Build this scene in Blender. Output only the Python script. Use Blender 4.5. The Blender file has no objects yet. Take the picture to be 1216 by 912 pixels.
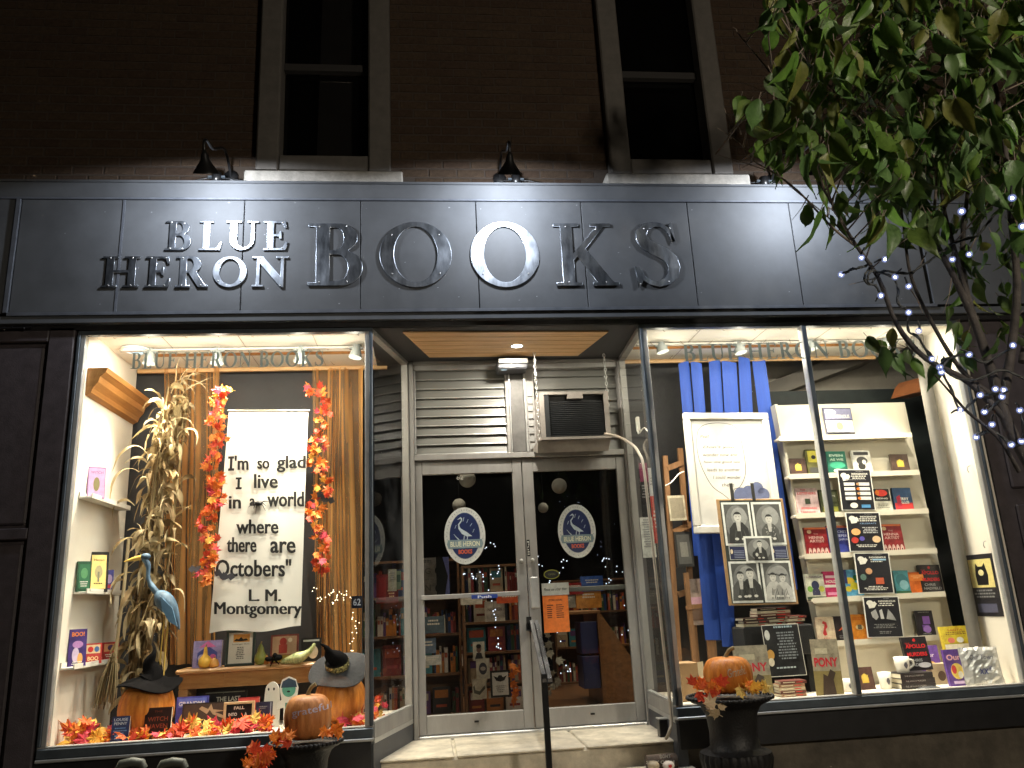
import bpy, bmesh, math, random
from mathutils import Vector, Matrix, Euler
random.seed(7)
sc = bpy.context.scene
col = sc.collection
R = math.radians

# ---------------- camera ----------------
FPX = 952.09; DIST = 5.4; EYE = 1.35
YAW, PITCH, ROLL = -0.11276, 0.26662, -0.05000
def cam_axes():
    cy, sy = math.cos(YAW), math.sin(YAW)
    fwd = Vector((-sy*math.cos(PITCH), cy*math.cos(PITCH), math.sin(PITCH)))
    right = Vector((cy, sy, 0)); up = right.cross(fwd)
    cr, sr = math.cos(ROLL), math.sin(ROLL)
    return cr*right + sr*up, -sr*right + cr*up, fwd
CR, CU, CF = cam_axes()
cam_data = bpy.data.cameras.new('camera'); cam = bpy.data.objects.new('camera', cam_data); col.objects.link(cam)
cam.matrix_world = Matrix(((CR.x, CU.x, -CF.x, 0), (CR.y, CU.y, -CF.y, -DIST), (CR.z, CU.z, -CF.z, EYE), (0, 0, 0, 1)))
cam_data.sensor_width = 36; cam_data.lens = 36*FPX/1216; cam_data.clip_end = 300; cam_data.clip_start = .02
sc.camera = cam
sc.render.resolution_x = 1024; sc.render.resolution_y = 768
sc.render.engine = 'CYCLES'
sc.cycles.transparent_max_bounces = 24
sc.cycles.max_bounces = 6
sc.view_settings.view_transform = 'Standard'; sc.view_settings.look = 'None'
sc.view_settings.exposure = 0; sc.view_settings.gamma = 1

# ---------------- night sky ----------------
wd = bpy.data.worlds.new('World'); sc.world = wd; wd.use_nodes = True
wn = wd.node_tree.nodes; wl = wd.node_tree.links; wn.clear()
sky = wn.new('ShaderNodeTexSky'); sky.sky_type = 'NISHITA'; sky.sun_disc = False
sky.sun_elevation = R(-4); sky.sun_rotation = R(200)
tint = wn.new('ShaderNodeMixRGB'); tint.blend_type = 'MIX'; tint.inputs[0].default_value = .75; tint.inputs[2].default_value = (.03, .022, .016, 1)
bg = wn.new('ShaderNodeBackground'); bg.inputs[1].default_value = .10
wo = wn.new('ShaderNodeOutputWorld')
wl.new(sky.outputs[0], tint.inputs[1]); wl.new(tint.outputs[0], bg.inputs[0]); wl.new(bg.outputs[0], wo.inputs[0])

# power of the lamps (track fill, battens, shop ceiling and street lamps are added, unseen)
P_BARN = 80; P_TRACK = 255; P_DISPLAY = 35; P_SOFFIT = 22; P_STREET_FILL = 225; P_STORE_FILL = 26

def at(px, py, y):
    """point of the photograph (1216 x 912) on the vertical plane at depth y"""
    d = CR*((px-608)/FPX) + CU*(-(py-456)/FPX) + CF
    return d*((DIST+y)/d.y) + Vector((0, -DIST, EYE))
def on_x(px, py, x):
    d = CR*((px-608)/FPX) + CU*(-(py-456)/FPX) + CF
    return d*(x/d.x) + Vector((0, -DIST, EYE))
def mpp(px, py, y):
    return (at(px+1, py, y)-at(px-1, py, y)).x/2

# ---------------- materials ----------------
MATS = {}
def mat(name, c, rough=.6, metal=0, var=0, scale=8, bump=0, bscale=60, spec=.5, emit=None, estr=0, stretch=None, island=0, c2=None, trans=0, coat=0):
    if name in MATS: return MATS[name]
    m = bpy.data.materials.new(name); m.use_nodes = True; MATS[name] = m
    nt = m.node_tree; b = nt.nodes['Principled BSDF']
    b.inputs['Roughness'].default_value = rough; b.inputs['Metallic'].default_value = metal
    b.inputs['Specular IOR Level'].default_value = spec
    b.inputs['Base Color'].default_value = (*c, 1)
    if coat: b.inputs['Coat Weight'].default_value = coat; b.inputs['Coat Roughness'].default_value = .15
    if emit: b.inputs['Emission Color'].default_value = (*emit, 1); b.inputs['Emission Strength'].default_value = estr
    tc = nt.nodes.new('ShaderNodeTexCoord'); mp = nt.nodes.new('ShaderNodeMapping')
    nt.links.new(tc.outputs['Object'], mp.inputs[0])
    if stretch: mp.inputs['Scale'].default_value = stretch
    last = None
    if var or c2:
        n = nt.nodes.new('ShaderNodeTexNoise'); n.inputs['Scale'].default_value = scale; n.inputs['Detail'].default_value = 6
        n.inputs['Roughness'].default_value = .65
        nt.links.new(mp.outputs[0], n.inputs['Vector'])
        rp = nt.nodes.new('ShaderNodeValToRGB')
        rp.color_ramp.elements[0].position = .3; rp.color_ramp.elements[1].position = .7
        lo = tuple(max(0, x*(1-var)) for x in c); hi = c2 if c2 else tuple(min(1, x*(1+var)) for x in c)
        rp.color_ramp.elements[0].color = (*lo, 1); rp.color_ramp.elements[1].color = (*hi, 1)
        nt.links.new(n.outputs[0], rp.inputs[0]); last = rp.outputs[0]
        rr = nt.nodes.new('ShaderNodeMapRange'); rr.inputs[3].default_value = max(.02, rough-.08); rr.inputs[4].default_value = min(1, rough+.12)
        nt.links.new(n.outputs[0], rr.inputs[0]); nt.links.new(rr.outputs[0], b.inputs['Roughness'])
    if island:
        g = nt.nodes.new('ShaderNodeNewGeometry'); oi = nt.nodes.new('ShaderNodeObjectInfo')
        ad = nt.nodes.new('ShaderNodeMath'); ad.operation = 'ADD'
        nt.links.new(g.outputs['Random Per Island'], ad.inputs[0]); nt.links.new(oi.outputs['Random'], ad.inputs[1])
        fr = nt.nodes.new('ShaderNodeMath'); fr.operation = 'FRACT'; nt.links.new(ad.outputs[0], fr.inputs[0])
        hs = nt.nodes.new('ShaderNodeHueSaturation')
        m1 = nt.nodes.new('ShaderNodeMapRange'); m1.inputs[3].default_value = 1-island; m1.inputs[4].default_value = 1+island
        m2 = nt.nodes.new('ShaderNodeMapRange'); m2.inputs[3].default_value = .5-island*.05; m2.inputs[4].default_value = .5+island*.05
        nt.links.new(fr.outputs[0], m1.inputs[0]); nt.links.new(fr.outputs[0], m2.inputs[0])
        nt.links.new(m1.outputs[0], hs.inputs['Value']); nt.links.new(m2.outputs[0], hs.inputs['Hue'])
        if last: nt.links.new(last, hs.inputs['Color'])
        else: hs.inputs['Color'].default_value = (*c, 1)
        last = hs.outputs[0]
    if last: nt.links.new(last, b.inputs['Base Color'])
    if bump:
        n2 = nt.nodes.new('ShaderNodeTexNoise'); n2.inputs['Scale'].default_value = bscale; n2.inputs['Detail'].default_value = 5
        nt.links.new(mp.outputs[0], n2.inputs['Vector'])
        bp = nt.nodes.new('ShaderNodeBump'); bp.inputs['Strength'].default_value = bump; bp.inputs['Distance'].default_value = .01
        nt.links.new(n2.outputs[0], bp.inputs['Height']); nt.links.new(bp.outputs[0], b.inputs['Normal'])
    if trans:
        tr = nt.nodes.new('ShaderNodeBsdfTranslucent'); ms = nt.nodes.new('ShaderNodeMixShader'); ms.inputs[0].default_value = trans
        tr.inputs[0].default_value = (*c, 1)
        if last: nt.links.new(last, tr.inputs[0])
        o = nt.nodes['Material Output']
        nt.links.new(b.outputs[0], ms.inputs[1]); nt.links.new(tr.outputs[0], ms.inputs[2]); nt.links.new(ms.outputs[0], o.inputs[0])
    return m
def s2l(r, g, b):
    f = lambda v: ((v/255+.055)/1.055)**2.4 if v > 10 else v/255/12.92
    return (f(r), f(g), f(b))
def ink(r, g, b, rough=.45):
    return mat('ink_%d_%d_%d' % (r, g, b), s2l(r, g, b), rough, var=.16, scale=38)
def cover_ink(r, g, b):
    c = s2l(r, g, b)
    return mat('cover_%d_%d_%d' % (r, g, b), c, .32, var=.45, scale=17, c2=tuple(min(.9, x*1.5+.012) for x in c), coat=.2)
def lamp_mat(name, c, s):
    m = mat(name, (.8, .8, .8), .5, emit=c, estr=s)
    try: m.cycles.emission_sampling = 'NONE'
    except Exception: pass
    return m
def glass_mat(name, tintc=(.96, .98, .97), k=1.0, ior=1.45, dirt=.03):
    m = bpy.data.materials.new(name); m.use_nodes = True; nt = m.node_tree; nt.nodes.clear()
    o = nt.nodes.new('ShaderNodeOutputMaterial'); t = nt.nodes.new('ShaderNodeBsdfTransparent'); t.inputs[0].default_value = (*tintc, 1)
    g = nt.nodes.new('ShaderNodeBsdfGlossy'); g.inputs['Roughness'].default_value = 0.0
    f = nt.nodes.new('ShaderNodeFresnel'); f.inputs[0].default_value = ior
    mu = nt.nodes.new('ShaderNodeMath'); mu.operation = 'MULTIPLY'; mu.inputs[1].default_value = k; mu.use_clamp = True
    ms = nt.nodes.new('ShaderNodeMixShader')
    gm = nt.nodes.new('ShaderNodeNewGeometry'); fm = nt.nodes.new('ShaderNodeMath'); fm.operation = 'SUBTRACT'; fm.inputs[0].default_value = 1; nt.links.new(gm.outputs['Backfacing'], fm.inputs[1])
    f2 = nt.nodes.new('ShaderNodeMath'); f2.operation = 'MULTIPLY'; nt.links.new(f.outputs[0], f2.inputs[0]); nt.links.new(fm.outputs[0], f2.inputs[1])
    nt.links.new(f2.outputs[0], mu.inputs[0]); nt.links.new(mu.outputs[0], ms.inputs[0]); nt.links.new(t.outputs[0], ms.inputs[1]); nt.links.new(g.outputs[0], ms.inputs[2])
    # faint smears of dust
    d = nt.nodes.new('ShaderNodeBsdfDiffuse'); d.inputs[0].default_value = (.6, .6, .6, 1)
    n = nt.nodes.new('ShaderNodeTexNoise'); n.inputs['Scale'].default_value = 3; n.inputs['Detail'].default_value = 8
    mr = nt.nodes.new('ShaderNodeMapRange'); mr.inputs[1].default_value = .5; mr.inputs[2].default_value = .8; mr.inputs[3].default_value = 0.002; mr.inputs[4].default_value = dirt
    tc = nt.nodes.new('ShaderNodeTexCoord'); nt.links.new(tc.outputs['Object'], n.inputs['Vector'])
    ms2 = nt.nodes.new('ShaderNodeMixShader')
    nt.links.new(n.outputs[0], mr.inputs[0]); nt.links.new(mr.outputs[0], ms2.inputs[0]); nt.links.new(ms.outputs[0], ms2.inputs[1]); nt.links.new(d.outputs[0], ms2.inputs[2])
    nt.links.new(ms2.outputs[0], o.inputs[0]); MATS[name] = m
    return m
GLASS = glass_mat('window_glass')
DOORGLASS = glass_mat('door_glass', (.80, .82, .81), 1.0, dirt=.008)
DARKGLASS = glass_mat('upper_glass', (.35, .35, .36), 1.3, dirt=.004)

# ---------------- mesh building ----------------
class MB:
    def __init__(s): s.v = []; s.f = []; s.m = []; s.mats = []; s.smooth = []
    def mi(s, m):
        if m not in s.mats: s.mats.append(m)
        return s.mats.index(m)
    def add(s, vs, fs, m, T=None, smooth=False):
        o = len(s.v); k = s.mi(m)
        s.v += [(T @ Vector(v)) if T else Vector(v) for v in vs]
        for f in fs: s.f.append([o+i for i in f]); s.m.append(k); s.smooth.append(smooth)
        return s
    def box(s, x0, x1, y0, y1, z0, z1, m, T=None, bev=0):
        if bev <= 0:
            vs = [(x, y, z) for z in (z0, z1) for y in (y0, y1) for x in (x0, x1)]
            fs = [(0, 2, 3, 1), (4, 5, 7, 6), (0, 1, 5, 4), (2, 6, 7, 3), (0, 4, 6, 2), (1, 3, 7, 5)]
            return s.add(vs, fs, m, T)
        b = min(bev, (x1-x0)*.45, (y1-y0)*.45, (z1-z0)*.45)
        bm = bmesh.new(); bmesh.ops.create_cube(bm, size=1)
        for v in bm.verts: v.co = Vector(((x0+x1)/2+v.co.x*(x1-x0), (y0+y1)/2+v.co.y*(y1-y0), (z0+z1)/2+v.co.z*(z1-z0)))
        bmesh.ops.bevel(bm, geom=bm.edges[:], offset=b, segments=1, affect='EDGES')
        bm.verts.index_update()
        s.add([v.co.copy() for v in bm.verts], [[v.index for v in f.verts] for f in bm.faces], m, T); bm.free(); return s
    def tube(s, pts, rad, m, n=8, T=None, cap=True, smooth=True):
        pts = [Vector(p) for p in pts]
        rs = rad if isinstance(rad, (list, tuple)) else [rad]*len(pts)
        vs = []; up = Vector((.13, .37, .92)).normalized(); prev = None
        for i, p in enumerate(pts):
            t = (pts[min(i+1, len(pts)-1)]-pts[max(i-1, 0)])
            if t.length < 1e-9: t = Vector((0, 0, 1))
            t.normalize()
            if prev is None:
                a = up.cross(t)
                if a.length < .1: a = Vector((1, 0, 0)).cross(t)
            else: a = prev - t*prev.dot(t)
            a.normalize(); prev = a; b = t.cross(a)
            for k in range(n):
                q = 2*math.pi*k/n; vs.append(p+a*math.cos(q)*rs[i]+b*math.sin(q)*rs[i])
        fs = [(i*n+k, i*n+(k+1) % n, (i+1)*n+(k+1) % n, (i+1)*n+k) for i in range(len(pts)-1) for k in range(n)]
        s.add(vs, fs, m, T, smooth)
        if cap:
            s.add(vs[:n], [list(range(n-1, -1, -1))], m, T); s.add(vs[-n:], [list(range(n))], m, T)
        return s
    def lathe(s, prof, m, n=24, c=(0, 0, 0), T=None, ribs=0, depth=0, smooth=True, sx=1, sy=1):
        vs = []
        for r, z in prof:
            for k in range(n):
                a = 2*math.pi*k/n
                rr = r*(1-depth*(1-abs(math.cos(a*ribs/2)))) if ribs else r
                vs.append((c[0]+rr*math.cos(a)*sx, c[1]+rr*math.sin(a)*sy, c[2]+z))
        fs = [(i*n+k, i*n+(k+1) % n, (i+1)*n+(k+1) % n, (i+1)*n+k) for i in range(len(prof)-1) for k in range(n)]
        return s.add(vs, fs, m, T, smooth)
    def dummy(s): pass
    def sphere(s, c, r, m, n=12, T=None, sx=1, sy=1, sz=1):
        prof = [(max(1e-4, r*math.sin(math.pi*i/(n//2+1))), -r*math.cos(math.pi*i/(n//2+1))*sz) for i in range(n//2+2)]
        return s.lathe(prof, m, n, c, T, sx=sx, sy=sy)
    def poly(s, pts, y, m, T=None, th=0):
        """flat shape in the xz plane facing -y"""
        n = len(pts)
        s.add([(p[0], y, p[1]) for p in pts], [list(range(n))], m, T)
        if th:
            s.add([(p[0], y+th, p[1]) for p in pts], [list(range(n-1, -1, -1))], m, T)
            vs = [(p[0], y, p[1]) for p in pts]+[(p[0], y+th, p[1]) for p in pts]
            s.add(vs, [(i, i+n, (i+1) % n+n, (i+1) % n) for i in range(n)], m, T)
        return s
    def ell(s, cx, cz, rx, rz, y, m, n=20, T=None, th=0):
        return s.poly([(cx+rx*math.cos(2*math.pi*k/n), cz+rz*math.sin(2*math.pi*k/n)) for k in range(n)], y, m, T, th)
    def rect(s, x0, x1, z0, z1, y, m, T=None):
        return s.poly([(x0, z0), (x1, z0), (x1, z1), (x0, z1)], y, m, T)
    def mesh(s, me, m, T=None):
        return s.add([v.co.copy() for v in me.vertices], [list(p.vertices) for p in me.polygons], m, T)
    def data(s, name, origin=None):
        me = bpy.data.meshes.new(name)
        o = Vector(origin) if origin is not None else Vector((0, 0, 0))
        me.from_pydata([tuple(v-o) for v in s.v], [], s.f)
        for m in s.mats: me.materials.append(m)
        me.polygons.foreach_set('material_index', s.m); me.polygons.foreach_set('use_smooth', s.smooth)
        me.update(); return me
    def build(s, name, parent=None, local=False):
        """vertices are in world space unless local; the parent chain is unrotated when they are"""
        o = Vector((0, 0, 0))
        if parent is not None and not local: o = world_loc(parent)
        ob = bpy.data.objects.new(name, s.data(name, o)); col.objects.link(ob); ob.parent = parent
        return ob
def world_loc(o):
    p = Vector((0, 0, 0))
    while o is not None: p += o.location; o = o.parent
    return p
USED = {}
def tag(o, label=None, cat=None, group=None, kind=None):
    if label:
        if label in USED: USED[label] += 1; print('DUPLABEL', label)
        USED.setdefault(label, 1); o['label'] = label
    if cat: o['category'] = cat
    if group: o['group'] = group
    if kind: o['kind'] = kind
    return o
def empty(name, loc, label, cat, group=None, rot=None):
    o = bpy.data.objects.new(name, None); col.objects.link(o); o.location = loc; o.empty_display_size = .1
    if rot: o.rotation_euler = rot
    return tag(o, label, cat, group)
def struct(name, mb, label=None):
    o = mb.build(name); o['kind'] = 'structure'
    if label: o['label'] = label
    return o
def piece(name, me, parent, loc=(0, 0, 0), rot=None, scale=None):
    o = bpy.data.objects.new(name, me); col.objects.link(o); o.parent = parent; o.location = loc
    if rot: o.rotation_euler = rot
    if scale: o.scale = scale
    return o

# ---- text: built-in font, fitted into a box, lying in the xz plane, facing -y
TXT = {}
def text_mesh(s, bold=0.0, shear=0):
    k = (s, bold, shear)
    if k in TXT: return TXT[k]
    cu = bpy.data.curves.new('t', 'FONT'); cu.body = s; cu.resolution_u = 3; cu.offset = bold; cu.shear = shear
    ob = bpy.data.objects.new('t', cu); col.objects.link(ob)
    dg = bpy.context.evaluated_depsgraph_get(); dg.update()
    me = bpy.data.meshes.new_from_object(ob.evaluated_get(dg)); bpy.data.objects.remove(ob)
    xs = [v.co.x for v in me.vertices]; ys = [v.co.y for v in me.vertices]
    x0, x1, y0, y1 = min(xs), max(xs), min(ys), max(ys)
    TXT[k] = ([((v.co.x-x0)/max(1e-6, x1-x0), (v.co.y-y0)/max(1e-6, y1-y0)) for v in me.vertices], [list(p.vertices) for p in me.polygons], (x1-x0)/max(1e-6, (y1-y0)))
    return TXT[k]
def put_text(mb, s, cx, cz, w, h, y, m, T=None, bold=0.0, shear=0, rot=0):
    vs, fs, _ = text_mesh(s, bold, shear)
    c, sn = math.cos(rot), math.sin(rot)
    out = []
    for a, b in vs:
        x, z = (a-.5)*w, (b-.5)*h
        out.append((cx+x*c-z*sn, y, cz+x*sn+z*c))
    mb.add(out, [f[::1] for f in fs], m, T); return mb

# ---- serif capitals, drawn as closed outlines (cap height 1)
def arc(cx, cy, rx, ry, a0, a1, n=10):
    return [(cx+rx*math.cos(R(a0+(a1-a0)*i/n)), cy+ry*math.sin(R(a0+(a1-a0)*i/n))) for i in range(n+1)]
def glyph(ch):
    t = .045
    if ch == 'L': return [[(0, 0), (.62, 0), (.67, .27), (.62, .27), (.54, .09), (.47, t+.01), (.29, t+.01), (.29, 1-t), (.40, 1-t), (.40, 1), (0, 1), (0, 1-t), (.11, 1-t), (.11, t), (0, t)]], .70
    if ch == 'U': return [[(0, 1), (0, 1-t), (.11, 1-t), (.11, .36)]+arc(.44, .34, .33, .36, 180, 360, 14)+[(.77, 1-t), (.88, 1-t), (.88, 1), (.58, 1), (.58, 1-t), (.69, 1-t), (.69, .36)]+arc(.49, .36, .20, .30, 360, 180, 14)+[(.29, 1-t), (.40, 1-t), (.40, 1)]], .92
    if ch == 'E': return [[(0, 0), (.66, 0), (.71, .27), (.66, .27), (.58, .09), (.50, t+.01), (.29, t+.01), (.29, .48), (.44, .48), (.48, .39), (.52, .39), (.52, .65), (.48, .65), (.44, .54), (.29, .54), (.29, 1-t-.01), (.48, 1-t-.01), (.56, .92), (.62, .77), (.67, .77), (.64, 1), (0, 1), (0, 1-t), (.11, 1-t), (.11, t), (0, t)]], .75
    if ch == 'H': return [[(0, 0), (.40, 0), (.40, t), (.29, t), (.29, .48), (.69, .48), (.69, t), (.58, t), (.58, 0), (.98, 0), (.98, t), (.87, t), (.87, 1-t), (.98, 1-t), (.98, 1), (.58, 1), (.58, 1-t), (.69, 1-t), (.69, .55), (.29, .55), (.29, 1-t), (.40, 1-t), (.40, 1), (0, 1), (0, 1-t), (.11, 1-t), (.11, t), (0, t)]], 1.02
    if ch == 'N': return [[(0, 0), (.30, 0), (.30, t), (.19, t), (.19, .80), (.76, -.02), (.84, -.02), (.84, 1-t), (.95, 1-t), (.95, 1), (.65, 1), (.65, 1-t), (.77, 1-t), (.77, .30), (.28, 1), (0, 1), (0, 1-t), (.12, 1-t), (.12, t), (0, t)]], .98
    if ch == 'O': return [arc(.5, .5, .50, .525, 0, 360, 40)[:-1], arc(.5, .5, .31, .455, 0, 360, 36)[:-1]], 1.03
    if ch == 'B': return [[(0, 0), (.46, 0)]+arc(.46, .28, .29, .28, -90, 70, 12)+arc(.42, .77, .26, .23, -60, 90, 12)+[(0, 1), (0, 1-t), (.11, 1-t), (.11, t), (0, t)],
                          [(.29, .06), (.40, .06)]+arc(.40, .28, .155, .22, -90, 90, 12)+[(.29, .50)], [(.29, .56), (.38, .56)]+arc(.38, .755, .115, .185, -90, 90, 12)+[(.29, .94)]], .78
    if ch == 'R': return [[(0, 0), (.40, 0), (.40, t), (.29, t), (.29, .47), (.36, .47), (.64, 0), (.90, 0), (.90, t), (.83, .06), (.56, .50)]+arc(.44, .745, .25, .255, -55, 90, 12)+[(0, 1), (0, 1-t), (.11, 1-t), (.11, t), (0, t)],
                          [(.29, .53), (.37, .53)]+arc(.37, .735, .12, .205, -90, 90, 12)+[(.29, .94)]], .88
    if ch == 'K': return [[(0, 0), (.40, 0), (.40, t), (.29, t), (.29, .40), (.36, .47), (.66, t), (.58, t), (.58, 0), (.99, 0), (.99, t), (.90, t), (.49, .585), (.80, 1-t), (.92, 1-t), (.92, 1), (.60, 1), (.60, 1-t), (.71, 1-t), (.29, .50), (.29, 1-t), (.40, 1-t), (.40, 1), (0, 1), (0, 1-t), (.11, 1-t), (.11, t), (0, t)]], .98
    if ch == 'S':
        cl = [(.56, .80), (.50, .90), (.42, .955), (.32, .965), (.20, .93), (.125, .84), (.125, .74), (.18, .65), (.32, .565), (.44, .50), (.53, .41), (.56, .30), (.53, .17), (.44, .08), (.31, .035), (.19, .06), (.09, .15), (.055, .25)]
        wd_ = [.05, .05, .06, .07, .11, .15, .17, .18, .19, .19, .18, .17, .15, .11, .08, .06, .05, .05]
        l = []; r = []
        for i, p in enumerate(cl):
            a = cl[max(i-1, 0)]; b = cl[min(i+1, len(cl)-1)]; dx, dy = b[0]-a[0], b[1]-a[1]; q = math.hypot(dx, dy)
            nx, ny = -dy/q*wd_[i]/2, dx/q*wd_[i]/2
            l.append((p[0]+nx, p[1]+ny)); r.append((p[0]-nx, p[1]-ny))
        # upper and lower terminal serifs
        return [[(.615, .70), (.59, 1.0), (.55, .96)][::-1] + [(.545, .90)] + [x for x in r[1:]] + [(.015, .30), (-.01, .30), (.02, -.01), (.06, .04), (.09, .10)] + l[::-1][2:] + [(.56, .70)]], .66
    return [[(0, 0), (.3, 0), (.3, 1), (0, 1)]], .4
def glyph_mesh(ch, w, h, ext, bev, res=1):
    sp, adv = glyph(ch)
    cu = bpy.data.curves.new('g', 'CURVE'); cu.dimensions = '2D'; cu.fill_mode = 'BOTH'; cu.extrude = ext; cu.bevel_depth = bev; cu.bevel_resolution = 1
    xs = [p[0] for q in sp for p in q]; ys = [p[1] for q in sp for p in q]
    x0, x1, y0, y1 = min(xs), max(xs), min(ys), max(ys)
    for q in sp:
        s = cu.splines.new('POLY'); s.points.add(len(q)-1); s.use_cyclic_u = True
        for i, p in enumerate(q): s.points[i].co = ((p[0]-x0)/(x1-x0)*w, (p[1]-y0)/(y1-y0)*h, 0, 1)
    ob = bpy.data.objects.new('g', cu); col.objects.link(ob)
    dg = bpy.context.evaluated_depsgraph_get(); dg.update()
    me = bpy.data.meshes.new_from_object(ob.evaluated_get(dg)); bpy.data.objects.remove(ob)
    return me
FRONT = Matrix(((1, 0, 0, 0), (0, 0, -1, 0), (0, 1, 0, 0), (0, 0, 0, 1)))   # xy plane -> xz plane facing -y

# ---------------- palette ----------------
FASCIA = mat('fascia_paint', (.060, .064, .071), .72, var=.24, scale=2.2, bump=.04, bscale=14, spec=.4, stretch=(1, 1, 1))
FASCIA_EDGE = mat('fascia_trim_paint', (.075, .082, .098), .4, var=.2, scale=12)
PILASTER = mat('pilaster_paint', (.055, .045, .050), .55, var=.25, scale=14, bump=.15, bscale=140)
BLACKP = mat('black_base_panel', (.012, .012, .014), .45, var=.3, scale=10, bump=.1, bscale=90)
ALU = mat('brushed_aluminium', (.31, .30, .285), .6, metal=.35, var=.16, scale=9, stretch=(1, 1, .3), bump=.05, bscale=120)
ALU_D = mat('dark_aluminium', (.10, .12, .14), .4, metal=.55, var=.2, scale=9)
ALU_L = mat('bright_edge_aluminium', (.48, .48, .465), .35, metal=.5, var=.12, scale=12)
CREAM = mat('cream_wall_paint', (.72, .67, .58), .7, var=.05, scale=3, bump=.04, bscale=60)
CEIL = mat('cream_ceiling_panel', (.80, .76, .68), .7, var=.04, scale=5, bump=.12, bscale=80)
WHITE = mat('white_paint', (.75, .72, .65), .5, var=.05, scale=6, bump=.03)
SHELFW = mat('white_shelf_paint', (.66, .61, .50), .45, var=.05, scale=6)
DARKWALL = mat('charcoal_wall_paint', (.035, .034, .036), .7, var=.2, scale=6, bump=.05)
PINE = mat('pine_wood', (.62, .36, .15), .45, var=.25, scale=4, stretch=(.6, 9, 9), c2=(.78, .50, .24), bump=.05)
OAK = mat('orange_pine_trim', (.42, .17, .04), .4, var=.3, scale=4, stretch=(9, .8, 6), c2=(.52, .24, .07), bump=.05)
MANTEL = mat('honey_oak_mantel', (.44, .22, .075), .42, var=.3, scale=5, stretch=(1, 8, 8), c2=(.55, .30, .12), bump=.05)
BROWNW = mat('brown_wood', (.16, .075, .03), .5, var=.35, scale=5, stretch=(1, 1, 6), bump=.08)
EASELW = mat('easel_wood', (.28, .14, .06), .5, var=.3, scale=6, stretch=(6, 6, 1), bump=.06)
BRICK = mat('brown_brick', (.040, .026, .017), .95, var=.3, scale=30, bump=.5, bscale=60, island=.10, spec=.2)
MORTAR = mat('mortar', (.034, .024, .017), .95, var=.2, scale=40, bump=.3, bscale=200)
STONE = mat('limestone_sill', (.24, .225, .20), .85, var=.25, scale=14, bump=.35, bscale=60)
WINFRAME = mat('dull_window_paint', (.080, .072, .064), .7, var=.2, scale=12, bump=.1)
CONCRETE = mat('worn_concrete', (.50, .45, .36), .85, var=.32, scale=7, bump=.3, bscale=90)
CONCRETE_D = mat('dark_rough_concrete', (.10, .085, .065), .9, var=.45, scale=5, bump=.7, bscale=26)
BLACKM = mat('black_metal', (.015, .015, .016), .35, metal=.4, var=.2, scale=20)
IRON = mat('black_cast_iron', (.011, .0105, .011), .5, metal=.2, var=.3, scale=30, bump=.3, bscale=90)
STEEL = mat('polished_sign_steel', (.32, .35, .40), .33, metal=1, var=.45, scale=5, stretch=(3, 1, 1))
LETTERGLASS = mat('grey_green_vinyl', (.25, .28, .25), .6, trans=.5)
FLOORW = mat('brown_floor_boards', (.17, .08, .035), .3, var=.35, scale=4, stretch=(1, .3, 1), bump=.05)
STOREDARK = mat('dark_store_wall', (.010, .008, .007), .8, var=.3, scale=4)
PAPER = mat('white_paper', (.78, .76, .70), .6, var=.03, scale=20, bump=.03)
PAGES = mat('book_pages', (.70, .65, .52), .8, var=.12, scale=90, stretch=(.2, .2, 6))

def smooth_path(pts, k=4):
    pts = [Vector(p) for p in pts]; out = []
    for i in range(len(pts)-1):
        a, b, c, d = pts[max(i-1, 0)], pts[i], pts[i+1], pts[min(i+2, len(pts)-1)]
        for j in range(k):
            t = j/k; out.append(.5*((2*b)+(c-a)*t+(2*a-5*b+4*c-d)*t*t+(3*b-a-3*c+d)*t**3))
    out.append(pts[-1]); return out

# ================= LARGE STRUCTURE =================
ZC, ZS, ZF, ZD = 3.262, .60, .632, .432      # soffit / sill / display floor / door threshold
DY = .86                                       # plane of the doors
# ground
m = MB(); m.box(-40, 40, -40, -.62, -.15, 0, CONCRETE_D); struct('pavement', m)
m = MB()
m.box(-40, 40, -60, -40.01, -.3, -.12, mat('asphalt', (.05, .05, .05), .9, var=.3, scale=20)); struct('road', m)
# steps
m = MB(); m.box(-.405, 1.62, .14, 1.02, -.1, .43, CONCRETE, bev=.02)
st = m.build('door_step'); st['kind'] = 'structure'
m = MB()
for x0, x1 in ((-.40, .14), (.155, .98), (.995, 1.615)): m.box(x0, x1, .12, .87, .425, .442, CONCRETE, bev=.008)
m.build('step_slab', st)
m = MB(); m.box(-.5, 1.66, -.55, .135, -.1, .30, CONCRETE, bev=.02); struct('lower_step', m)

# --- upper brick wall
bw = empty('brick_wall', (0, .12, 4.3), 'dark brown brick upper storey wall above the long black sign board', 'wall')
WINX = [(-1.21, -.22), (1.47, 2.455)]          # outer faces of the upper window frames
m = MB(); m.box(-4.6, -1.21, .1215, .4, 4.1, 7.4, MORTAR); m.box(-.22, 1.47, .1215, .4, 4.1, 7.4, MORTAR); m.box(2.455, 5.6, .1215, .4, 4.1, 7.4, MORTAR)
m.box(-1.21, -.22, .1215, .4, 4.1, 4.52, MORTAR); m.box(1.47, 2.455, .1215, .4, 4.1, 4.52, MORTAR)
m.build('mortar', bw)
b = MB(); b.box(-.1025, .1025, 0, .10, 0, .062, BRICK, bev=.004); brick_me = b.data('brick')
bb = MB(); bb.box(-.05, .05, 0, .10, 0, .062, BRICK, bev=.004); half_me = bb.data('brick_half')
rest = MB(); cnt = 0
rng = random.Random(3)
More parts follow.
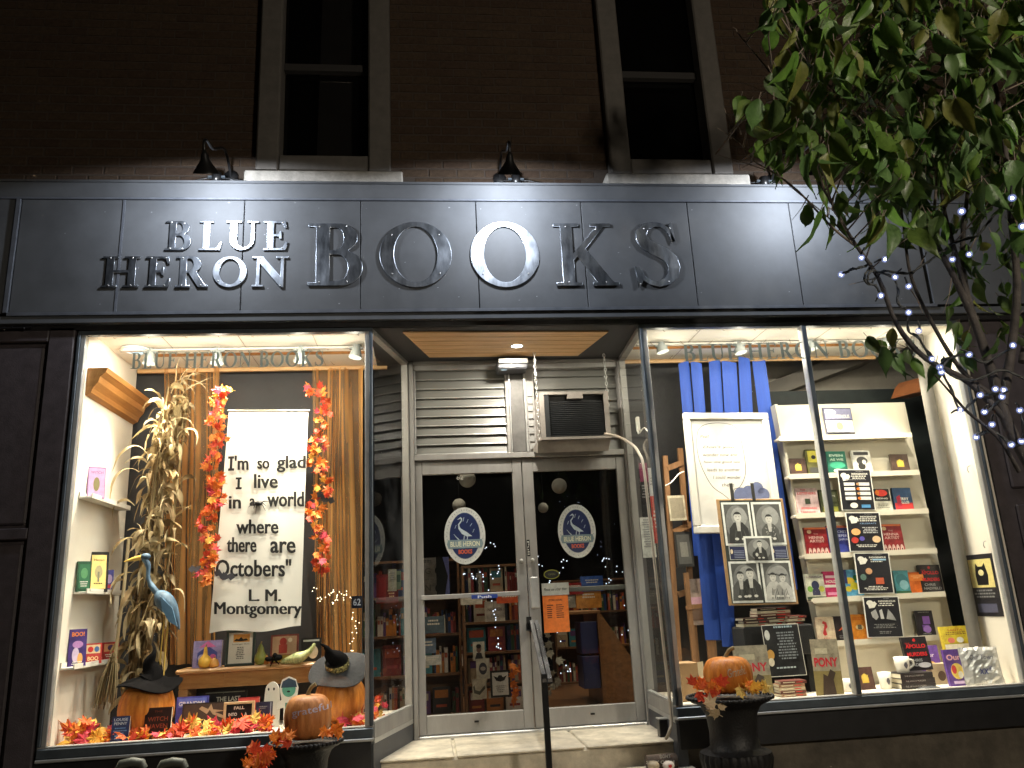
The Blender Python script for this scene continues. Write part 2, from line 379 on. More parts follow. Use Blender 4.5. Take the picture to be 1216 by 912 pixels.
for r_ in range(38):
    z = 4.30 + r_*.0745
    x = -3.6 - (.108 if r_ % 2 else 0)
    while x < 5.0:
        x0, x1 = x-.1025, x+.1025; ok = True
        for a, c in WINX:
            if x1 > a-.002 and x0 < c+.002:
                if z > 4.36 and not (x0 < a-.05 and False): ok = False
        sill = any(x1 > a-.06 and x0 < c+.06 for a, c in WINX) and 4.36 < z < 4.53
        if ok and not sill:
            y = .12 - .004 + rng.uniform(-.002, .002)
            inview = -3.2 < x < 4.2
            if cnt < 300 and inview and z < 5.6:
                piece('brick', brick_me, bw, (x, y-.12, z-4.3), (0, rng.uniform(-.006, .006), 0)); cnt += 1
            else:
                rest.box(x0, x1, y, y+.1, z, z+.062, BRICK)
        elif not sill:      # bricks cut at the window jambs
            for a, c in WINX:
                if x0 < a-.012 < x1: rest.box(x0, a-.003, .116, .2, z, z+.062, BRICK)
                elif x0 < c+.012 < x1: rest.box(c+.003, x1, .116, .2, z, z+.062, BRICK)
        x += .2155
rb = rest.build('brick_courses', bw); rb['kind'] = 'stuff'
# shallow surrounds between window and bricks so no gaps show
for i, (a, c) in enumerate(WINX):
    w = empty('sash_window', ((a+c)/2, .12, 4.5), ['upper sash window with a pale blind, above the letters BLUE HERON', 'upper sash window with dark empty panes, above the letters KS'][i], 'window', 'sash windows in the upper storey')
    m = MB()
    m.box(a, a+.165, .03, .30, 4.52, 7.3, WINFRAME, bev=.012); m.box(c-.165, c, .03, .30, 4.52, 7.3, WINFRAME, bev=.012)
    m.box(a+.165, c-.165, .05, .30, 4.52, 4.66, WINFRAME, bev=.01); m.build('frame', w)
    m = MB(); m.box(a+.167, c-.167, .14, .19, 5.46, 5.52, mat('dimmed_rail_paint', (.018, .016, .015), .8)); m.build('meeting_rail', w)  # rail paint darkened in colour to offset the lamp light on it
    m = MB(); m.box(a+.167, c-.167, .205, .21, 4.661, 5.459, DARKGLASS); m.build('pane', w)
    m = MB(); m.box(a+.167, c-.167, .16, .165, 5.521, 7.3, DARKGLASS); m.build('pane', w)
    BL = mat('window_blind', (.55, .50, .42), .8, var=.1)
    if i == 0:
        m = MB(); m.add([(a+.40, .33, 4.62), (c-.22, .33, 4.62), (c-.22, .33, 7), (a+.44, .33, 7)], [(0, 1, 2, 3)], BL); m.build('blind', w)
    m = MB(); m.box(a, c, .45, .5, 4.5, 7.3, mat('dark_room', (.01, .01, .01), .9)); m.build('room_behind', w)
    m = MB(); m.box(a-.06, c+.09, -.045, .125, 4.384, 4.478, STONE, bev=.01); m.build('sill', w)

# --- the sign board (fascia)
FY = -.06
FZ0, FZ1 = 3.300, 4.346
fb = empty('sign_board', (0.5, FY, FZ0), 'long charcoal painted sign board running over the whole shopfront', 'sign board')
m = MB(); m.box(-3.6, 4.9, FY+.05, .115, FZ0+.02, FZ1-.02, DARKWALL); m.build('backing', fb)
XJ = [-2.755] + [at(p, 300, FY).x for p in (143, 288, 428, 567, 694, 822, 945)] + [3.82]
for i in range(len(XJ)-1):
    g = MB(); g.box(XJ[i]+.003, XJ[i+1]-.003, FY, FY+.048, 3.377, 4.219, FASCIA, bev=.003)
    g.build('panel', fb)
for xx, s in ((XJ[0], 1), ):
    g = MB(); g.box(xx-.028, xx-.002, FY-.016, FY+.03, 3.377, 4.219, FASCIA_EDGE); g.build('edge_strip', fb)
g = MB(); g.box(-3.6, XJ[0]-.03, FY, FY+.05, 3.377, 4.219, FASCIA); g.build('end_panel', fb)
g = MB(); g.box(3.853, 4.9, FY, FY+.05, 3.377, 4.219, FASCIA); g.build('end_panel', fb)
g = MB()
g.box(XJ[0]+.0, 3.86, FY-.018, FY+.04, 3.354, 3.376, FASCIA_EDGE)
g.build('lower_bead', fb)
g = MB(); g.box(-3.6, 4.9, FY-.006, FY+.05, FZ0, 3.353, FASCIA, bev=.004); g.build('bottom_rail', fb)
g = MB(); g.box(-3.6, 4.9, FY-.012, FY+.05, 4.221, 4.234, FASCIA_EDGE); g.add([(-3.6, FY-.006, 4.2345), (4.9, FY-.006, 4.2345), (4.9, FY-.034, FZ1-.012), (-3.6, FY-.034, FZ1-.012)], [(0, 1, 2, 3)], FASCIA)
g.box(-3.6, 4.9, FY-.05, .115, FZ1-.012, FZ1+.004, FASCIA); g.build('cornice', fb)
# slim battens covering three of the joints, scuffs and screws
SC = mat('scuffed_paint', (.20, .21, .23), .7)
g = MB()
for xx in (XJ[1],): g.box(xx-.008, xx+.008, FY-.006, FY-.0005, 3.379, 4.217, FASCIA_EDGE)
g.build('batten', fb)
g = MB()
for k in range(46):
    x = rng.uniform(-2.5, 3.6); z = rng.choice([rng.uniform(4.08, 4.20), rng.uniform(3.42, 3.55), rng.uniform(3.5, 4.2)])
    w_ = rng.uniform(.002, .012); h_ = rng.uniform(.002, .010)
    g.poly([(x, z), (x+w_, z+.002), (x+w_*.8, z+h_), (x-.002, z+h_*.7)], FY-.0012, SC)
g.build('paint_scuffs', fb)['kind'] = 'stuff'
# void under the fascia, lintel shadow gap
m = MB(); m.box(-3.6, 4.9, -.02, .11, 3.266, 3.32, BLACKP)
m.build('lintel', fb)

# letters on the sign
def sign_letter(ch, px0, px1, pyt, pyb, label):
    y = FY-.0095
    a = at((px0+px1)/2, pyb, y); b_ = at((px0+px1)/2, pyt, y); w_ = (px1-px0)*mpp((px0+px1)/2, (pyt+pyb)/2, y); h_ = b_.z-a.z
    me = glyph_mesh(ch, w_, h_, .003, .0025); me.transform(FRONT); me.materials.clear(); me.materials.append(STEEL)
    o = bpy.data.objects.new('sign_letter', me); col.objects.link(o)
    o.location = (a.x-w_/2, y, a.z)
    tag(o, label, 'letter', 'metal letters on the sign board')
    # fixing screws

    pts = {'O': [(.17, .2), (.83, .2), (.17, .8), (.83, .8)]}.get(ch, [(.2, .05), (.2, .95), (.8, .05), (.8, .95)])
    from mathutils.bvhtree import BVHTree
    bm = bmesh.new(); bm.from_mesh(me); bv = BVHTree.FromBMesh(bm)
    for fx, fz in pts:
        best = None
        for q in range(26):
            X = w_*min(.97, max(.03, fx+rng.uniform(-.13, .13)*(q > 0))); Z = h_*min(.96, max(.04, fz+rng.uniform(-.08, .08)*(q > 0)))
            hit = all(bv.ray_cast(Vector((X+dx, -1, Z+dz)), Vector((0, 1, 0)))[0] is not None for dx, dz in ((0, 0), (.01, 0), (-.01, 0), (0, .01), (0, -.01)))
            if hit: best = (X, Z); break
        if best:
            s = MB(); s.sphere((best[0], -.006, best[1]), .006, ALU_L, 8); s.build('screw', o, local=True)
    bm.free()
    return o
DSC = ['first and smallest letter', 'second letter']
rowA = [('B', 196, 226), ('L', 236, 263), ('U', 268, 306), ('E', 313, 341)]
rowB = [('H', 120, 164), ('E', 172, 201), ('R', 208, 246), ('O', 252, 292), ('N', 299, 341)]
rowC = [('B', 366, 430), ('O', 452, 537), ('O', 561, 642), ('K', 662, 735), ('S', 757, 810)]
lab = {0: 'small metal letter %s in the upper word left of the big letters', 1: 'small metal letter %s in the lower word left of the big letters', 2: 'large metal letter %s in the biggest word on the sign board'}
for i, (ch, a, b_) in enumerate(rowA): sign_letter(ch, a, b_, 263, 297, lab[0] % ch)
for i, (ch, a, b_) in enumerate(rowB): sign_letter(ch, a, b_, 305, 341, lab[1] % ch)
for i, (ch, a, b_) in enumerate(rowC):
    l = lab[2] % ch
    if ch == 'O': l = 'large dark metal letter O next to the big B' if i == 1 else 'large bright metal letter O next to the big K'
    sign_letter(ch, a, b_, 264 if ch in 'OS' else 266, 341 if ch in 'OS' else 339, l)

# barn lamps
def barn_lamp(px, py, label):
    """hood on a gooseneck, tipped back so that its mouth looks at the board"""
    y = -.52; p = at(px, py, y); TI = Matrix.Translation(p) @ Matrix.Rotation(R(32), 4, 'X') @ Matrix.Scale(.82, 4, (0, 0, 1)) @ Matrix.Scale(.74, 4)
    e = empty('barn_lamp', (p.x, y, p.z), label, 'lamp', 'barn lamps over the sign board')
    g = MB(); g.lathe([(.112, 0), (.110, .012), (.088, .05), (.06, .10), (.040, .14), (.030, .20), (.012, .245), (.002, .25)], BLACKM, 28, T=TI); g.build('shade', e)
    g = MB(); g.lathe([(.108, .003), (.086, .05), (.05, .10), (.002, .12)], mat('lamp_inside_black', (.02, .02, .02), .6), 28, T=TI); g.build('shade_lining', e)
    g = MB(); g.sphere((0, 0, .075), .026, lamp_mat('led_bulb', (.80, .88, 1), 14), 12, T=TI); g.build('bulb', e)
    tp = TI @ Vector((0, 0, .245))
    g = MB(); g.tube(smooth_path([tp, tp+Vector((0, -.01, .06)), (p.x, tp.y+.05, tp.z+.10), (p.x, -.40, tp.z+.13), (p.x, -.10, 4.60), (p.x, .11, 4.50)]), .010, BLACKM, 8); g.build('gooseneck', e)
    g = MB(); g.lathe([(.05, 0), (.05, .02), (.001, .02)], BLACKM, 16, T=Matrix.Translation((p.x, .115, 4.50)) @ Matrix.Rotation(R(90), 4, 'X')); g.build('wall_mount', e)
    l = bpy.data.lights.new('barn_lamp_light', 'SPOT'); l.energy = P_BARN; l.color = (.86, .92, 1); l.spot_size = R(168); l.spot_blend = .07; l.shadow_soft_size = .05
    lo = bpy.data.objects.new('barn_lamp_light', l); col.objects.link(lo); lo.parent = e; lo.location = (0, .02, -.012); lo.rotation_euler = (R(47), 0, 0)
barn_lamp(245, 206, 'black barn lamp over the small letters at the left of the sign')
barn_lamp(605, 207, 'black barn lamp in the middle between the two upper windows')
barn_lamp(965, 208, 'black barn lamp at the right, behind the tree branches')
# supply cable with clips and junction boxes along the top of the sign
cb = empty('lamp_cable', (0, .03, 4.392), 'thin black supply cable with junction boxes along the top of the sign board', 'cable')
g = MB()
for c0 in (258, 612, 900):
    p = at(c0, 205, .0)
    g.tube([(p.x-.35, .0, 4.385), (p.x-.22, .0, 4.392), (p.x-.08, .01, 4.435), (p.x, .02, 4.44), (p.x+.10, .01, 4.435), (p.x+.24, .0, 4.395), (p.x+.35, .0, 4.387)], .006, BLACKM, 6)
g.tube([(-2.2, -.02, 4.382), (4.2, -.02, 4.382)], .004, BLACKM, 5); g.build('cable', cb)
for c0 in (258, 612, 905):
    p = at(c0, 205, .0); g = MB(); g.lathe([(.001, -.05), (.034, -.045), (.034, .03), (.001, .035)], BLACKM, 12, (p.x, -.01, 4.435)); g.box(p.x-.06, p.x-.034, -.02, .0, 4.428, 4.440, ALU_D); g.box(p.x+.034, p.x+.06, -.02, .0, 4.428, 4.440, ALU_D); g.build('junction_box', cb)
for q in range(14):
    x = -2.0+q*.44; g = MB(); g.box(x, x+.014, -.075, -.045, 4.349, 4.366, ALU); g.build('cable_clip', cb)

# --- pilaster left
pl = empty('panelled_pilaster', (-2.9, 0, 0), 'dark purple grey panelled pilaster at the far left of the shopfront', 'pilaster')
g = MB(); g.box(-4.4, -2.335, .03, .2, -.05, 3.30, PILASTER); g.build('backboard', pl)
for z0, z1 in ((.42, 1.86), (1.98, 3.16)):
    g = MB(); g.box(-3.45, -2.53, .004, .028, z0, z1, PILASTER, bev=.012); g.build('panel', pl)
g = MB()
g.box(-2.50, -2.335, -.02, .03, 0, 3.29, PILASTER, bev=.008); g.box(-4.4, -2.502, -.018, .03, 3.19, 3.29, PILASTER, bev=.008)
g.box(-4.4, -2.502, -.016, .03, 1.885, 1.955, PILASTER, bev=.006); g.box(-4.4, -2.502, -.016, .03, .0, .39, PILASTER, bev=.006); g.build('frame', pl)
g = MB()
for k in range(9):
    x = -3.2+k*.07; g.sphere((x+rng.uniform(-.02, .02), -.05, 3.275+rng.uniform(-.008, .008)), rng.uniform(.006, .015), ALU_L if k % 3 == 0 else BLACKM, 8)
g.tube([(-3.6, -.05, 3.27), (-3.0, -.055, 3.262), (-2.6, -.05, 3.28)], .008, BLACKM, 6); g.build('cable_fitting', pl)
pr_ = empty('panelled_pilaster', (4.5, 0, 0), 'dark pilaster right of the shop window behind the tree', 'pilaster')
g = MB(); g.box(4.09, 5.4, .03, .2, -.05, 3.30, PILASTER); g.build('backboard', pr_)
for z0, z1 in ((.42, 1.86), (1.98, 3.16)):
    g = MB(); g.box(4.22, 5.1, .004, .028, z0, z1, PILASTER, bev=.012); g.build('panel', pr_)

# --- base walls under the windows
def base(name, x0, x1, lbl, low):
    e = empty(name, ((x0+x1)/2, 0, 0), lbl, 'base wall')
    g = MB(); g.box(x0, x1, -.005, .12, .40, .578, BLACKP); g.build('black_panel', e)
    g = MB(); g.box(x0, x1, .035, .16, -.05, .398, CONCRETE_D if low else BLACKP); g.build('foundation', e)
    return e
bl = base('base_wall', -2.45, -.37, 'black base wall under the left shop window', False)
br = base('base_wall', 1.575, 5.2, 'black base over rough brown concrete under the right shop window', True)
g = MB()
# left return base (angled), right return base
def quadbox(g, p0, p1, z0, z1, th, m):
    """vertical slab from p0 to p1 (xy) of thickness th to the left of the direction"""
    d = Vector((p1[0]-p0[0], p1[1]-p0[1])); n = Vector((-d.y, d.x)).normalized()*th
    v = [(p0[0], p0[1]), (p1[0], p1[1]), (p1[0]+n.x, p1[1]+n.y), (p0[0]+n.x, p0[1]+n.y)]
    vs = [(a, b, z0) for a, b in v]+[(a, b, z1) for a, b in v]
    g.add(vs, [(0, 3, 2, 1), (4, 5, 6, 7), (0, 1, 5, 4), (1, 2, 6, 5), (2, 3, 7, 6), (3, 0, 4, 7)], m)
LR0, LR1 = (-.355, .004), (-.125, DY-.03); RR0, RR1 = (1.56, .004), (1.598, DY-.03)
quadbox(g, LR0, LR1, .30, .555, .06, mat('slate_base_panel', (.055, .058, .066), .5, var=.3, scale=9, bump=.1)); g.build('return_panel', bl)
g = MB(); quadbox(g, RR1, RR0, .30, .555, .06, MATS['slate_base_panel']); g.build('return_panel', br)

# --- shop windows
def shop_window(x0, x1, mull, ret, lbl):
    e = empty('shop_window', ((x0+x1)/2, 0, ZS), lbl, 'shop window', 'shop windows either side of the doors')
    g = MB(); g.box(x0, x1, -.035, .05, ZS-.022, ZS-.004, ALU_L, bev=.004); g.box(x0, x1, -.028, .05, ZS-.003, ZF+.022, ALU_D, bev=.006); g.box(x0, x1, -.018, .03, ZF+.0225, ZF+.032, ALU, bev=.002); g.build('sill', e)
    g = MB(); g.box(x0, x1, -.012, .03, ZC-.028, ZC, ALU_D); g.build('head', e)
    for xx, s in ((x0, 1), (x1, -1)):
        a, c = (xx, xx+.022) if s > 0 else (xx-.022, xx)
        g = MB(); g.box(a, c, -.026, .03, ZF+.033, ZC-.029, ALU_D, bev=.004)
        a2, c2 = (c, c+.03) if s > 0 else (a-.03, a)
        g.box(a2, c2, -.018, .03, ZF+.033, ZC-.029, ALU_L, bev=.003); g.build('jamb', e)
    xs = [x0+.052, x1-.052]
    if mull:
        g = MB(); g.box(mull-.012, mull+.022, -.03, .035, ZF+.033, ZC-.029, ALU_D, bev=.003); g.box(mull-.018, mull-.0125, -.03, .03, ZF+.033, ZC-.029, ALU_L); g.build('mullion', e)
        ps = [(xs[0], mull-.019), (mull+.023, xs[1])]
    else: ps = [tuple(xs)]
    for a, c in ps:
        g = MB(); g.box(a, c, -.001, .005, ZF+.033, ZC-.029, GLASS); g.build('pane', e)
    return e
w1 = shop_window(-2.315, -.355, None, LR0, 'left shop window with the autumn display behind its single pane')
w2 = shop_window(1.56, 4.035, 2.80, RR0, 'right shop window divided by a slim dark mullion')
# returns towards the doors
def ret(e, p0, p1, flip):
    d = Vector((p1[0]-p0[0], p1[1]-p0[1])).normalized()
    def pt(t): return (p0[0]+d.x*t, p0[1]+d.y*t)
    L = (Vector(p1)-Vector(p0)).length
    sg = 1 if flip else -1
    def q(g, t0, t1, z0, z1, th, m):
        a, c = pt(t0), pt(t1)
        if flip: quadbox(g, c, a, z0, z1, th, m)
        else: quadbox(g, a, c, z0, z1, th, m)
    g = MB(); q(g, .02, L, .556, .585, .07, ALU_L); q(g, .02, L, .586, ZF+.04, .05, ALU); q(g, 0.02, L-.0, ZF+.041, ZF+.052, .03, ALU_L); g.build('return_sill', e)
    g = MB(); q(g, .02, L, ZC-.03, ZC, .05, ALU); g.build('return_head', e)
    g = MB(); q(g, L-.035, L, ZF+.053, ZC-.031, .05, ALU); g.build('return_jamb', e)
    g = MB(); q(g, .03, L-.036, ZF+.053, ZC-.031, .006, GLASS); g.build('return_pane', e)
ret(w1, LR0, LR1, False); ret(w2, RR0, RR1, True)

# --- window lettering
def window_letters(word_boxes, y, label, cat='lettering'):
    P0 = at(word_boxes[0][1], word_boxes[0][4], y); e = empty('window_lettering', P0, label, cat)
    for ch, a, b_, t0, t1 in word_boxes:
        p = at((a+b_)/2, t1, y); q = at((a+b_)/2, t0, y); w_ = (b_-a)*mpp((a+b_)/2, t0, y); h_ = q.z-p.z
        me = glyph_mesh(ch, w_, h_, .0004, 0); me.materials.clear(); me.materials.append(LETTERGLASS); me.transform(FRONT)
        piece('letter', me, e, (p.x-w_/2-P0.x, 0, p.z-P0.z))
def run(s, x0, x1, t0, t1, s0, s1, caps=()):
    advs = []; tot = 0
    for ch in s:
        if ch == ' ': advs.append((.45, 0)); tot += .45; continue
        a = glyph(ch)[1]; advs.append((a+.13, a)); tot += a+.13
    k = (x1-x0)/tot; x = x0; out = []
    for ch, (ad, w_) in zip(s, advs):
        if ch != ' ':
            f = (x-x0)/(x1-x0); out.append((ch, x, x+w_*k, t0+(s0-t0)*f, t1+(s1-t1)*f))
        x += ad*k
    return out
window_letters(run('BLUE HERON BOOKS', 155, 386, 419, 438, 416, 435), -.003, 'grey green serif shop name lettered across the top of the left window')
window_letters(run('BLUE HERON BOOKS', 812, 1092, 409, 429, 402, 423), -.003, 'grey green serif shop name lettered across the top of the right window')

# --- display ceilings, floors, walls
def slab(name, mb, lbl=None): return struct(name, mb, lbl)
g = MB(); g.add([(-2.30, .0, ZC+.012), (-.36, .0, ZC+.012), (-.12, .86, ZC+.012), (-.12, .96, ZC+.012), (-2.30, .96, ZC+.012)], [(0, 4, 3, 2, 1)], CEIL)
for k in range(1, 5): pass
cl = slab('display_ceiling', g)
g = MB(); g.add([(1.60, .0, ZC+.012), (4.05, .0, ZC+.012), (4.05, .92, ZC+.012), (1.60, .92, ZC+.012)], [(0, 3, 2, 1)], CEIL); cr_ = slab('display_ceiling', g)
WIRE = mat('dark_hook_wire', (.20, .15, .10), .6)
for par, x0, x1 in ((cl, -2.25, -.3), (cr_, 1.66, 3.9)):
    for yy, wd2 in ((.55, .022), ):
        g = MB(); g.box(x0+(.22 if par is cl else 0), x1-.1, yy, yy+wd2, ZC-.006, ZC+.011, OAK); g.build('batten', par)
    g = MB(); g.box(x0, x1, .93 if par is cl else .90, .96 if par is cl else .925, ZC-.02, ZC+.011, PINE); g.build('edge_batten', par)
    x = x0+.12
    g = MB()
    while x < x1-.1:
        for yy in (.10, .42, .80):
            g.tube([(x+rng.uniform(-.03, .03), yy, ZC+.01), (x, yy+.01, ZC-.012), (x+.012, yy+.014, ZC-.014)], .0022, WIRE, 5)
        x += rng.uniform(.20, .26)
    g.build('ceiling_hook', par)
    g = MB()
    x = x0+.42
    while x < x1-.1: g.box(x, x+.0025, .02, .90, ZC+.0095, ZC+.0115, WIRE); x += .52
    g.build('panel_joint', par)

g = MB(); g.add([(-2.28, .01, ZF), (-.37, .01, ZF), (-.13, .86, ZF), (-.13, 1.0, ZF), (-2.28, 1.0, ZF)], [(0, 1, 2, 3, 4)], mat('display_floor_paint', (.60, .54, .45), .6, var=.1, scale=8)); slab('display_floor', g)
g = MB(); g.add([(1.58, .01, ZF), (4.3, .01, ZF), (4.3, 1.1, ZF), (1.60, 1.1, ZF)], [(0, 1, 2, 3)], mat('display_board_floor', (.66, .60, .50), .6, var=.12, scale=8)); slab('display_floor', g)
g = MB(); g.box(-2.34, -2.262, .03, .96, ZF-.03, ZC+.3, CREAM); slab('display_side_wall', g)
g = MB(); g.box(4.04, 4.10, .03, .55, ZF-.03, ZC+.3, CREAM); slab('display_side_wall', g)
g = MB(); g.box(-2.34, -.50, 1.02, 1.05, .43, ZC+.2, DARKWALL); slab('display_back_wall', g)
# panel seams on the back wall
g = MB(); g.box(1.70, 2.92, 1.06, 1.10, .43, ZC+.2, DARKWALL); slab('display_back_wall', g)
g = MB(); g.box(2.92, 4.7, 1.25, 1.29, .43, 3.06, mat('green_black_panel', (.020, .028, .028), .6, var=.3)); slab('display_back_wall', g)
STAIR = mat('grey_bulkhead', (.42, .38, .32), .75, var=.1)
g = MB(); g.box(2.925, 4.9, 1.5, 1.55, 2.6, 4.0, STAIR)
g.add([(2.95, 1.40, 2.98), (4.1, 1.10, 3.34), (4.1, 1.10, 3.48), (2.95, 1.40, 3.12), (2.95, 1.5, 2.98), (4.1, 1.5, 3.34)], [(0, 1, 2, 3), (0, 4, 5, 1)], mat('dark_stringer', (.16, .145, .125), .7))
slab('bulkhead', g)

# wooden mouldings
def moulding(label, pts0, pts1, prof, m, nm='crown_moulding'):
    """profile prof = (out, up) swept from pts0 to pts1; out is along +x"""
    g = MB(); n = len(prof); vs = []
    for p in (pts0, pts1):
        for o_, u in prof: vs.append((p[0]+o_, p[1], p[2]+u))
    g.add(vs, [(i, (i+1) % n, (i+1) % n+n, i+n) for i in range(n)]+[list(range(n-1, -1, -1)), list(range(n, 2*n))], m)
    o = bpy.data.objects.new(nm, g.data(nm, pts0)); o.location = pts0; col.objects.link(o); return tag(o, label, 'moulding')
PR = [(0, 0), (.035, .02), (.045, .05), (.075, .09), (.085, .13), (.12, .16), (.13, .19), (0, .19)]
moulding('orange pine crown moulding high on the cream wall of the left display', (-2.26, .05, 2.83), (-2.26, .955, 2.83), PR, OAK)
moulding('orange brown moulding above the white bookshelf of the right display', (4.02, .98, 2.90), (4.16, .70, 2.90), [(0, 0), (.16, .0), (.16, .10), (.10, .14), (.06, .10), (.02, .03)], mat('red_brown_moulding', (.26, .09, .03), .45, var=.3, scale=6))
# grey column in the right display
cq = on_x(1096, 436, 3.965)
g = MB(); g.lathe([(.046, 0), (.046, 2.64)], mat('grey_column_paint', (.13, .12, .105), .6, var=.12, scale=10, bump=.1), 20, (3.965, cq.y, ZF))
o = bpy.data.objects.new('round_column', g.data('round_column', (3.965, cq.y, ZF))); o.location = (3.965, cq.y, ZF); col.objects.link(o)
tag(o, 'grey round column between bookshelf and cream wall in the right window', 'column')
print('column y', cq.y)

# --- entrance soffit
g = MB(); SOFF = mat('charcoal_soffit', (.030, .030, .032), .6, var=.2, scale=8)
g.add([(-.37, -.0, ZC), (1.575, -.0, ZC), (1.6, DY, ZC), (-.13, DY, ZC)], [(0, 3, 2, 1)], SOFF); g.box(-.38, 1.62, .02, 1.2, ZC+.004, ZC+.02, SOFF)
sf = struct('entrance_soffit', g)
a0, a1, b1, b0 = (-.145, .075), (1.36, .115), (1.235, .70), (.045, .68)
NP = 6
for k in range(NP):
    t0, t1 = k/NP, (k+1)/NP-.012
    L0 = [a0[i]+(b0[i]-a0[i])*t0 for i in (0, 1)]; R0 = [a1[i]+(b1[i]-a1[i])*t0 for i in (0, 1)]
    L1 = [a0[i]+(b0[i]-a0[i])*t1 for i in (0, 1)]; R1 = [a1[i]+(b1[i]-a1[i])*t1 for i in (0, 1)]
    g = MB(); z = ZC-.012; zz = ZC-.001
    v = [(L0[0], L0[1]), (R0[0], R0[1]), (R1[0], R1[1]), (L1[0], L1[1])]
    g.add([(x, y, z) for x, y in v]+[(x, y, zz) for x, y in v], [(0, 3, 2, 1), (4, 5, 6, 7), (0, 1, 5, 4), (1, 2, 6, 5), (2, 3, 7, 6), (3, 0, 4, 7)], PINE)
    g.build('plank', sf)
p = on = at(614, 407, .39)
dl = empty('downlight', (.71, .40, ZC-.013), 'round recessed downlight in the pine soffit over the doors', 'lamp')
g = MB(); g.lathe([(.055, 0), (.055, -.006), (.042, -.008), (.040, -.002)], WHITE, 24, (.71, .40, ZC-.0125)); g.build('ring', dl)
g = MB(); g.lathe([(.0005, 0), (.040, 0)], lamp_mat('downlight_glow', (1, .93, .82), 30), 24, (.71, .40, ZC-.016)); g.build('lens', dl)
l = bpy.data.lights.new('downlight_light', 'AREA'); l.shape = 'DISK'; l.size = .09; l.energy = P_SOFFIT; l.color = (1, .93, .80)
lo = bpy.data.objects.new('downlight_light', l); col.objects.link(lo); lo.parent = dl; lo.location = (0, 0, -.014)

# --- doors, transoms
DX0, DXM, DX1 = -.125, .752, 1.600
ft = empty('door_frame', (DXM, DY, ZD), 'grey aluminium frame holding the double doors and the louvres above them', 'door frame')
ZT = 2.455
g = MB(); g.box(DX0-.0, DX0+.035, DY-.05, DY+.06, ZD, ZC-.002, ALU, bev=.004); g.build('jamb', ft)
g = MB(); g.box(DX1-.018, DX1+.03, DY-.05, DY+.06, ZD, ZC-.002, ALU, bev=.004); g.build('jamb', ft)
g = MB(); g.box(DX0+.036, DX1-.019, DY-.045, DY+.06, ZT, ZT+.045, ALU, bev=.004); g.build('transom_bar', ft)
g = MB(); g.box(DX0+.036, DX1-.019, DY-.03, DY+.05, ZC-.07, ZC-.003, ALU, bev=.004); g.box(DX0+.036, DX1-.019, DY-.05, DY-.031, ZC-.028, ZC-.003, ALU); g.build('head', ft)
g = MB(); g.box(DXM-.065, DXM+.045, DY-.035, DY+.05, ZT+.046, ZC-.071, mat('dimmed_post_aluminium', (.13, .125, .118), .6, metal=.2, var=.25, scale=14, bump=.1), bev=.004); g.box(DXM-.075, DXM-.066, DY-.045, DY, ZT+.046, ZC-.071, ALU_L); g.box(DXM+.046, DXM+.06, DY-.05, DY, ZT+.046, ZC-.071, ALU_L); g.build('transom_post', ft)  # post's aluminium made darker in colour to tone down the downlight's hot spot
g = MB(); g.box(DX0+.036, DX1-.019, DY-.05, DY+.07, ZD-.004, ZD+.03, ALU_L, bev=.006); g.build('threshold', ft)
LOUV = mat('frosted_louvre', (.175, .175, .16), .4, var=.12, scale=6, stretch=(.3, 1, 4))
lz0, lz1 = ZT+.05, ZC-.075
NL = 9
pitch = (lz1-lz0)/NL
la = MB(); la.box(0, .715, -.004, .004, 0, pitch*1.12, LOUV, T=Matrix.Rotation(R(-16), 4, 'X')); la.box(0, .715, -.006, .006, -.003, .004, ALU_L, T=Matrix.Rotation(R(-16), 4, 'X'))
lme = la.data('louvre_blade')
g = MB(); g.box(DX0+.036, DX0+.052, DY-.03, DY+.04, lz0, lz1, ALU_L, bev=.003); g.box(.648, DXM-.076, DY-.03, DY+.04, lz0, lz1, ALU, bev=.003); g.build('louvre_frame', ft)
for k in range(NL): piece('louvre_blade', lme, ft, (DX0+.054-DXM, 0.0, lz0+k*pitch-ZD+.004))
lb = MB(); lb.box(0, .70, -.006, .006, 0, .115, LOUV, T=Matrix.Rotation(R(-14), 4, 'X')); lb2 = lb.data('louvre_blade')
for k in range(7): piece('louvre_blade', lb2, ft, (.13, .04, lz0+k*.105-ZD))
g = MB(); g.box(DXM+.061, DXM+.132, DY-.02, DY+.06, lz0, lz1, ALU, bev=.004); g.build('louvre_frame', ft)
sl = MB()
for k in range(8): sl.box(DXM+.075, DXM+.112, DY-.03, DY-.0205, lz0+.02+k*.062, lz0+.056+k*.062, ALU_L)
sl.build('frame_vent', ft)

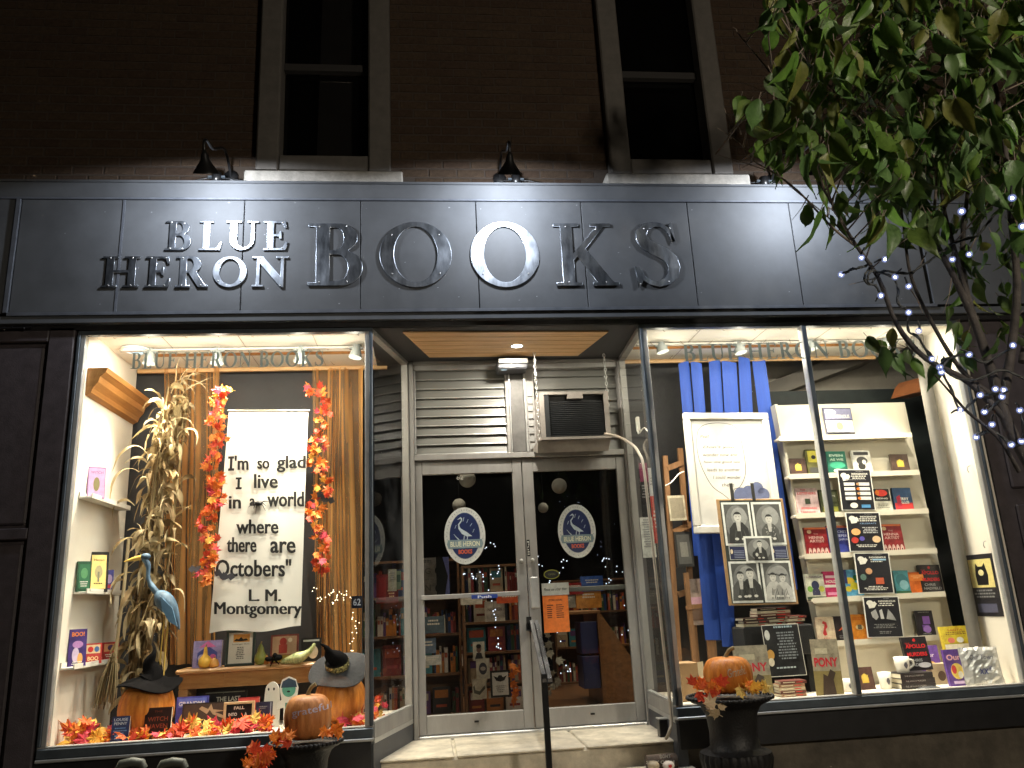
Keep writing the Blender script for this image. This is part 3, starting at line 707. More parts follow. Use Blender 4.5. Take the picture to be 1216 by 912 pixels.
def door(x0, x1, lbl, left):
    e = empty('glass_door', ((x0+x1)/2, DY, ZD), lbl, 'door', 'the pair of glazed shop doors')
    gx0, gx1, gz0, gz1 = (x0+.055, x1-.075, ZD+.165, 2.345) if left else (x0+.085, x1-.07, ZD+.165, 2.345)
    g = MB()
    g.box(x0, gx0, DY-.022, DY+.022, ZD+.034, ZT-.004, ALU, bev=.004); g.box(gx1, x1, DY-.022, DY+.022, ZD+.034, ZT-.004, ALU, bev=.004); g.build('stile', e)
    g = MB(); g.box(gx0+.0005, gx1-.0005, DY-.021, DY+.021, ZD+.034, gz0, ALU, bev=.004); g.build('bottom_rail', e)
    g = MB(); g.box(gx0+.0005, gx1-.0005, DY-.021, DY+.021, gz1, ZT-.004, ALU, bev=.004); g.build('top_rail', e)
    g = MB(); g.box(gx0+.0005, gx1-.0005, DY-.003, DY+.003, gz0+.0005, gz1-.0005, DOORGLASS); g.build('pane', e)
    g = MB(); g.lathe([(.001, -.03), (.012, -.028), (.016, -.004), (.016, 0)], ALU_L, 14, T=Matrix.Translation(((gx1+x1)/2 if left else (x0+gx0)/2, DY-.022, 1.66)) @ Matrix.Rotation(R(-90), 4, 'X')); g.build('lock', e)
    g = MB(); g.box((gx0+gx1)/2-.01, (gx0+gx1)/2+.022, DY-.024, DY-.0215, ZD+.10, ZD+.113, BLACKM); g.build('maker_plate', e)
    return e, gx0, gx1, gz0, gz1
d1, *_g1 = door(DX0+.037, DXM-.004, 'left glass shop door with the blue Push bar', True)
d2, *_g2 = door(DXM+.002, DX1-.020, 'right glass shop door with the orange opening hours sheet', False)
# push bar behind the left pane, bar on the right
def bar(par, x0, x1, z, w_, m=ALU): 
    g = MB(); g.box(x0, x1, DY+.03, DY+.05, z, z+w_, m, bev=.004); g.build('push_bar', par)
zb = at(497, 712, DY+.03).z
g = MB()
pA = at(500, 711, DY-.03); pB = at(613, 703, DY-.03)
g.box(pA.x, pB.x+.03, DY-.04, DY-.026, pA.z-.012, pA.z+.022, ALU, bev=.004); g.build('push_bar', d1)
g = MB(); pP = at(560, 711, DY-.042); w_ = 31*mpp(560, 708, DY-.042); g.box(pP.x, pP.x+w_, DY-.046, DY-.0405, pP.z-.002, pP.z+.026, ink(28, 60, 140)); put_text(g, 'Push', pP.x+w_/2, pP.z+.011, w_*.52, .019, DY-.0475, ink(225, 230, 240), bold=.01); g.build('push_sticker', d1)
pA = at(676, 700, DY+.03); pB = at(744, 697, DY+.03)
g = MB(); g.box(pA.x, pB.x, DY+.026, DY+.04, pA.z-.018, pA.z+.018, ALU, bev=.004); g.build('push_bar', d2)
# pull handle of the right door
pH = at(636, 685, DY-.06); pH2 = at(640, 722, DY-.06)
g = MB(); g.box(pH.x-.045, pH.x+.02, DY-.075, DY-.05, pH2.z, pH.z, ALU_L, bev=.008); g.box(pH.x-.03, pH.x+.005, DY-.05, DY-.0225, pH2.z+.03, pH2.z+.06, ALU); g.box(pH.x-.03, pH.x+.005, DY-.05, DY-.0225, pH.z-.06, pH.z-.03, ALU); g.build('handle', d2)
pS = at(627, 641, DY-.024); g = MB(); hh = 19*mpp(627, 650, DY); g.box(pS.x-.012, pS.x+.012, DY-.0245, DY-.0225, pS.z-hh, pS.z, ink(20, 20, 20))
put_text(g, 'Pull', pS.x, pS.z-hh/2, hh*.8, .014, DY-.0255, ink(215, 215, 210), rot=-math.pi/2); g.build('pull_sticker', d2)

# oval logo stickers
def logo(par, px, py, hw, hh, k=1.0):
    y = DY-.0045; c = at(px, py, y); s = mpp(px, py, y); rx, rz = hw*s, hh*s
    g = MB(); W = ink(205, 208, 205); N = ink(28, 44, 92); Bn = ink(128, 150, 158); O_ = ink(196, 92, 70); wht = ink(190, 205, 215)
    g.ell(c.x, c.z, rx, rz, y, W, 40); g.ell(c.x, c.z, rx*.74, rz*.81, y-.0006, ink(60, 74, 110), 40); g.ell(c.x, c.z, rx*.71, rz*.78, y-.0012, N, 40)
    X = lambda u: c.x+u*rx; Z = lambda v: c.z+v*rz
    g.poly([(X(.36), Z(-.03)), (X(.10), Z(.12)), (X(-.20), Z(.26)), (X(-.26), Z(.38)), (X(-.14), Z(.50)), (X(-.10), Z(.60)), (X(-.18), Z(.66)), (X(-.36), Z(.56)), (X(-.18), Z(.60)), (X(-.16), Z(.54)), (X(-.32), Z(.40)), (X(-.30), Z(.24)), (X(-.14), Z(.06)), (X(.08), Z(-.03))], y-.0018, wht)
    for u in (-.04, .12): g.poly([(X(u), Z(.0)), (X(u+.035), Z(.0)), (X(u-.0), Z(-.16)), (X(u-.035), Z(-.16))], y-.0018, wht)
    for u, v, du, dv in ((-.06, .50, .04, .14), (.12, .44, .06, .13), (.28, .32, .08, .10), (-.46, .26, .05, .12), (-.52, .06, .12, -.12), (-.44, -.02, .12, -.12), (-.36, -.06, .10, -.10), (.40, .10, .06, .12)):
        g.poly([(X(u), Z(v)), (X(u+du+.02), Z(v+dv)), (X(u+du-.01), Z(v+dv)), (X(u-.025), Z(v))], y-.0018, wht)
    g.poly([(X(-.82), Z(-.14)), (X(.82), Z(-.14)), (X(.88), Z(-.30)), (X(.80), Z(-.44)), (X(-.80), Z(-.44)), (X(-.88), Z(-.30))], y-.0024, Bn)
    put_text(g, 'BLUE HERON', c.x, Z(-.29), rx*1.42, rz*.18, y-.003, ink(225, 225, 200), bold=.02)
    put_text(g, 'BOOKS', c.x, Z(-.56), rx*.66, rz*.16, y-.003, O_, bold=.05)
    for q in range(44):
        a = 2*math.pi*q/44
        if 0 < math.sin(a) or q % 2: g.ell(c.x+rx*.87*math.cos(a), c.z+rz*.905*math.sin(a), rx*.018, rz*.022, y-.0012, ink(120, 125, 135), 5)
    g.build('logo_sticker', par)
logo(d1, 552, 636, 24.5, 33.5); logo(d2, 685, 630.5, 22.5, 31)
# 62 over the left door
pN = at(546, 567, DY-.004); g = MB(); put_text(g, '62', pN.x, pN.z, .05, .036, DY-.0045, ink(190, 190, 180)); g.build('street_number', d1)
# orange hours sheet
def sheet(par, px0, py0, px1, py1, y, m, th=.001):
    a = at(px0, py0, y); c = at(px1, py1, y); return a.x, c.x, c.z, a.z
x0, x1, z0, z1 = sheet(d2, 644, 706, 677, 750, DY-.005, None)
g = MB(); OR = ink(214, 112, 40); K = ink(70, 40, 20)
g.box(x0, x1, DY-.0052, DY-.004, z0, z1, OR); put_text(g, 'STORE HOURS', (x0+x1)/2, z1-.045, .105, .014, DY-.0056, K, bold=.02)
for q in range(7): g.rect(x0+.03, x0+.03+rng.uniform(.03, .05), z1-.085-q*.015, z1-.079-q*.015, DY-.0056, K); g.rect(x0+.10, x0+.10+rng.uniform(.04, .06), z1-.085-q*.015, z1-.079-q*.015, DY-.0056, K)
g.build('hours_sheet', d2)
x0, x1, z0, z1 = sheet(d2, 643, 693, 676, 706, DY-.007, None)
g = MB(); g.box(x0, x1, DY-.0072, DY-.006, z0, z1, ink(170, 170, 160)); put_text(g, 'Please use other door', (x0+x1)/2, (z0+z1)/2, (x1-x0)*.86, .022, DY-.0078, ink(30, 30, 30), shear=.3); g.build('notice_strip', d2)
pO = at(655, 682, DY-.005); g = MB(); g.ell(pO.x, pO.z, .062, .036, DY-.005, ink(120, 120, 40), 28); g.ell(pO.x, pO.z, .054, .029, DY-.0056, ink(22, 24, 20), 28)
put_text(g, 'OPEN', pO.x, pO.z, .055, .013, DY-.0062, ink(110, 110, 70)); g.build('oval_sticker', d2)

# ---- lights of the displays: track heads, puck light
GREYM = mat('pale_grey_track_head', (.20, .22, .215), .5, var=.08)
def track_head(px, py, y, tgt, label, flip=1, tgts=None):
    p = at(px, py, y); zt = ZC-.03
    e = empty('track_spotlight', (p.x, y, zt), label, 'spotlight', 'track spotlights in the shop windows')
    d = (Vector(tgt)-Vector((p.x, y, p.z))).normalized()
    q = d.to_track_quat('-Z', 'Y').to_matrix().to_4x4()
    T = Matrix.Translation((p.x, y, p.z)) @ q
    g = MB(); g.lathe([(.001, .09), (.024, .088), (.026, .04), (.050, -.05), (.048, -.052), (.024, .03), (.001, .031)], GREYM, 20, T=T); g.build('head', e)
    g = MB(); g.lathe([(.0005, -.02), (.034, -.02)], lamp_mat('track_bulb', (1, .88, .68), 8), 18, T=T); g.build('bulb', e)
    g = MB(); g.tube([(p.x, y, zt+.02), (p.x+.01*flip, y, zt-.02), (p.x+.02*flip, y, p.z+.07), tuple(Vector((p.x, y, p.z))-d*.07)], .010, GREYM, 8); g.box(p.x-.05, p.x+.05, y-.012, y+.012, zt+.006, zt+.02, GREYM); g.build('arm', e)
    l = bpy.data.lights.new('track_light', 'SPOT'); l.energy = P_TRACK; l.color = (1, .88, .70); l.spot_size = R(74); l.spot_blend = 1; l.shadow_soft_size = .03
    lo = bpy.data.objects.new('track_light', l); col.objects.link(lo); lo.parent = e
    l2 = bpy.data.lights.new('track_ceiling_fill', 'POINT'); l2.energy = P_TRACK*.009; l2.color = (1, .88, .70); l2.shadow_soft_size = .04; lo2 = bpy.data.objects.new('track_ceiling_fill', l2); col.objects.link(lo2); lo2.parent = e; lo2.location = Vector((0, 0, p.z-zt))+d*.10  # point fill added to brighten the ceiling; the heads throw no light upward
    lo.matrix_local = Matrix.Translation(-Vector((p.x, y, zt))) @ Matrix.Translation(Vector((p.x, y, p.z))+d*.056) @ q
track_head(178, 424, .42, (-2.0, .30, .63), 'track spotlight hanging behind the first word of the left window')
track_head(258, 424, .42, (-1.5, .22, .63), 'track spotlight hanging behind the second word of the left window')
track_head(357, 422, .42, (-1.05, .34, .63), 'track spotlight hanging in the middle of the last word of the left window')
track_head(423, 417, .40, (-.95, .2, .63), 'tilted track spotlight in the right corner of the left window', -1)
track_head(785, 411, .46, (2.3, .30, .7), 'tilted track spotlight in the left corner of the right window')
track_head(878, 412, .46, (2.8, .22, .7), 'track spotlight hanging just above the blue cloth strips')
track_head(962, 408, .46, (3.3, .38, .7), 'track spotlight hanging just right of the mullion')
track_head(1050, 404, .46, (3.7, .25, .7), 'track spotlight at the right end behind the tree leaves')
for x0, x1, y, l_ in ((-2.2, -.47, .40, 'thin grey light track on the ceiling of the left display'), (1.66, 3.98, .44, 'thin grey light track on the ceiling of the right display')):
    g = MB(); g.box(x0, x1, y, y+.03, ZC-.012, ZC+.005, mat('track_aluminium', (.42, .40, .36), .5), bev=.003)
    o = bpy.data.objects.new('light_track', g.data('light_track', (x0, y, ZC))); o.location = (x0, y, ZC); col.objects.link(o); tag(o, l_, 'track')
pk = empty('recessed_light', (-2.13, .45, ZC), 'round bluish ceiling light in the left corner of the left window', 'lamp')
g = MB(); g.lathe([(.0005, -.004), (.085, -.004)], lamp_mat('blue_white_disc', (.22, .66, .95), 1.0), 28, (-2.09, .42, ZC)); g.build('lens', pk)
g = MB(); g.lathe([(.085, .0), (.085, -.006), (.10, -.006), (.102, .004)], WHITE, 28, (-2.09, .42, ZC)); g.build('ring', pk)
def area_light(name, loc, size, power, c, rot, sy=None):
    l = bpy.data.lights.new(name, 'AREA'); l.energy = power; l.color = c; l.size = size
    if sy: l.shape = 'RECTANGLE'; l.size_y = sy
    o = bpy.data.objects.new(name, l); col.objects.link(o); o.location = loc; o.rotation_euler = rot; return o
# unseen lamp battens added behind the fascia to light the display fronts
for x, w_, lab_ in ((-1.33, 1.6, 'added unseen lamp batten behind the head of the left window'), (2.8, 2.2, 'added unseen lamp batten behind the head of the right window')):
    e = empty('added_lamp_batten', (x, .075, ZC-.01), lab_, 'lamp')
    g = MB(); g.box(x-w_/2, x+w_/2, .055, .095, ZC-.012, ZC+.01, WHITE, bev=.004); g.build('housing', e)
    o = area_light('batten_fill_light', (0, 0, -.016), w_, P_DISPLAY, (1, .90, .74), (R(24), 0, 0), .03); o.parent = e

# ---- AC unit
def at_q(px, py, y): return at(px, py, y)
a = at(640, 465, .55); c = at(727, 530, .55)
ax0, ax1, az0, az1 = a.x, c.x, at(727, 520, .55).z, at(680, 465, .55).z
ac = empty('air_conditioner', ((ax0+ax1)/2, .55, az0), 'boxy window air conditioner over the right door', 'air conditioner')
ACM = mat('dirty_beige_metal', (.30, .27, .24), .55, var=.25, scale=8, bump=.08)
ACK = mat('black_fin', (.02, .022, .024), .5)
g = MB(); g.box(ax0, ax1, .55, .86, az0, az0+.02, ACM); g.box(ax0, ax1, .55, .86, az1-.02, az1, ACM); g.box(ax0, ax0+.035, .55, .86, az0+.02, az1-.02, ACM); g.box(ax1-.035, ax1, .55, .86, az0+.02, az1-.02, ACM); g.box(ax0+.035, ax1-.035, .60, .86, az0+.02, az1-.02, ACK); 
g.box(ax0+.22, ax1-.20, .548, .60, az1-.055, az1-.0205, ACM); g.build('casing', ac)
fin = MB(); fin.box(0, ax1-ax0-.09, 0, .02, 0, .006, ACK); fm = fin.data('fin')
nf = int((az1-az0-.085)/.0155)
for k in range(nf): piece('fin', fm, ac, (ax0+.045-(ax0+ax1)/2, .012, .03+k*.0155))
g = MB(); g.box(ax0+.036, ax0+.072, .552, .60, az0+.022, az1-.022, ACK); g.build('side_grille', ac)
g = MB(); g.add([(ax0-.03, .60, az0-.09), (ax1-.02, .60, az0-.09), (ax1+.01, .86, az0-.03), (ax0-.03, .86, az0-.03), (ax0-.03, .56, az0-.004), (ax1+.0, .56, az0-.004), (ax1+.01, .86, az0-.004), (ax0-.03, .86, az0-.004)], [(0, 1, 2, 3), (4, 7, 6, 5), (0, 4, 5, 1), (1, 5, 6, 2), (2, 6, 7, 3), (3, 7, 4, 0)], ACM); g.build('support_tray', ac)
def chain(name, p0, p1, label, n):
    e = empty(name, p0, label, 'chain'); P0, P1 = Vector(p0), Vector(p1); 
    ln = MB(); L = (P1-P0).length/n*.62
    pts = [(.009*math.cos(t), 0, L*math.sin(t)) for t in [2*math.pi*k/10 for k in range(11)]]
    ln.tube(pts, .0028, ALU_L, 5, cap=False); me = ln.data('link')
    d = (P1-P0); rot = d.to_track_quat('Z', 'Y')
    for k in range(n):
        o = piece('link', me, e, tuple(d*(k+.5)/n)); o.rotation_mode = 'QUATERNION'; o.rotation_quaternion = rot @ Euler((0, 0, (k % 2)*math.pi/2)).to_quaternion()
chain('support_chain', (ax0-.015, .58, ZC-.01), (ax0-.015, .565, az0-.01), 'steel chain at the left side of the air conditioner', 26)
chain('support_chain', (ax1+.02, .66, ZC-.01), (ax1+.02, .66, az1-.13), 'steel chain at the right side of the air conditioner', 16)
# drain hose
h0 = at(718, 515, .52); pts = [h0, at(735, 519, .45), at(752, 529, .35), at(768, 539, .24), at(774, 552, .16), at(777, 600, .13), at(783, 680, .10), at(791, 780, .07), at(797, 850, .03), at(795, 868, .0), at(791, 877, .05)]
pts = [Vector((min(p[0], 1.545), p[1], p[2])) for p in pts]; g = MB()
g.tube(smooth_path(pts), .0105, mat('yellowed_plastic_hose', (.42, .36, .28), .5, var=.2), 8)
o = bpy.data.objects.new('drain_hose', g.data('drain_hose', h0)); o.location = h0; col.objects.link(o); tag(o, 'thin beige drain hose running from the air conditioner down the corner post', 'hose')
# emergency light / closer box under the soffit
p = at(608, 432, .70); e = empty('sensor_box', (p.x, .70, ZC), 'dark grey box with a small blue lamp under the soffit over the doors', 'box')
w_ = 36*mpp(608, 432, .7)
g = MB(); g.box(p.x-w_/2, p.x+w_/2, .66, .84, p.z-.05, p.z+.025, mat('graphite_plastic', (.06, .062, .07), .4, var=.1), bev=.01); g.box(p.x-w_/2+.01, p.x+w_/2, .64, .66, p.z-.01, p.z+.03, ALU_L, bev=.004); g.build('body', e)
g = MB(); q = at(596, 439, .655); g.lathe([(.0005, 0), (.026, 0)], lamp_mat('blue_indicator', (.30, .75, 1), .5), 16, (q.x+.02, .69, p.z-.053), sy=.6); g.build('indicator', e)

# handrail
rl = empty('handrail', (.68, -.28, .30), 'black handrail post with flat polished steel rail in front of the doors', 'handrail')
g = MB(); g.box(.668, .704, -.30, -.264, .30, .93, BLACKM, bev=.004); g.build('post', rl)
g = MB(); g.box(.70, .736, .60, .636, 1.16, 1.25, BLACKM); g.build('wall_bracket', rl)
SR = mat('polished_rail_steel', (.62, .62, .64), .22, metal=1, var=.2, scale=7)
a = at(650, 808, -.30); b_ = at(634, 738, .55)
g = MB()
dx = Vector((1, 0, 0))*.030; up = Vector((0, 0, .010))
A_, B_ = Vector(a), Vector(b_)
for s0, s1 in ((-1, -.15), (.15, 1)):
    vs = [A_+dx*s0, A_+dx*s1, B_+dx*s1, B_+dx*s0]; g.add([v-up for v in vs]+[v+up for v in vs], [(0, 3, 2, 1), (4, 5, 6, 7), (0, 1, 5, 4), (1, 2, 6, 5), (2, 3, 7, 6), (3, 0, 4, 7)], SR)
g.build('rail', rl)
g = MB(); g.add([v-up*2 for v in [A_-dx*.95, A_+dx*.95, B_+dx*.95, B_-dx*.95]]+[v-up*1.02 for v in [A_-dx*.95, A_+dx*.95, B_+dx*.95, B_-dx*.95]], [(0, 3, 2, 1), (4, 5, 6, 7), (0, 1, 5, 4), (1, 2, 6, 5), (2, 3, 7, 6), (3, 0, 4, 7)], BLACKM); g.box(B_.x-.025, B_.x+.025, .55, .84, B_.z-.07, B_.z-.02, BLACKM); g.build('rail_channel', rl)

# ================= LEFT DISPLAY =================
def place(px, pyb, w, h, y=None, z=None, ymin=.06, ymax=.92):
    """base centre (px, pyb) with pixel size w x h at depth y, or standing on height z"""
    if y is None:
        d = CR*((px-608)/FPX) + CU*(-(pyb-456)/FPX) + CF; y = d.y*(z-EYE)/d.z-DIST; y = min(ymax, max(ymin, y))
    p = at(px, pyb, y); W = w*mpp(px, pyb, y); H = at(px, pyb-h, y).z-p.z
    if z is not None: H += p.z-z if False else 0; p.z = z
    return p, W, H
def printing(mb, W, H, decor, y0=-.0007):
    """decor in 0..1 of a face of W x H, x from the left, z from below"""
    y = y0
    for d in decor:
        k = d[0]
        if k == 'r': mb.rect((d[1]-.5)*W, (d[2]-.5)*W, d[3]*H, d[4]*H, y, d[5])
        elif k == 'e': mb.ell((d[1]-.5)*W, d[2]*H, d[3]*W, d[4]*H, y, d[5], 18)
        elif k == 'p': mb.poly([((u-.5)*W, v*H) for u, v in d[1]], y, d[2])
        elif k == 't': put_text(mb, d[1], (d[2]-.5)*W, d[3]*H, d[4]*W, d[5]*H, y, d[6], bold=d[7] if len(d) > 7 else 0)
        elif k == 'l':   # illegible lines of small print
            rg = random.Random(int(d[2]*977)+int(W*1e4))
            for q in range(d[6]):
                ww = rg.uniform(.55, 1)*d[3]; zz = d[2]-q*d[4]
                x_ = -ww/2
                while x_ < ww/2-.01:
                    l_ = min(rg.uniform(.03, .10), ww/2-x_); mb.rect((d[1]+x_-.5)*W, (d[1]+x_+l_-.5)*W, zz*H, (zz+d[4]*.5)*H, y, d[5]); x_ += l_+.02
        y -= .0005
def book(px, pyb, w, h, y=None, z=None, color=(90, 60, 60), decor=(), label='', th=.025, lean=8, turn=0, roll=0, group=None, name='book', cat='book', thin=False, ymax=.92, loc=None, size=None):
    if loc is None: p, W, H = place(px, pyb, w, h, y, z, ymax=ymax)
    else: p, (W, H) = Vector(loc), size
    H = H/max(.5, math.cos(R(lean)))
    e = empty(name, p, label, cat, group, rot=(R(-lean), R(roll), R(turn)))
    C = cover_ink(*color)
    if thin:
        g = MB(); g.box(-W/2, W/2, 0, .004, 0, H, C); g.build('sheet', e, local=True)
    else:
        c = .0025
        g = MB(); g.box(-W/2, W/2, 0, c, 0, H, C); g.box(-W/2, W/2, th-c, th, 0, H, C); g.box(-W/2, -W/2+c, c, th-c, 0, H, C); g.build('cover', e, local=True)
        g = MB(); g.box(-W/2+c, W/2-.003, c, th-c, .003, H-.003, PAGES); g.build('pages', e, local=True)
    if decor:
        g = MB(); printing(g, W, H, decor); g.build('cover_print', e, local=True)
    return e
K = ink(20, 18, 20); Wt = ink(225, 222, 212); RED = ink(190, 40, 40); YEL = ink(225, 190, 60); ORG = ink(225, 120, 40); BLU = ink(50, 70, 160); GRN = ink(60, 120, 70); PUR = ink(110, 70, 150); GOLD = ink(200, 165, 60); PNK = ink(225, 150, 170); TEAL = ink(50, 140, 150); GRY = ink(130, 130, 130); NAVY = ink(35, 40, 75)

# wall shelves with what stands on them (the wall faces +x)
def ledge(y0, y1, z, label):
    g = MB(); x = -2.26; g.box(x, x+.085, y0, y1, z-.014, z, WHITE, bev=.002); g.box(x+.078, x+.085, y0, y1, z, z+.018, WHITE); g.box(x, x+.008, y0, y1, z, z+.03, WHITE)
    o = bpy.data.objects.new('picture_ledge', g.data('picture_ledge', (x, y0, z))); o.location = (x, y0, z); col.objects.link(o); tag(o, label, 'shelf', 'picture ledges on the left cream wall')
zl = [2.16, 1.555, 1.10]
ledge(.10, .80, zl[0], 'topmost white picture ledge on the left cream wall')
ledge(.15, .85, zl[1], 'middle white picture ledge on the left cream wall')
ledge(.06, .80, zl[2], 'lowest white picture ledge on the left cream wall')
def wbook(px, pyb, w, h, zi, color, decor, label, **k):
    # find y on the line x=-2.2
    q = on_x(px, pyb, -2.205); loc = (-2.205, q.y, zl[zi]+.001)
    s = mpp(px, pyb, q.y); H = at(px, pyb-h, q.y).z-at(px, pyb, q.y).z
    return book(0, 0, 0, 0, color=color, decor=decor, label=label, loc=loc, size=(w*s*k.pop('wk', 1.15), H), lean=6, turn=k.pop('turn', 38), **k)
wbook(114, 588, 18, 38, 0, (150, 110, 150), [('r', .05, .95, .05, .95, ink(190, 150, 190)), ('e', .5, .45, .18, .22, ink(120, 110, 70)), ('t', 'WITCH', .5, .82, .7, .08, ink(110, 50, 110))], 'pink and purple book on the topmost ledge of the left wall')
wbook(99, 702, 14, 36, 1, (35, 80, 55), [('r', .12, .88, .1, .9, ink(50, 110, 75)), ('e', .5, .6, .25, .18, ink(90, 150, 100)), ('l', .5, .3, .6, .07, Wt, 3)], 'dark green book leaning on the middle ledge of the left wall')
wbook(116, 702, 20, 48, 1, (18, 16, 14), [('r', .12, .88, .08, .92, ink(225, 195, 120)), ('e', .5, .5, .2, .16, ink(160, 150, 110)), ('r', .45, .55, .25, .5, ink(110, 110, 90)), ('t', 'Heron', .5, .80, .5, .06, K), ('l', .5, .2, .5, .05, K, 1)], 'yellow print in a narrow black frame on the middle ledge', name='framed_print', cat='picture')
wbook(129, 703, 9, 27, 1, (70, 70, 140), [('e', .5, .6, .35, .2, ink(170, 150, 190)), ('r', .2, .8, .2, .35, ink(190, 60, 80))], 'small blue and white book beside the black framed print')
wbook(91, 790, 18, 44, 2, (62, 40, 110), [('t', 'BOO!', .5, .86, .7, .12, ink(230, 130, 60), .03), ('e', .5, .58, .3, .10, ink(180, 130, 190)), ('e', .4, .3, .2, .2, ink(200, 180, 210)), ('e', .65, .2, .15, .15, ink(220, 160, 90)), ('l', .5, .1, .7, .05, Wt, 2)], 'tall purple picture book on the lowest ledge of the left wall')
wbook(110, 786, 18, 24, 2, (170, 50, 45), [('r', .1, .9, .5, .92, ink(220, 190, 150)), ('e', .35, .7, .16, .14, RED), ('e', .7, .7, .14, .14, ink(70, 100, 150)), ('t', 'BOO', .5, .25, .6, .2, ink(235, 200, 150), .02)], 'red and cream board book in the middle of the lowest ledge')
wbook(131, 784, 17, 22, 2, (175, 45, 40), [('r', .1, .9, .5, .9, ink(225, 160, 110)), ('e', .5, .7, .2, .15, ink(90, 60, 110)), ('l', .5, .3, .7, .1, Wt, 2)], 'second small red board book at the right end of the lowest ledge')

# curtains
def curtain(px0, px1, pyt, pyb, y, label, n, seed, taper=0):
    CUR = mat('orange_sheer_cloth', (.80, .44, .15), .8, var=.1, scale=5, stretch=(3, 3, .2), trans=.45)
    if 'orange_sheer_cloth_alpha' not in MATS:
        MATS['orange_sheer_cloth_alpha'] = CUR; nt = CUR.node_tree; o = nt.nodes['Material Output']; src = o.inputs[0].links[0].from_socket
        tr = nt.nodes.new('ShaderNodeBsdfTransparent'); ms = nt.nodes.new('ShaderNodeMixShader')
        n_ = nt.nodes.new('ShaderNodeLayerWeight'); n_.inputs[0].default_value = .45
        
        mr = nt.nodes.new('ShaderNodeMapRange'); mr.inputs[1].default_value = .15; mr.inputs[2].default_value = .66; mr.inputs[3].default_value = .26; mr.inputs[4].default_value = .95; nt.links.new(n_.outputs['Facing'], mr.inputs[0])
        nt.links.new(mr.outputs[0], ms.inputs[0]); nt.links.new(tr.outputs[0], ms.inputs[1]); nt.links.new(src, ms.inputs[2]); nt.links.new(ms.outputs[0], o.inputs[0])
    rg = random.Random(seed); a = at(px0, pyt, y); b = at(px1, pyt, y); a2 = at(px0, pyb, y); b2 = at(px1, pyb, y)
    NX, NZ = 150, 26; vs = []; ph = [rg.uniform(0, 6) for _ in range(5)]; fr = [n*k_*rg.uniform(.85, 1.2) for k_ in (.35, .6, 1, 1.6, 2.6)]
    for j in range(NZ+1):
        v = j/NZ; z = a.z+(a2.z-a.z)*v
        for i in range(NX+1):
            u = i/NX; x = (a.x+(b.x-a.x)*u)*(1-v)+(a2.x+(b2.x-a2.x)*u)*v
            d = sum((.5, .42, .34, .22, .10)[k]*math.sin(2*math.pi*fr[k]*(u+.07*math.sin(v*2.2+ph[k]+3*u))+ph[k]) for k in range(5))
            vs.append((x+.012*math.sin(9*u+v*2+ph[0]), y+.10*(abs(d)**.8)*(1 if d > 0 else -1)*(.45+.55*v), z))
    g = MB(); g.add(vs, [(j*(NX+1)+i, (j+1)*(NX+1)+i, (j+1)*(NX+1)+i+1, j*(NX+1)+i+1) for j in range(NZ) for i in range(NX)], CUR, smooth=True)
    o = bpy.data.objects.new('sheer_curtain', g.data('sheer_curtain', a)); o.location = a; col.objects.link(o); tag(o, label, 'curtain', 'orange sheer curtains of the left display')
curtain(193, 262, 438, 790, .93, 'orange sheer curtain left of the quote banner behind the corn stalks', 4.6, 1)
curtain(372, 430, 438, 800, .90, 'orange sheer curtain right of the quote banner', 4.0, 2)

# quote banner
by = .55
tl = at(272, 489, by); trp = at(366, 489, by); blp = at(249, 752, by); brp = at(357, 745, by)
bn = empty('quote_banner', (tl+trp)/2, 'tall white cloth banner with a cut out October quotation', 'banner')
g = MB(); NX, NZ = 14, 30; vs = []
def banner_pt(u, v, off=0):
    p = (tl.lerp(trp, u)).lerp(blp.lerp(brp, u), v); p = Vector(p)
    p.y += .012*math.sin(3.1*u+5*v)*v + .006*math.sin(11*u-3*v)*v - .03*(v**3)*math.sin(2.5*u)+off
    p.z += .012*v*v*math.sin(8*u)
    return p
for j in range(NZ+1):
    for i in range(NX+1): vs.append(banner_pt(i/NX, j/NZ))
g.add(vs, [(j*(NX+1)+i, (j+1)*(NX+1)+i, (j+1)*(NX+1)+i+1, j*(NX+1)+i+1) for j in range(NZ) for i in range(NX)], mat('white_banner_cloth', (.80, .77, .70), .8, var=.03, scale=4, bump=.06, bscale=12, trans=.15), smooth=True); g.build('cloth', bn)
g = MB(); g.tube([tuple(tl+Vector((-.01, .0, .01))), tuple(trp+Vector((.01, 0, .01)))], .006, mat('banner_rod', (.5, .5, .4), .5), 8); g.build('rod', bn)
INK = ink(28, 27, 27)
def banner_text(s, px0, px1, pyt, pyb, bold=.013, rot=0, shear=0):
    vs, fs, _ = text_mesh(s, bold, shear); out = []
    for a_, b__ in vs:
        X = px0+(px1-px0)*a_; Y_ = pyb+(pyt-pyb)*b__ + rot*(a_-.5)*(px1-px0)
        p = at(X, Y_, by)
        # u,v on the banner
        v = max(0, min(1, (tl.z-p.z)/(tl.z-(blp.z+brp.z)/2))); L_ = tl.lerp(blp, v).x; R_ = trp.lerp(brp, v).x; u = (p.x-L_)/(R_-L_)
        q = banner_pt(u, v, -.006); out.append((p.x, q.y, p.z))
    qt = MB(); qt.add(out, fs, INK); qt.build('word', bn)
def serif_I(px0, px1, pyt, pyb):
    g = MB()
    for a_, b_, c_, d_ in ((px0, px1, pyt, pyt+(pyb-pyt)*.16), (px0, px1, pyb-(pyb-pyt)*.16, pyb), (px0+(px1-px0)*.32, px1-(px1-px0)*.32, pyt+(pyb-pyt)*.161, pyb-(pyb-pyt)*.161)):
        A = at(a_, c_, by-.01); B = at(b_, d_, by-.01); g.rect(A.x, B.x, B.z, A.z, by-.012, INK)
    g.build('word', bn)
serif_I(271, 278, 542, 559); serif_I(280, 287, 567, 581)
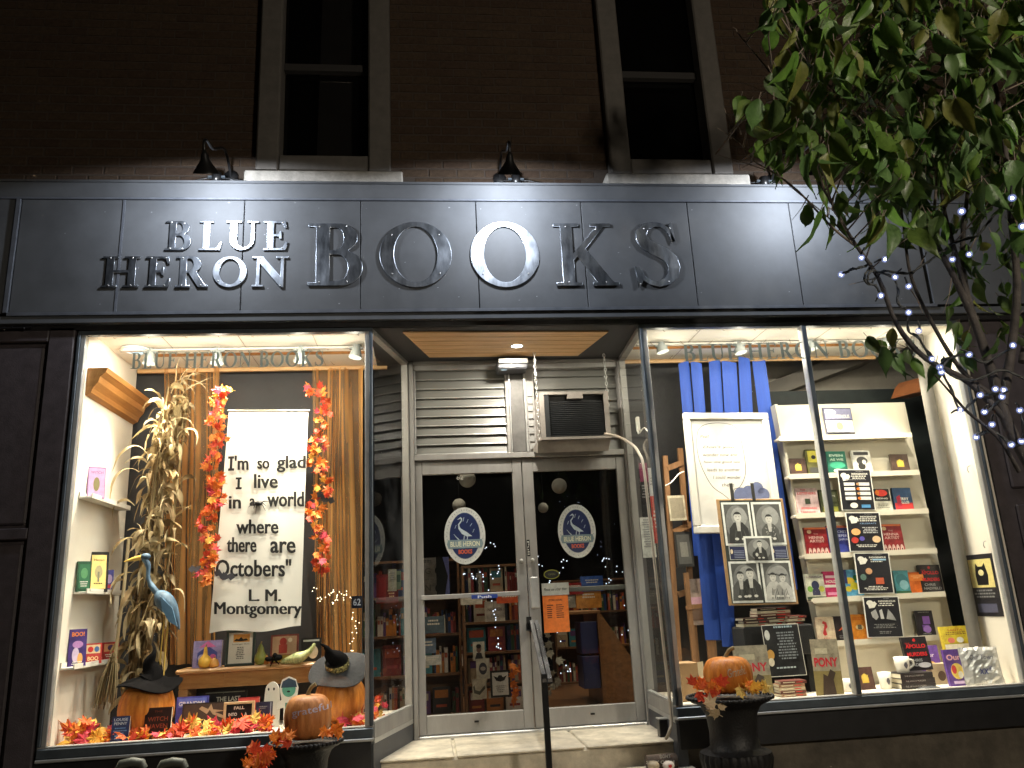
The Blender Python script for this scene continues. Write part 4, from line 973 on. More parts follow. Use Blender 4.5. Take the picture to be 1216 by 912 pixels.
for a_ in [("'m", 279, 295, 541, 558), ("so", 306, 320, 547, 557), ("glad", 329, 363, 541, 561), ("live", 302, 330, 563, 580), ("in", 272, 286, 589, 604), ("a", 297, 303, 592, 601), ("world", 318, 361, 584, 602), ("where", 281, 331, 617, 634), ("there", 270, 305, 638, 656), ("are", 322, 351, 643, 657), ("Octobers\"", 257, 346, 664, 685)]:
    for dx in (-.35, .35): banner_text(a_[0], a_[1]+dx, a_[2]+dx, *a_[3:])
for dx in (-.7, 0, .7):
    banner_text("L. M.", 297+dx, 334+dx, 700, 714, bold=0); banner_text("Montgomery", 256+dx, 358+dx, 715, 734, bold=0)
# spider shape put in for a dark shadow smudge on the banner
sp = empty('shadow_smudge', at(307, 597, by-.02), 'added black spider shape for the shadow smudge on the white banner', 'spider')
g = MB(); c = at(307, 598, by-.02); g.sphere(c, .022, K, 10, sx=1.3, sz=.9)
for k in range(8):
    a_ = math.pi*(k/7)*1.1+math.pi-.15; L_ = .075 if k % 2 else .055
    g.tube([c, c+Vector((math.cos(a_)*L_*.6, -.012, math.sin(a_)*L_*.4+.01)), c+Vector((math.cos(a_)*L_, 0, math.sin(a_)*L_))], [.005, .004, .001], K, 5)
g.build('body', sp)

# maple leaves
def maple_mesh(m, seed, curl=.25):
    rg = random.Random(seed); pts = []
    lob = [(0, 1.0), (26, .52), (44, .86), (68, .45), (96, .66), (128, .38), (158, .34)]
    right = [(l*math.sin(R(a)), l*math.cos(R(a))) for a, l in lob]
    # notches: extra tips around each lobe
    full = []
    for i, (a, l) in enumerate(lob):
        if l > .6:
            full += [(a-8 if a else a, l*.74), (a-5 if a else a, l*.80), (a, l), (a+5, l*.78), (a+8, l*.72)]
        else: full.append((a, l))
    R_ = [(l*math.sin(R(a)), l*math.cos(R(a))) for a, l in full if a >= 0]; L_ = [(-x, y) for x, y in R_[::-1]]
    out = R_+[(.03, -.3), (.02, -.62), (-.02, -.62), (-.03, -.3)]+L_
    g = MB(); vs = [(0, 0, .02)]
    for x, y in out:
        r = math.hypot(x, y); vs.append((x*rg.uniform(.93, 1.07)*.5, y*rg.uniform(.93, 1.07)*.5, curl*.5*r*r*rg.uniform(.6, 1.3)-.02*abs(math.sin(6*math.atan2(x, y)))))
    n = len(out); g.add(vs, [(0, 1+(i+1) % n, 1+i) for i in range(n)], m); return g.data('maple_leaf')
LEAFM = []
for i, (c1, c2) in enumerate([((.55, .03, .02), (.70, .10, .03)), ((.75, .16, .02), (.85, .30, .04)), ((.80, .36, .03), (.85, .50, .08)), ((.48, .02, .06), (.72, .09, .12)), ((.80, .22, .03), (.60, .05, .02)), ((.72, .45, .05), (.80, .58, .18))]):
    m_ = mat('maple_cloth_%d' % i, c1, .6, c2=c2, var=.1, scale=11, trans=.25, bump=.1); 
    for s_ in (0, 1): LEAFM.append(maple_mesh(m_, 10*i+s_, .2+.5*s_))
FLOW = mat('flower_centre', (.03, .015, .01), .8)
def flower_mesh(m):
    g = MB(); 
    for k in range(14):
        a = 2*math.pi*k/14; c, s = math.cos(a), math.sin(a); T = Matrix.Rotation(a, 4, 'Z')
        g.add([(0.06, -.07, .02), (.34, -.09, .09), (.5, 0, .04), (.34, .09, .09), (.06, .07, .02)], [(0, 1, 2, 3, 4)], m, T)
    g.sphere((0, 0, .03), .12, FLOW, 10, sz=.5); return g.data('fabric_flower')
def scatter_leaves(name, label, pts, cat, size=(.07, .11), wire=None, group=None, seed=0, prefer=None, face=1.0):
    rg = random.Random(seed); P0 = Vector(pts[0]); e = empty(name, P0, label, cat, group)
    if wire: g = MB(); g.tube(smooth_path(wire, 5), .004, mat('garland_wire', (.12, .07, .03), .7), 5); g.build('wire', e)
    for p in pts:
        me = rg.choice(prefer or LEAFM); s = rg.uniform(*size)
        # leaf normal roughly towards the viewer / up
        q = Euler((R(90)*face+rg.uniform(-.7, .5), rg.uniform(-.5, .5), rg.uniform(-.7, .7))).to_matrix() @ Euler((0, 0, rg.uniform(0, 6.28))).to_matrix()
        o = piece('leaf', me, e, tuple(Vector(p)-P0), scale=(s, s, s)); o.rotation_euler = q.to_euler()
    return e
def garland(pxs, y, label, seed, n=34):
    path = smooth_path([at(a, b, y) for a, b in pxs], 12); rg = random.Random(seed)
    pts = []
    for k in range(n):
        p = path[int(k/(n-1)*(len(path)-1))]; pts.append(p+Vector((rg.uniform(-.055, .055), rg.uniform(-.05, .01), rg.uniform(-.03, .03))))
    scatter_leaves('leaf_garland', label, pts, 'garland', (.07, .115), wire=[at(a, b, y) for a, b in pxs], group='maple leaf garlands beside the banner', seed=seed, prefer=LEAFM[:4]+LEAFM[:4]+LEAFM[6:8]+LEAFM[8:10]+LEAFM[4:5]+LEAFM[2:4])
garland([(270, 462), (255, 490), (262, 520), (253, 560), (262, 590), (246, 620), (252, 655), (240, 690)], .45, 'orange and red maple leaf garland left of the white banner', 3, 140)
garland([(372, 460), (385, 485), (380, 520), (374, 545), (384, 580), (372, 610), (383, 645), (380, 680)], .60, 'thin red maple leaf garland right of the white banner', 4, 100)
# bat cut-outs
for bx, bz, y, W, m_, lb, rr in ((386, 592, .58, .075, K, 'black paper bat hanging behind the right leaf garland', .5), (266, 684, .50, .075, ink(70, 70, 76), 'grey paper bat at the lower left edge of the banner', .3), (236, 676, .44, .07, ink(110, 110, 118), 'pale grey paper bat at the foot of the left leaf garland', -.1)):
    c = at(bx, bz, y); g = MB(); T = Matrix.Translation(c) @ Matrix.Rotation(rr, 4, 'Y')
    g.poly([(-W, .01), (-W*.7, -.018), (-W*.45, -.006), (-W*.25, -.022), (0, -.03), (W*.25, -.022), (W*.45, -.006), (W*.7, -.018), (W, .01), (W*.6, .035), (.018, .012), (.012, .028), (0, .018), (-.012, .028), (-.018, .012), (-W*.6, .035)], 0, m_, T=T, th=.003)
    o = bpy.data.objects.new('paper_bat', g.data('paper_bat', c)); o.location = c; col.objects.link(o); tag(o, lb, 'decoration')
# loose leaves along the sill
pts = []; rg = random.Random(5)
for k in range(120):
    px = rg.uniform(66, 322) if k < 104 else rg.uniform(395, 430); f = abs(px-200)/150
    y = rg.uniform(.06, .24) if k < 92 else rg.uniform(.2, .45)
    heap = .10*max(0, 1-abs(px-95)/40)+.05*max(0, 1-abs(px-225)/50)+.04*max(0, 1-abs(px-300)/40)
    x = at(px, 880, y).x; x = max(-2.2, min(-.42, x)); pts.append(Vector((x, y, ZF+.015+rg.uniform(0, .05+heap))))
scatter_leaves('maple_leaf_heap', 'heap of orange red and yellow cloth maple leaves along the left window sill', pts, 'leaves', (.11, .18), seed=6, face=.62)
pts = [Vector((at(px, 840, .45).x, y, ZF+.02+rg.uniform(0, .13))) for px, y in [(rg.uniform(446, 468), rg.uniform(.22, .5)) for _ in range(22)]]
pts = [Vector((max(-.40, min(-.30+p.y*.2, p.x-.05)), p.y, p.z)) for p in pts]
scatter_leaves('maple_leaf_sprig', 'small sprig of yellow and red leaves behind the angled glass left of the doors', pts, 'leaves', (.06, .10), seed=8)
for px, py, s_, m_, lb in ((287, 872, .13, mat('deep_red_felt', (.55, .02, .03), .7), 'dark red fabric flower with black centre low in the left window'),):
    q = at(px, py, .05); o = bpy.data.objects.new('fabric_flower', flower_mesh(m_)); o.location = (q.x, .07, q.z+.01); o.rotation_euler = (R(75), 0, 0); o.scale = (s_, s_, s_); col.objects.link(o); tag(o, lb, 'flower')

# corn stalks
STRAW = [mat('dry_corn_leaf', (.36, .26, .12), .75, var=.3, scale=7, c2=(.50, .38, .19), trans=.3), mat('dry_corn_leaf_pale', (.48, .38, .22), .75, var=.3, scale=7, trans=.3), mat('dry_corn_leaf_brown', (.20, .13, .055), .8, var=.3, scale=7, trans=.2)]
cs_y = .62; top = at(212, 455, cs_y); bot = at(172, 845, .72); bot.z = ZF
cs = empty('corn_stalk_bundle', bot, 'tall bundle of dry corn stalks with curling leaves in the left window', 'corn stalks')
rg = random.Random(11)
axis = smooth_path([bot, at(172, 760, .68), at(186, 660, .66), at(196, 560, .64), at(208, 490, .62), top], 6)
def axp(t):
    k = t*(len(axis)-1); i = min(int(k), len(axis)-2); return Vector(axis[i]).lerp(Vector(axis[i+1]), k-i)
for k in range(11):
    ox, oy = rg.uniform(-.10, .10), rg.uniform(-.10, .06); g = MB(); tt = rg.uniform(.72, 1.0)
    pts = [axp(t*tt/6)+Vector((ox*(1-.4*abs(t/6-.5))+rg.uniform(-.008, .008), oy, 0)) for t in range(7)]
    g.tube(pts, [.012, .011, .011, .010, .009, .008, .006], rg.choice(STRAW), 7); g.build('stalk', cs)
def ribbon(g, p, d, L, w, droop, m, rg, n=8):
    p = Vector(p); d = Vector(d).normalized(); side = d.cross(Vector((0, 0, 1)))
    if side.length < .1: side = Vector((1, 0, 0))
    side.normalize(); vs = []; tw = rg.uniform(-4.5, 4.5); wav = rg.uniform(3, 8)
    for i in range(n+1):
        t = i/n; ww = w*(math.sin(math.pi*min(1, .12+t*.88))**.6)*(1-t*.5)
        s_ = Matrix.Rotation(tw*t+.3*math.sin(wav*t), 3, d) @ side
        nn = d.cross(s_)
        vs += [p-s_*ww, p+nn*ww*.35, p+s_*ww]
        p = p+d*(L/n); d = (d+Vector((rg.uniform(-.26, .26), rg.uniform(-.2, .2), -droop/n*1.6))).normalized()
    g.add(vs, [(3*i+j, 3*i+j+1, 3*i+j+4, 3*i+j+3) for i in range(n) for j in (0, 1)], m, smooth=True)
for k in range(280):
    t = rg.uniform(.06, .90)**.9; p = axp(t)+Vector((rg.uniform(-.10, .10), rg.uniform(-.12, .05), 0)); a = rg.uniform(0, 6.28)
    up = rg.uniform(-.5, 1.2); g = MB()
    ribbon(g, p, (math.cos(a)*.45, -abs(math.sin(a))*.30, up if t < .6 else rg.choice((-1, .8))), rg.uniform(.12, .27)*(1 if t < .6 else .7), rg.uniform(.014, .036), rg.uniform(1.0, 4.2), rg.choice(STRAW), rg)
    g.build('leaf', cs)
for k in range(120):
    t = rg.uniform(.05, .86); p = axp(t)+Vector((rg.uniform(-.12, .12), rg.uniform(-.16, .02), 0)); a = rg.uniform(0, 6.28); g = MB()
    ribbon(g, p, (math.cos(a)*.6, -abs(math.sin(a))*.3, rg.uniform(-1.2, .6)), rg.uniform(.10, .26), rg.uniform(.005, .013), rg.uniform(.5, 3), rg.choice(STRAW), rg, 7); g.build('husk', cs)
# long thin leaves that stand out in silhouette, tassels at the top
for px, py, dx, dz, L_ in ((165, 560, -1, .7, .42), (160, 600, -1, .9, .36), (158, 680, -1, .2, .30), (176, 540, -1, 1.2, .40), (205, 700, 1, .3, .22), (150, 690, -1, .6, .24), (200, 520, -.6, 1.4, .45), (210, 520, .5, 1.2, .3), (160, 640, -1, .5, .25)):
    g = MB(); ribbon(g, at(px, py, .5), (dx, -.1, dz), L_, .013, 2.6, rg.choice(STRAW[:2]), rg, 14); g.build('leaf', cs)
for k in range(12):
    g = MB(); p = axp(.97)+Vector((rg.uniform(-.05, .05), rg.uniform(-.08, .02), rg.uniform(-.1, .02))); ribbon(g, p, (rg.uniform(.2, 1.1), -.1, rg.uniform(.5, 1.4)), rg.uniform(.16, .34), .005, rg.uniform(.3, 1.6), STRAW[1], rg, 7); g.build('tassel', cs)
# broom
bs = empty('broom', at(124, 843, .5), 'straw broom leaning against the corn stalks', 'broom')
g = MB(); g.tube([at(153, 640, .50), at(147, 700, .48), at(137, 778, .46)], .011, STRAW[1], 8); g.build('stick', bs)
g = MB(); t0 = at(136, 775, .46)
for k in range(70):
    u = rg.uniform(-1, 1); v = rg.uniform(-1, 1); e_ = at(124+u*13, 838+rg.uniform(-6, 5), .46+v*.05); mdl = at(129+u*11, 810, .46+v*.04)
    g.tube([t0+Vector((u*.014, v*.012, 0)), mdl, e_], [.0025, .003, .0015], rg.choice(STRAW), 4)
g.build('bristles', bs)
g = MB(); 
for z_ in (0, .025): g.lathe([(.022, -.006), (.024, 0), (.022, .006)], STRAW[2], 12, tuple(t0-Vector((0.006, 0, .03+z_))))
g.build('binding', bs)

# heron figure
hr = empty('heron_figure', at(193, 790, .38), 'blue painted wooden heron with yellow beak in front of the corn stalks', 'figurine')
HB = mat('heron_blue_paint', (.045, .095, .16), .6, var=.5, scale=22, stretch=(1, 1, .5), c2=(.10, .18, .27), bump=.4, bscale=50); HY = mat('beak_yellow', (.62, .40, .08), .5)
y = .36
neck = [at(171, 663, y), at(176, 672, y), at(176, 686, y), at(181, 697, y), at(190, 708, y)]
body = [at(186, 703, y), at(194, 712, y), at(202, 722, y), at(209, 735, y), at(213, 748, y)]
g = MB(); g.tube(smooth_path(neck), [.018]*5+[.014]*6+[.020]*5+[.026], HB, 10); g.tube(smooth_path(body), [.013, .030, .044, .053, .058, .060, .059, .056, .051, .045, .038, .032, .025, .019, .013, .008, .003], HB, 12)
g.sphere(at(173, 661, y), .026, HB, 12, sx=1.3, sz=.9); g.build('body', hr)
g = MB(); g.tube([at(168, 662, y), at(158, 664, y), at(147, 667, y)], [.018, .013, .003], HY, 8); g.build('beak', hr)
g = MB(); g.poly([(at(194, 708, y).x, at(194, 708, y).z), (at(208, 722, y).x, at(208, 722, y).z), (at(214, 744, y).x, at(214, 744, y).z), (at(204, 738, y).x, at(204, 738, y).z), (at(196, 724, y).x, at(196, 724, y).z)], y-.065, mat('heron_wing_blue', (.10, .20, .32), .5, var=.2), th=.01); g.build('wing', hr)
for dx in (0, 5):
    g = MB(); a_ = at(196+dx, 728, y+.01); g.tube([a_, (a_.x-.01, y+.01, a_.z-.2), (a_.x-.02, y+.02, ZF)], .006, HY, 6); g.build('leg', hr)
g = MB(); g.sphere(at(169, 660, y-.025), .004, K, 8); g.build('eye', hr)

# pumpkins
PUMP = mat('pumpkin_skin', (.60, .16, .018), .45, var=.3, scale=7, stretch=(5, 5, .8), c2=(.80, .30, .045), bump=.08, spec=.4)
PUMP_D = mat('pumpkin_skin_pale', (.50, .16, .035), .5, var=.3, scale=8, stretch=(5, 5, .7), c2=(.68, .29, .09), bump=.1)
STEM = mat('pumpkin_stem', (.22, .17, .08), .8, var=.3, scale=20, bump=.3)
def pumpkin(px, pyb, w, h, y, z, label, m=PUMP, ribs=16, stem=True, depth=.07, group=None, lean=0):
    p, W, H = place(px, pyb, w, h, y, z); e = empty('pumpkin', p, label, 'pumpkin', group)
    r = W/2; prof = []
    for i in range(17):
        t = i/16; a = -math.pi/2+math.pi*t; rr = r*max(.002, math.cos(a))**.62; prof.append((rr, H*.5+H*.5*math.sin(a)*(1-.12*(abs(math.sin(a))**6))))
    prof[-1] = (.004, H*.93); prof[0] = (.004, .01)
    g = MB(); g.lathe(prof, m, 96, p, ribs=ribs, depth=depth); g.build('flesh', e)
    if stem:
        g = MB(); s = p+Vector((0, 0, H*.92)); g.tube(smooth_path([s, s+Vector((.004, -.005, H*.08)), s+Vector((.02, -.012, H*.18)), s+Vector((.05*W/.3, -.015, H*.23))]), [r*.16, r*.12, r*.10, r*.09, r*.085, r*.08, r*.08, r*.08, r*.08, r*.08, r*.08, r*.085, r*.09], STEM, 8); g.build('stem', e)
    return e, p, W, H
def witch_hat(c, rx, ht, m, label, tilt=(0, 0), band=None, bend=.3, crown=None):
    e = empty('witch_hat', c, label, 'hat'); e.rotation_euler = (R(tilt[0]), R(tilt[1]), 0)
    n = 40; vs = []
    for r_, z_ in ((.01, .035), (.36, .03), (.6, .006), (.85, .0), (1.0, -.012)):
        for k in range(n):
            a = 2*math.pi*k/n; vs.append((rx*r_*math.cos(a), rx*r_*math.sin(a)*.9, z_+(r_*.02*math.sin(3*a+1)+.012*math.sin(2*a))*r_*rx/.25))
    g = MB(); g.add(vs, [(i*n+k, i*n+(k+1) % n, (i+1)*n+(k+1) % n, (i+1)*n+k) for i in range(4) for k in range(n)], m, smooth=True)
    vs2 = [(v[0], v[1], v[2]-.006) for v in vs]; g.add(vs2, [(i*n+k, (i+1)*n+k, (i+1)*n+(k+1) % n, i*n+(k+1) % n) for i in range(4) for k in range(n)], m, smooth=True); g.build('brim', e, local=True)
    path = []; rad = []
    for i in range(11):
        t = i/10; path.append((-bend*ht*t**2.2+.012*math.sin(9*t), 0.01*math.sin(7*t), .012+ht*t)); rad.append(rx*.37*(1-t)+.004)
    g = MB(); g.tube(path, rad, crown or m, 20); g.build('crown', e, local=True)
    if band:
        g = MB(); g.lathe([(rx*.405, .016), (rx*.40, .05), (rx*.385, .062)], band, 28); g.build('band', e, local=True)
    return e
FELT = mat('black_felt', (.006, .0055, .006), 1.0, spec=.05, var=.3, scale=30, bump=.3)
FELTG = mat('grey_felt', (.042, .042, .045), .95, spec=.08, var=.2, scale=30, bump=.3)
e, p, W, H = pumpkin(172, 870, 66, 68, .34, ZF, 'large smooth orange pumpkin under a black witch hat', depth=.03, stem=False)
witch_hat((p.x+.01, .34, p.z+H*.985), 38*mpp(180, 800, .34), .20, FELT, 'black pointed witch hat on the left pumpkin', (8, 3), bend=-.02)
e, p, W, H = pumpkin(404, 862, 62, 58, .42, ZF, 'large orange pumpkin under the grey brimmed witch hat', depth=.03, stem=False)
SEQ = mat('gold_sequins', (.42, .36, .16), .25, metal=.9, var=.6, scale=60, bump=.8, bscale=150)
witch_hat((p.x-.01, .345, p.z+H*.99+.055), 36*mpp(400, 800, .36), .20, FELTG, 'grey witch hat with gold band and bent black tip', (36, -6), SEQ, bend=.45, crown=FELT)

# honey oak mantel shelf
ml = empty('mantel_shelf', (-1.2, .70, ZF), 'honey coloured oak shelf unit standing behind the pumpkins', 'shelf')
mz = at(215, 795, .62).z; x0 = at(214, 800, .62).x; x1 = at(404, 792, .62).x
g = MB(); g.box(x0-.02, x1, .56, .86, mz-.03, mz, MANTEL, bev=.012); g.build('top', ml)
g = MB(); g.box(x0, x1-.02, .60, .62, mz-.13, mz-.031, MANTEL, bev=.004)
for t in (.25, .62): xx = x0+(x1-x0)*t; g.box(xx, xx+.03, .592, .60, mz-.12, mz-.04, MANTEL)
g.build('apron', ml)
g = MB(); g.box(x0, x0+.06, .60, .84, ZF, mz-.131, MANTEL, bev=.004); g.build('leg', ml)
g = MB(); g.box(x1-.08, x1-.02, .60, .84, ZF, mz-.131, MANTEL, bev=.004); g.build('leg', ml)
g = MB(); g.box(x0+.06, x1-.08, .82, .84, ZF, mz-.131, DARKWALL); g.build('back_panel', ml)

# things on the mantel
g = MB()
book(245, 794, 34, 32, .66, mz+.001, (150, 140, 190), [('p', [(.15, .1), (.85, .1), (.85, .55), (.5, .8), (.15, .55)], ink(70, 80, 150)), ('p', [(.2, .75), (.5, .98), (.8, .75)], ink(210, 110, 170)), ('e', .3, .35, .12, .14, ink(200, 190, 225)), ('e', .7, .35, .12, .14, ink(190, 90, 150)), ('e', .5, .2, .1, .12, ink(120, 170, 210))], 'purple and lilac house shaped picture book on the mantel', th=.03, lean=5)
def gourd(px, pyb, w, h, y, label, m, neck=.5, tilt=0, stripes=None):
    p, W, H = place(px, pyb, w, h, y, mz+.001); e = empty('gourd', p, label, 'gourd', 'gourds on the oak mantel'); e.rotation_euler = (0, R(tilt), 0)
    g = MB(); g.lathe([(.003, 0), (W*.36, H*.04), (W*.5, H*.22), (W*.46, H*.42), (W*.5*neck, H*.60), (W*.5*neck*.8, H*.78), (W*.12, H*.92), (.002, H)], m, 30, ribs=8, depth=.08); g.build('flesh', e, local=True)
    g = MB(); g.tube([(0, 0, H*.95), (.006, 0, H*1.08)], .005, STEM, 6); g.build('stem', e, local=True)
GY = mat('yellow_gourd_skin', (.68, .40, .05), .4, var=.25, scale=10); GG = mat('green_yellow_gourd_skin', (.55, .48, .06), .4, var=.5, scale=16, c2=(.10, .16, .03)); GS = mat('striped_green_gourd_skin', (.16, .24, .07), .4, c2=(.62, .58, .28), var=.3, scale=9, stretch=(8, 8, 1))
gourd(243, 796, 17, 26, .60, 'yellow gourd with a thin neck on the left of the mantel', GY, .35)
gourd(254, 795, 13, 12, .60, 'small round orange gourd next to the yellow one', mat('orange_gourd_skin', (.65, .30, .06), .45, var=.2), .8)
gourd(309, 790, 15, 26, .60, 'knobbly green and yellow gourd right of the framed sheet', GG, .6)
gourd(316, 790, 8, 12, .60, 'tiny orange gourd beside the black bow', mat('tiny_orange_gourd', (.65, .26, .05), .45), .8)
# the long curved gourd
e = empty('gourd', at(356, 788, .58), 'long curved green striped gourd lying at the right of the mantel', 'gourd', 'gourds on the oak mantel')
g = MB(); g.tube(smooth_path([at(333, 787, .58), at(345, 783, .58), at(357, 780, .58), at(368, 773, .58), at(374, 764, .58)]), [.008, .014, .020, .024, .028, .034, .038, .040, .038, .032, .026, .022, .018, .016, .014, .012, .008], GS, 14); g.build('flesh', e)
# framed sheet
p_, W_, H_ = place(284, 791, 35, 43, .62, mz+.001)
e = empty('framed_notice', p_, 'dark green framed notice with a bat picture on the mantel', 'picture frame', rot=(R(-6), 0, 0))
FR = mat('dark_green_frame', (.04, .06, .055), .4); t_ = .018
g = MB(); g.box(-W_/2, W_/2, 0, .02, 0, t_, FR, bev=.003); g.box(-W_/2, W_/2, 0, .02, H_-t_, H_, FR, bev=.003); g.box(-W_/2, -W_/2+t_, 0, .02, t_, H_-t_, FR, bev=.003); g.box(W_/2-t_, W_/2, 0, .02, t_, H_-t_, FR, bev=.003); g.build('frame', e, local=True)
g = MB(); g.box(-W_/2+t_, W_/2-t_, .008, .014, t_, H_-t_, PAPER); printing(g, W_, H_, [('r', .24, .80, .66, .88, ink(225, 165, 85)), ('p', [(.26, .70), (.34, .76), (.42, .74), (.5, .80), (.58, .74), (.68, .76), (.76, .70), (.5, .68)], K), ('t', 'Scavenger Hunt', .5, .60, .6, .05, ink(60, 60, 60)), ('l', .5, .50, .34, .05, ink(90, 90, 90), 7)], .0075); g.build('notice', e, local=True)
# black bow / spider
e = empty('black_bow', at(325, 790, .57), 'small black ribbon bow hanging over the mantel edge', 'bow')
g = MB(); c = at(325, 782, .56); g.sphere(c+Vector((-.03, 0, 0)), .03, FELT, 10, sz=.6); g.sphere(c+Vector((.03, 0, .005)), .03, FELT, 10, sz=.7); g.sphere(c+Vector((.01, -.01, .02)), .018, FELT, 8)
g.tube([c, c+Vector((-.02, -.01, -.05))], [.01, .003], FELT, 6); g.tube([c, c+Vector((.04, -.01, -.04))], [.01, .003], FELT, 6); g.build('loops', e)
book(337, 788, 33, 34, .66, mz+.001, (120, 55, 45), [('r', .06, .94, .30, .94, ink(175, 140, 110)), ('e', .45, .75, .13, .14, ink(150, 50, 40)), ('r', .3, .6, .35, .65, ink(160, 60, 50)), ('e', .7, .8, .08, .08, ink(220, 200, 170)), ('r', .1, .9, .05, .28, ink(150, 130, 50))], 'red brown picture book with a figure standing on the mantel', th=.02, lean=5)
book(369, 788, 24, 28, .67, mz+.001, (30, 28, 26), [('e', .6, .4, .25, .28, ink(200, 180, 150)), ('r', .1, .9, .85, .93, ink(190, 190, 180))], 'black book with a pale moon behind the long gourd', th=.02, lean=5)

# books and cards in front of the mantel
book(226, 866, 38, 42, .50, ZF, (70, 70, 150), [('r', .06, .94, .70, .95, ink(100, 110, 190)), ('t', 'GRANDMA', .5, .80, .85, .12, ink(230, 220, 225), .02), ('e', .5, .35, .38, .28, ink(215, 170, 80)), ('e', .5, .3, .2, .2, ink(120, 80, 60))], 'blue picture book with a yellow moon left of the dark antler book', th=.015, lean=6)
book(262, 852, 50, 30, .56, ZF, (22, 20, 20), [('t', 'THE LAST', .55, .72, .5, .20, ink(190, 185, 170), .02), ('r', .1, .95, .96, .985, ink(120, 120, 110)), ('e', .55, .2, .08, .12, YEL)], 'wide black book with white capitals under the mantel', th=.02, lean=6, z=None) if False else None
p_, W_, H_ = place(266, 842, 52, 44, .60, ZF); book(0, 0, 0, 0, color=(22, 20, 20), decor=[('t', 'THE LAST', .58, .78, .55, .13, ink(190, 185, 170), .02), ('r', .05, .95, .95, .975, ink(120, 120, 110)), ('e', .6, .62, .06, .06, YEL), ('r', .1, .3, .2, .3, RED)], label='wide black book with white capitals under the mantel', th=.02, lean=4, loc=(p_.x, .60, ZF), size=(W_, .235))
book(247, 869, 66, 36, .40, ZF, (48, 36, 30), [('r', .03, .97, .1, .95, ink(70, 52, 44)), ('p', [(.30, .80), (.45, .62), (.5, .75), (.56, .60), (.75, .45), (.86, .40), (.72, .58), (.60, .66), (.78, .70), (.56, .76), (.52, .95), (.47, .78), (.35, .88)], ink(170, 140, 110)), ('e', .08, .25, .06, .25, ink(200, 150, 60))], 'wide dark brown book with a pale antler picture behind the letter board', th=.02, lean=8)
book(293, 868, 25, 38, .44, ZF, (150, 40, 38), [('r', .0, 1, .80, .96, ink(190, 70, 60))], 'red book lying behind the letter board', th=.03, lean=10)
# letter board
p_, W_, H_ = place(282, 869, 37, 31, .30, ZF+.01); H_ = .19
e = empty('letter_board', (p_.x, .30, ZF), 'black letter board in a light wooden frame reading fall into a good book', 'letter board', rot=(R(-6), 0, 0))
LF = mat('light_wood_frame', (.55, .38, .20), .5, var=.15, scale=8); t_ = .016
g = MB(); g.box(-W_/2, W_/2, 0, .02, 0, t_, LF, bev=.002); g.box(-W_/2, W_/2, 0, .02, H_-t_, H_, LF, bev=.002); g.box(-W_/2, -W_/2+t_, 0, .02, t_, H_-t_, LF, bev=.002); g.box(W_/2-t_, W_/2, 0, .02, t_, H_-t_, LF, bev=.002); g.build('frame', e, local=True)
g = MB(); g.box(-W_/2+t_, W_/2-t_, .008, .015, t_, H_-t_, K); g.build('felt_panel', e, local=True)
g = MB(); printing(g, W_, H_, [('t', 'FALL', .5, .80, .34, .10, Wt, .03), ('t', 'INTO', .30, .60, .28, .10, Wt, .03), ('t', 'A', .72, .60, .07, .10, Wt, .03), ('t', 'GOOD', .5, .40, .34, .10, Wt, .03), ('t', 'BOOK', .42, .20, .34, .10, Wt, .03), ('r', .72, .86, .17, .19, Wt)], .0075); g.build('letters', e, local=True)
book(312, 866, 20, 34, .34, ZF, (40, 38, 62), [('r', .88, .94, .05, .97, ink(150, 150, 160)), ('p', [(.35, .12), (.65, .12), (.55, .45), (.5, .65), (.45, .45)], ink(220, 160, 60)), ('l', .45, .82, .5, .06, GRY, 2)], 'dark blue book with an orange flame right of the letter board', th=.02, lean=7)
book(185, 878, 32, 40, .16, ZF, (42, 22, 20), [('t', 'THE', .5, .88, .3, .06, ink(140, 70, 50)), ('t', 'WITCH', .5, .66, .75, .13, ink(160, 80, 55), .01), ('t', 'HAVEN', .5, .45, .75, .13, ink(150, 70, 50), .01), ('l', .5, .25, .5, .06, ink(110, 60, 50), 2)], 'dark maroon book with copper capitals in front of the left pumpkin', th=.03, lean=7)
book(141, 880, 21, 33, .14, ZF, (38, 52, 100), [('t', 'LOUISE', .5, .88, .8, .10, ink(210, 215, 225), .02), ('t', 'PENNY', .5, .74, .75, .10, ink(210, 215, 225), .02), ('l', .5, .55, .8, .09, ink(110, 150, 200), 5)], 'small dark blue book with white author name among the leaves', th=.03, lean=6)
# ghost
gx = at(322, 858, .48); W_ = 9*mpp(322, 840, .48); H_ = .285
e = empty('ghost_cutout', (gx.x, .48, ZF), 'white wooden ghost with two black dot eyes', 'decoration')
g = MB(); prof = [(-W_, 0), (W_, 0), (W_*1.05, H_*.5), (W_*.95, H_*.75)]+[(W_*.9*math.cos(R(a)), H_*.8+H_*.2*math.sin(R(a))) for a in range(0, 181, 15)]+[(-W_*.95, H_*.75), (-W_*1.05, H_*.5)]
g.poly(prof[:2]+prof[2:], 0, WHITE, th=.02); g.build('board', e, local=True)
g = MB()
for s_ in (-.35, .35): g.ell(W_*s_-.005, H_*.84, .006, .010, -.001, K, 10)
g.build('eye', e, local=True)
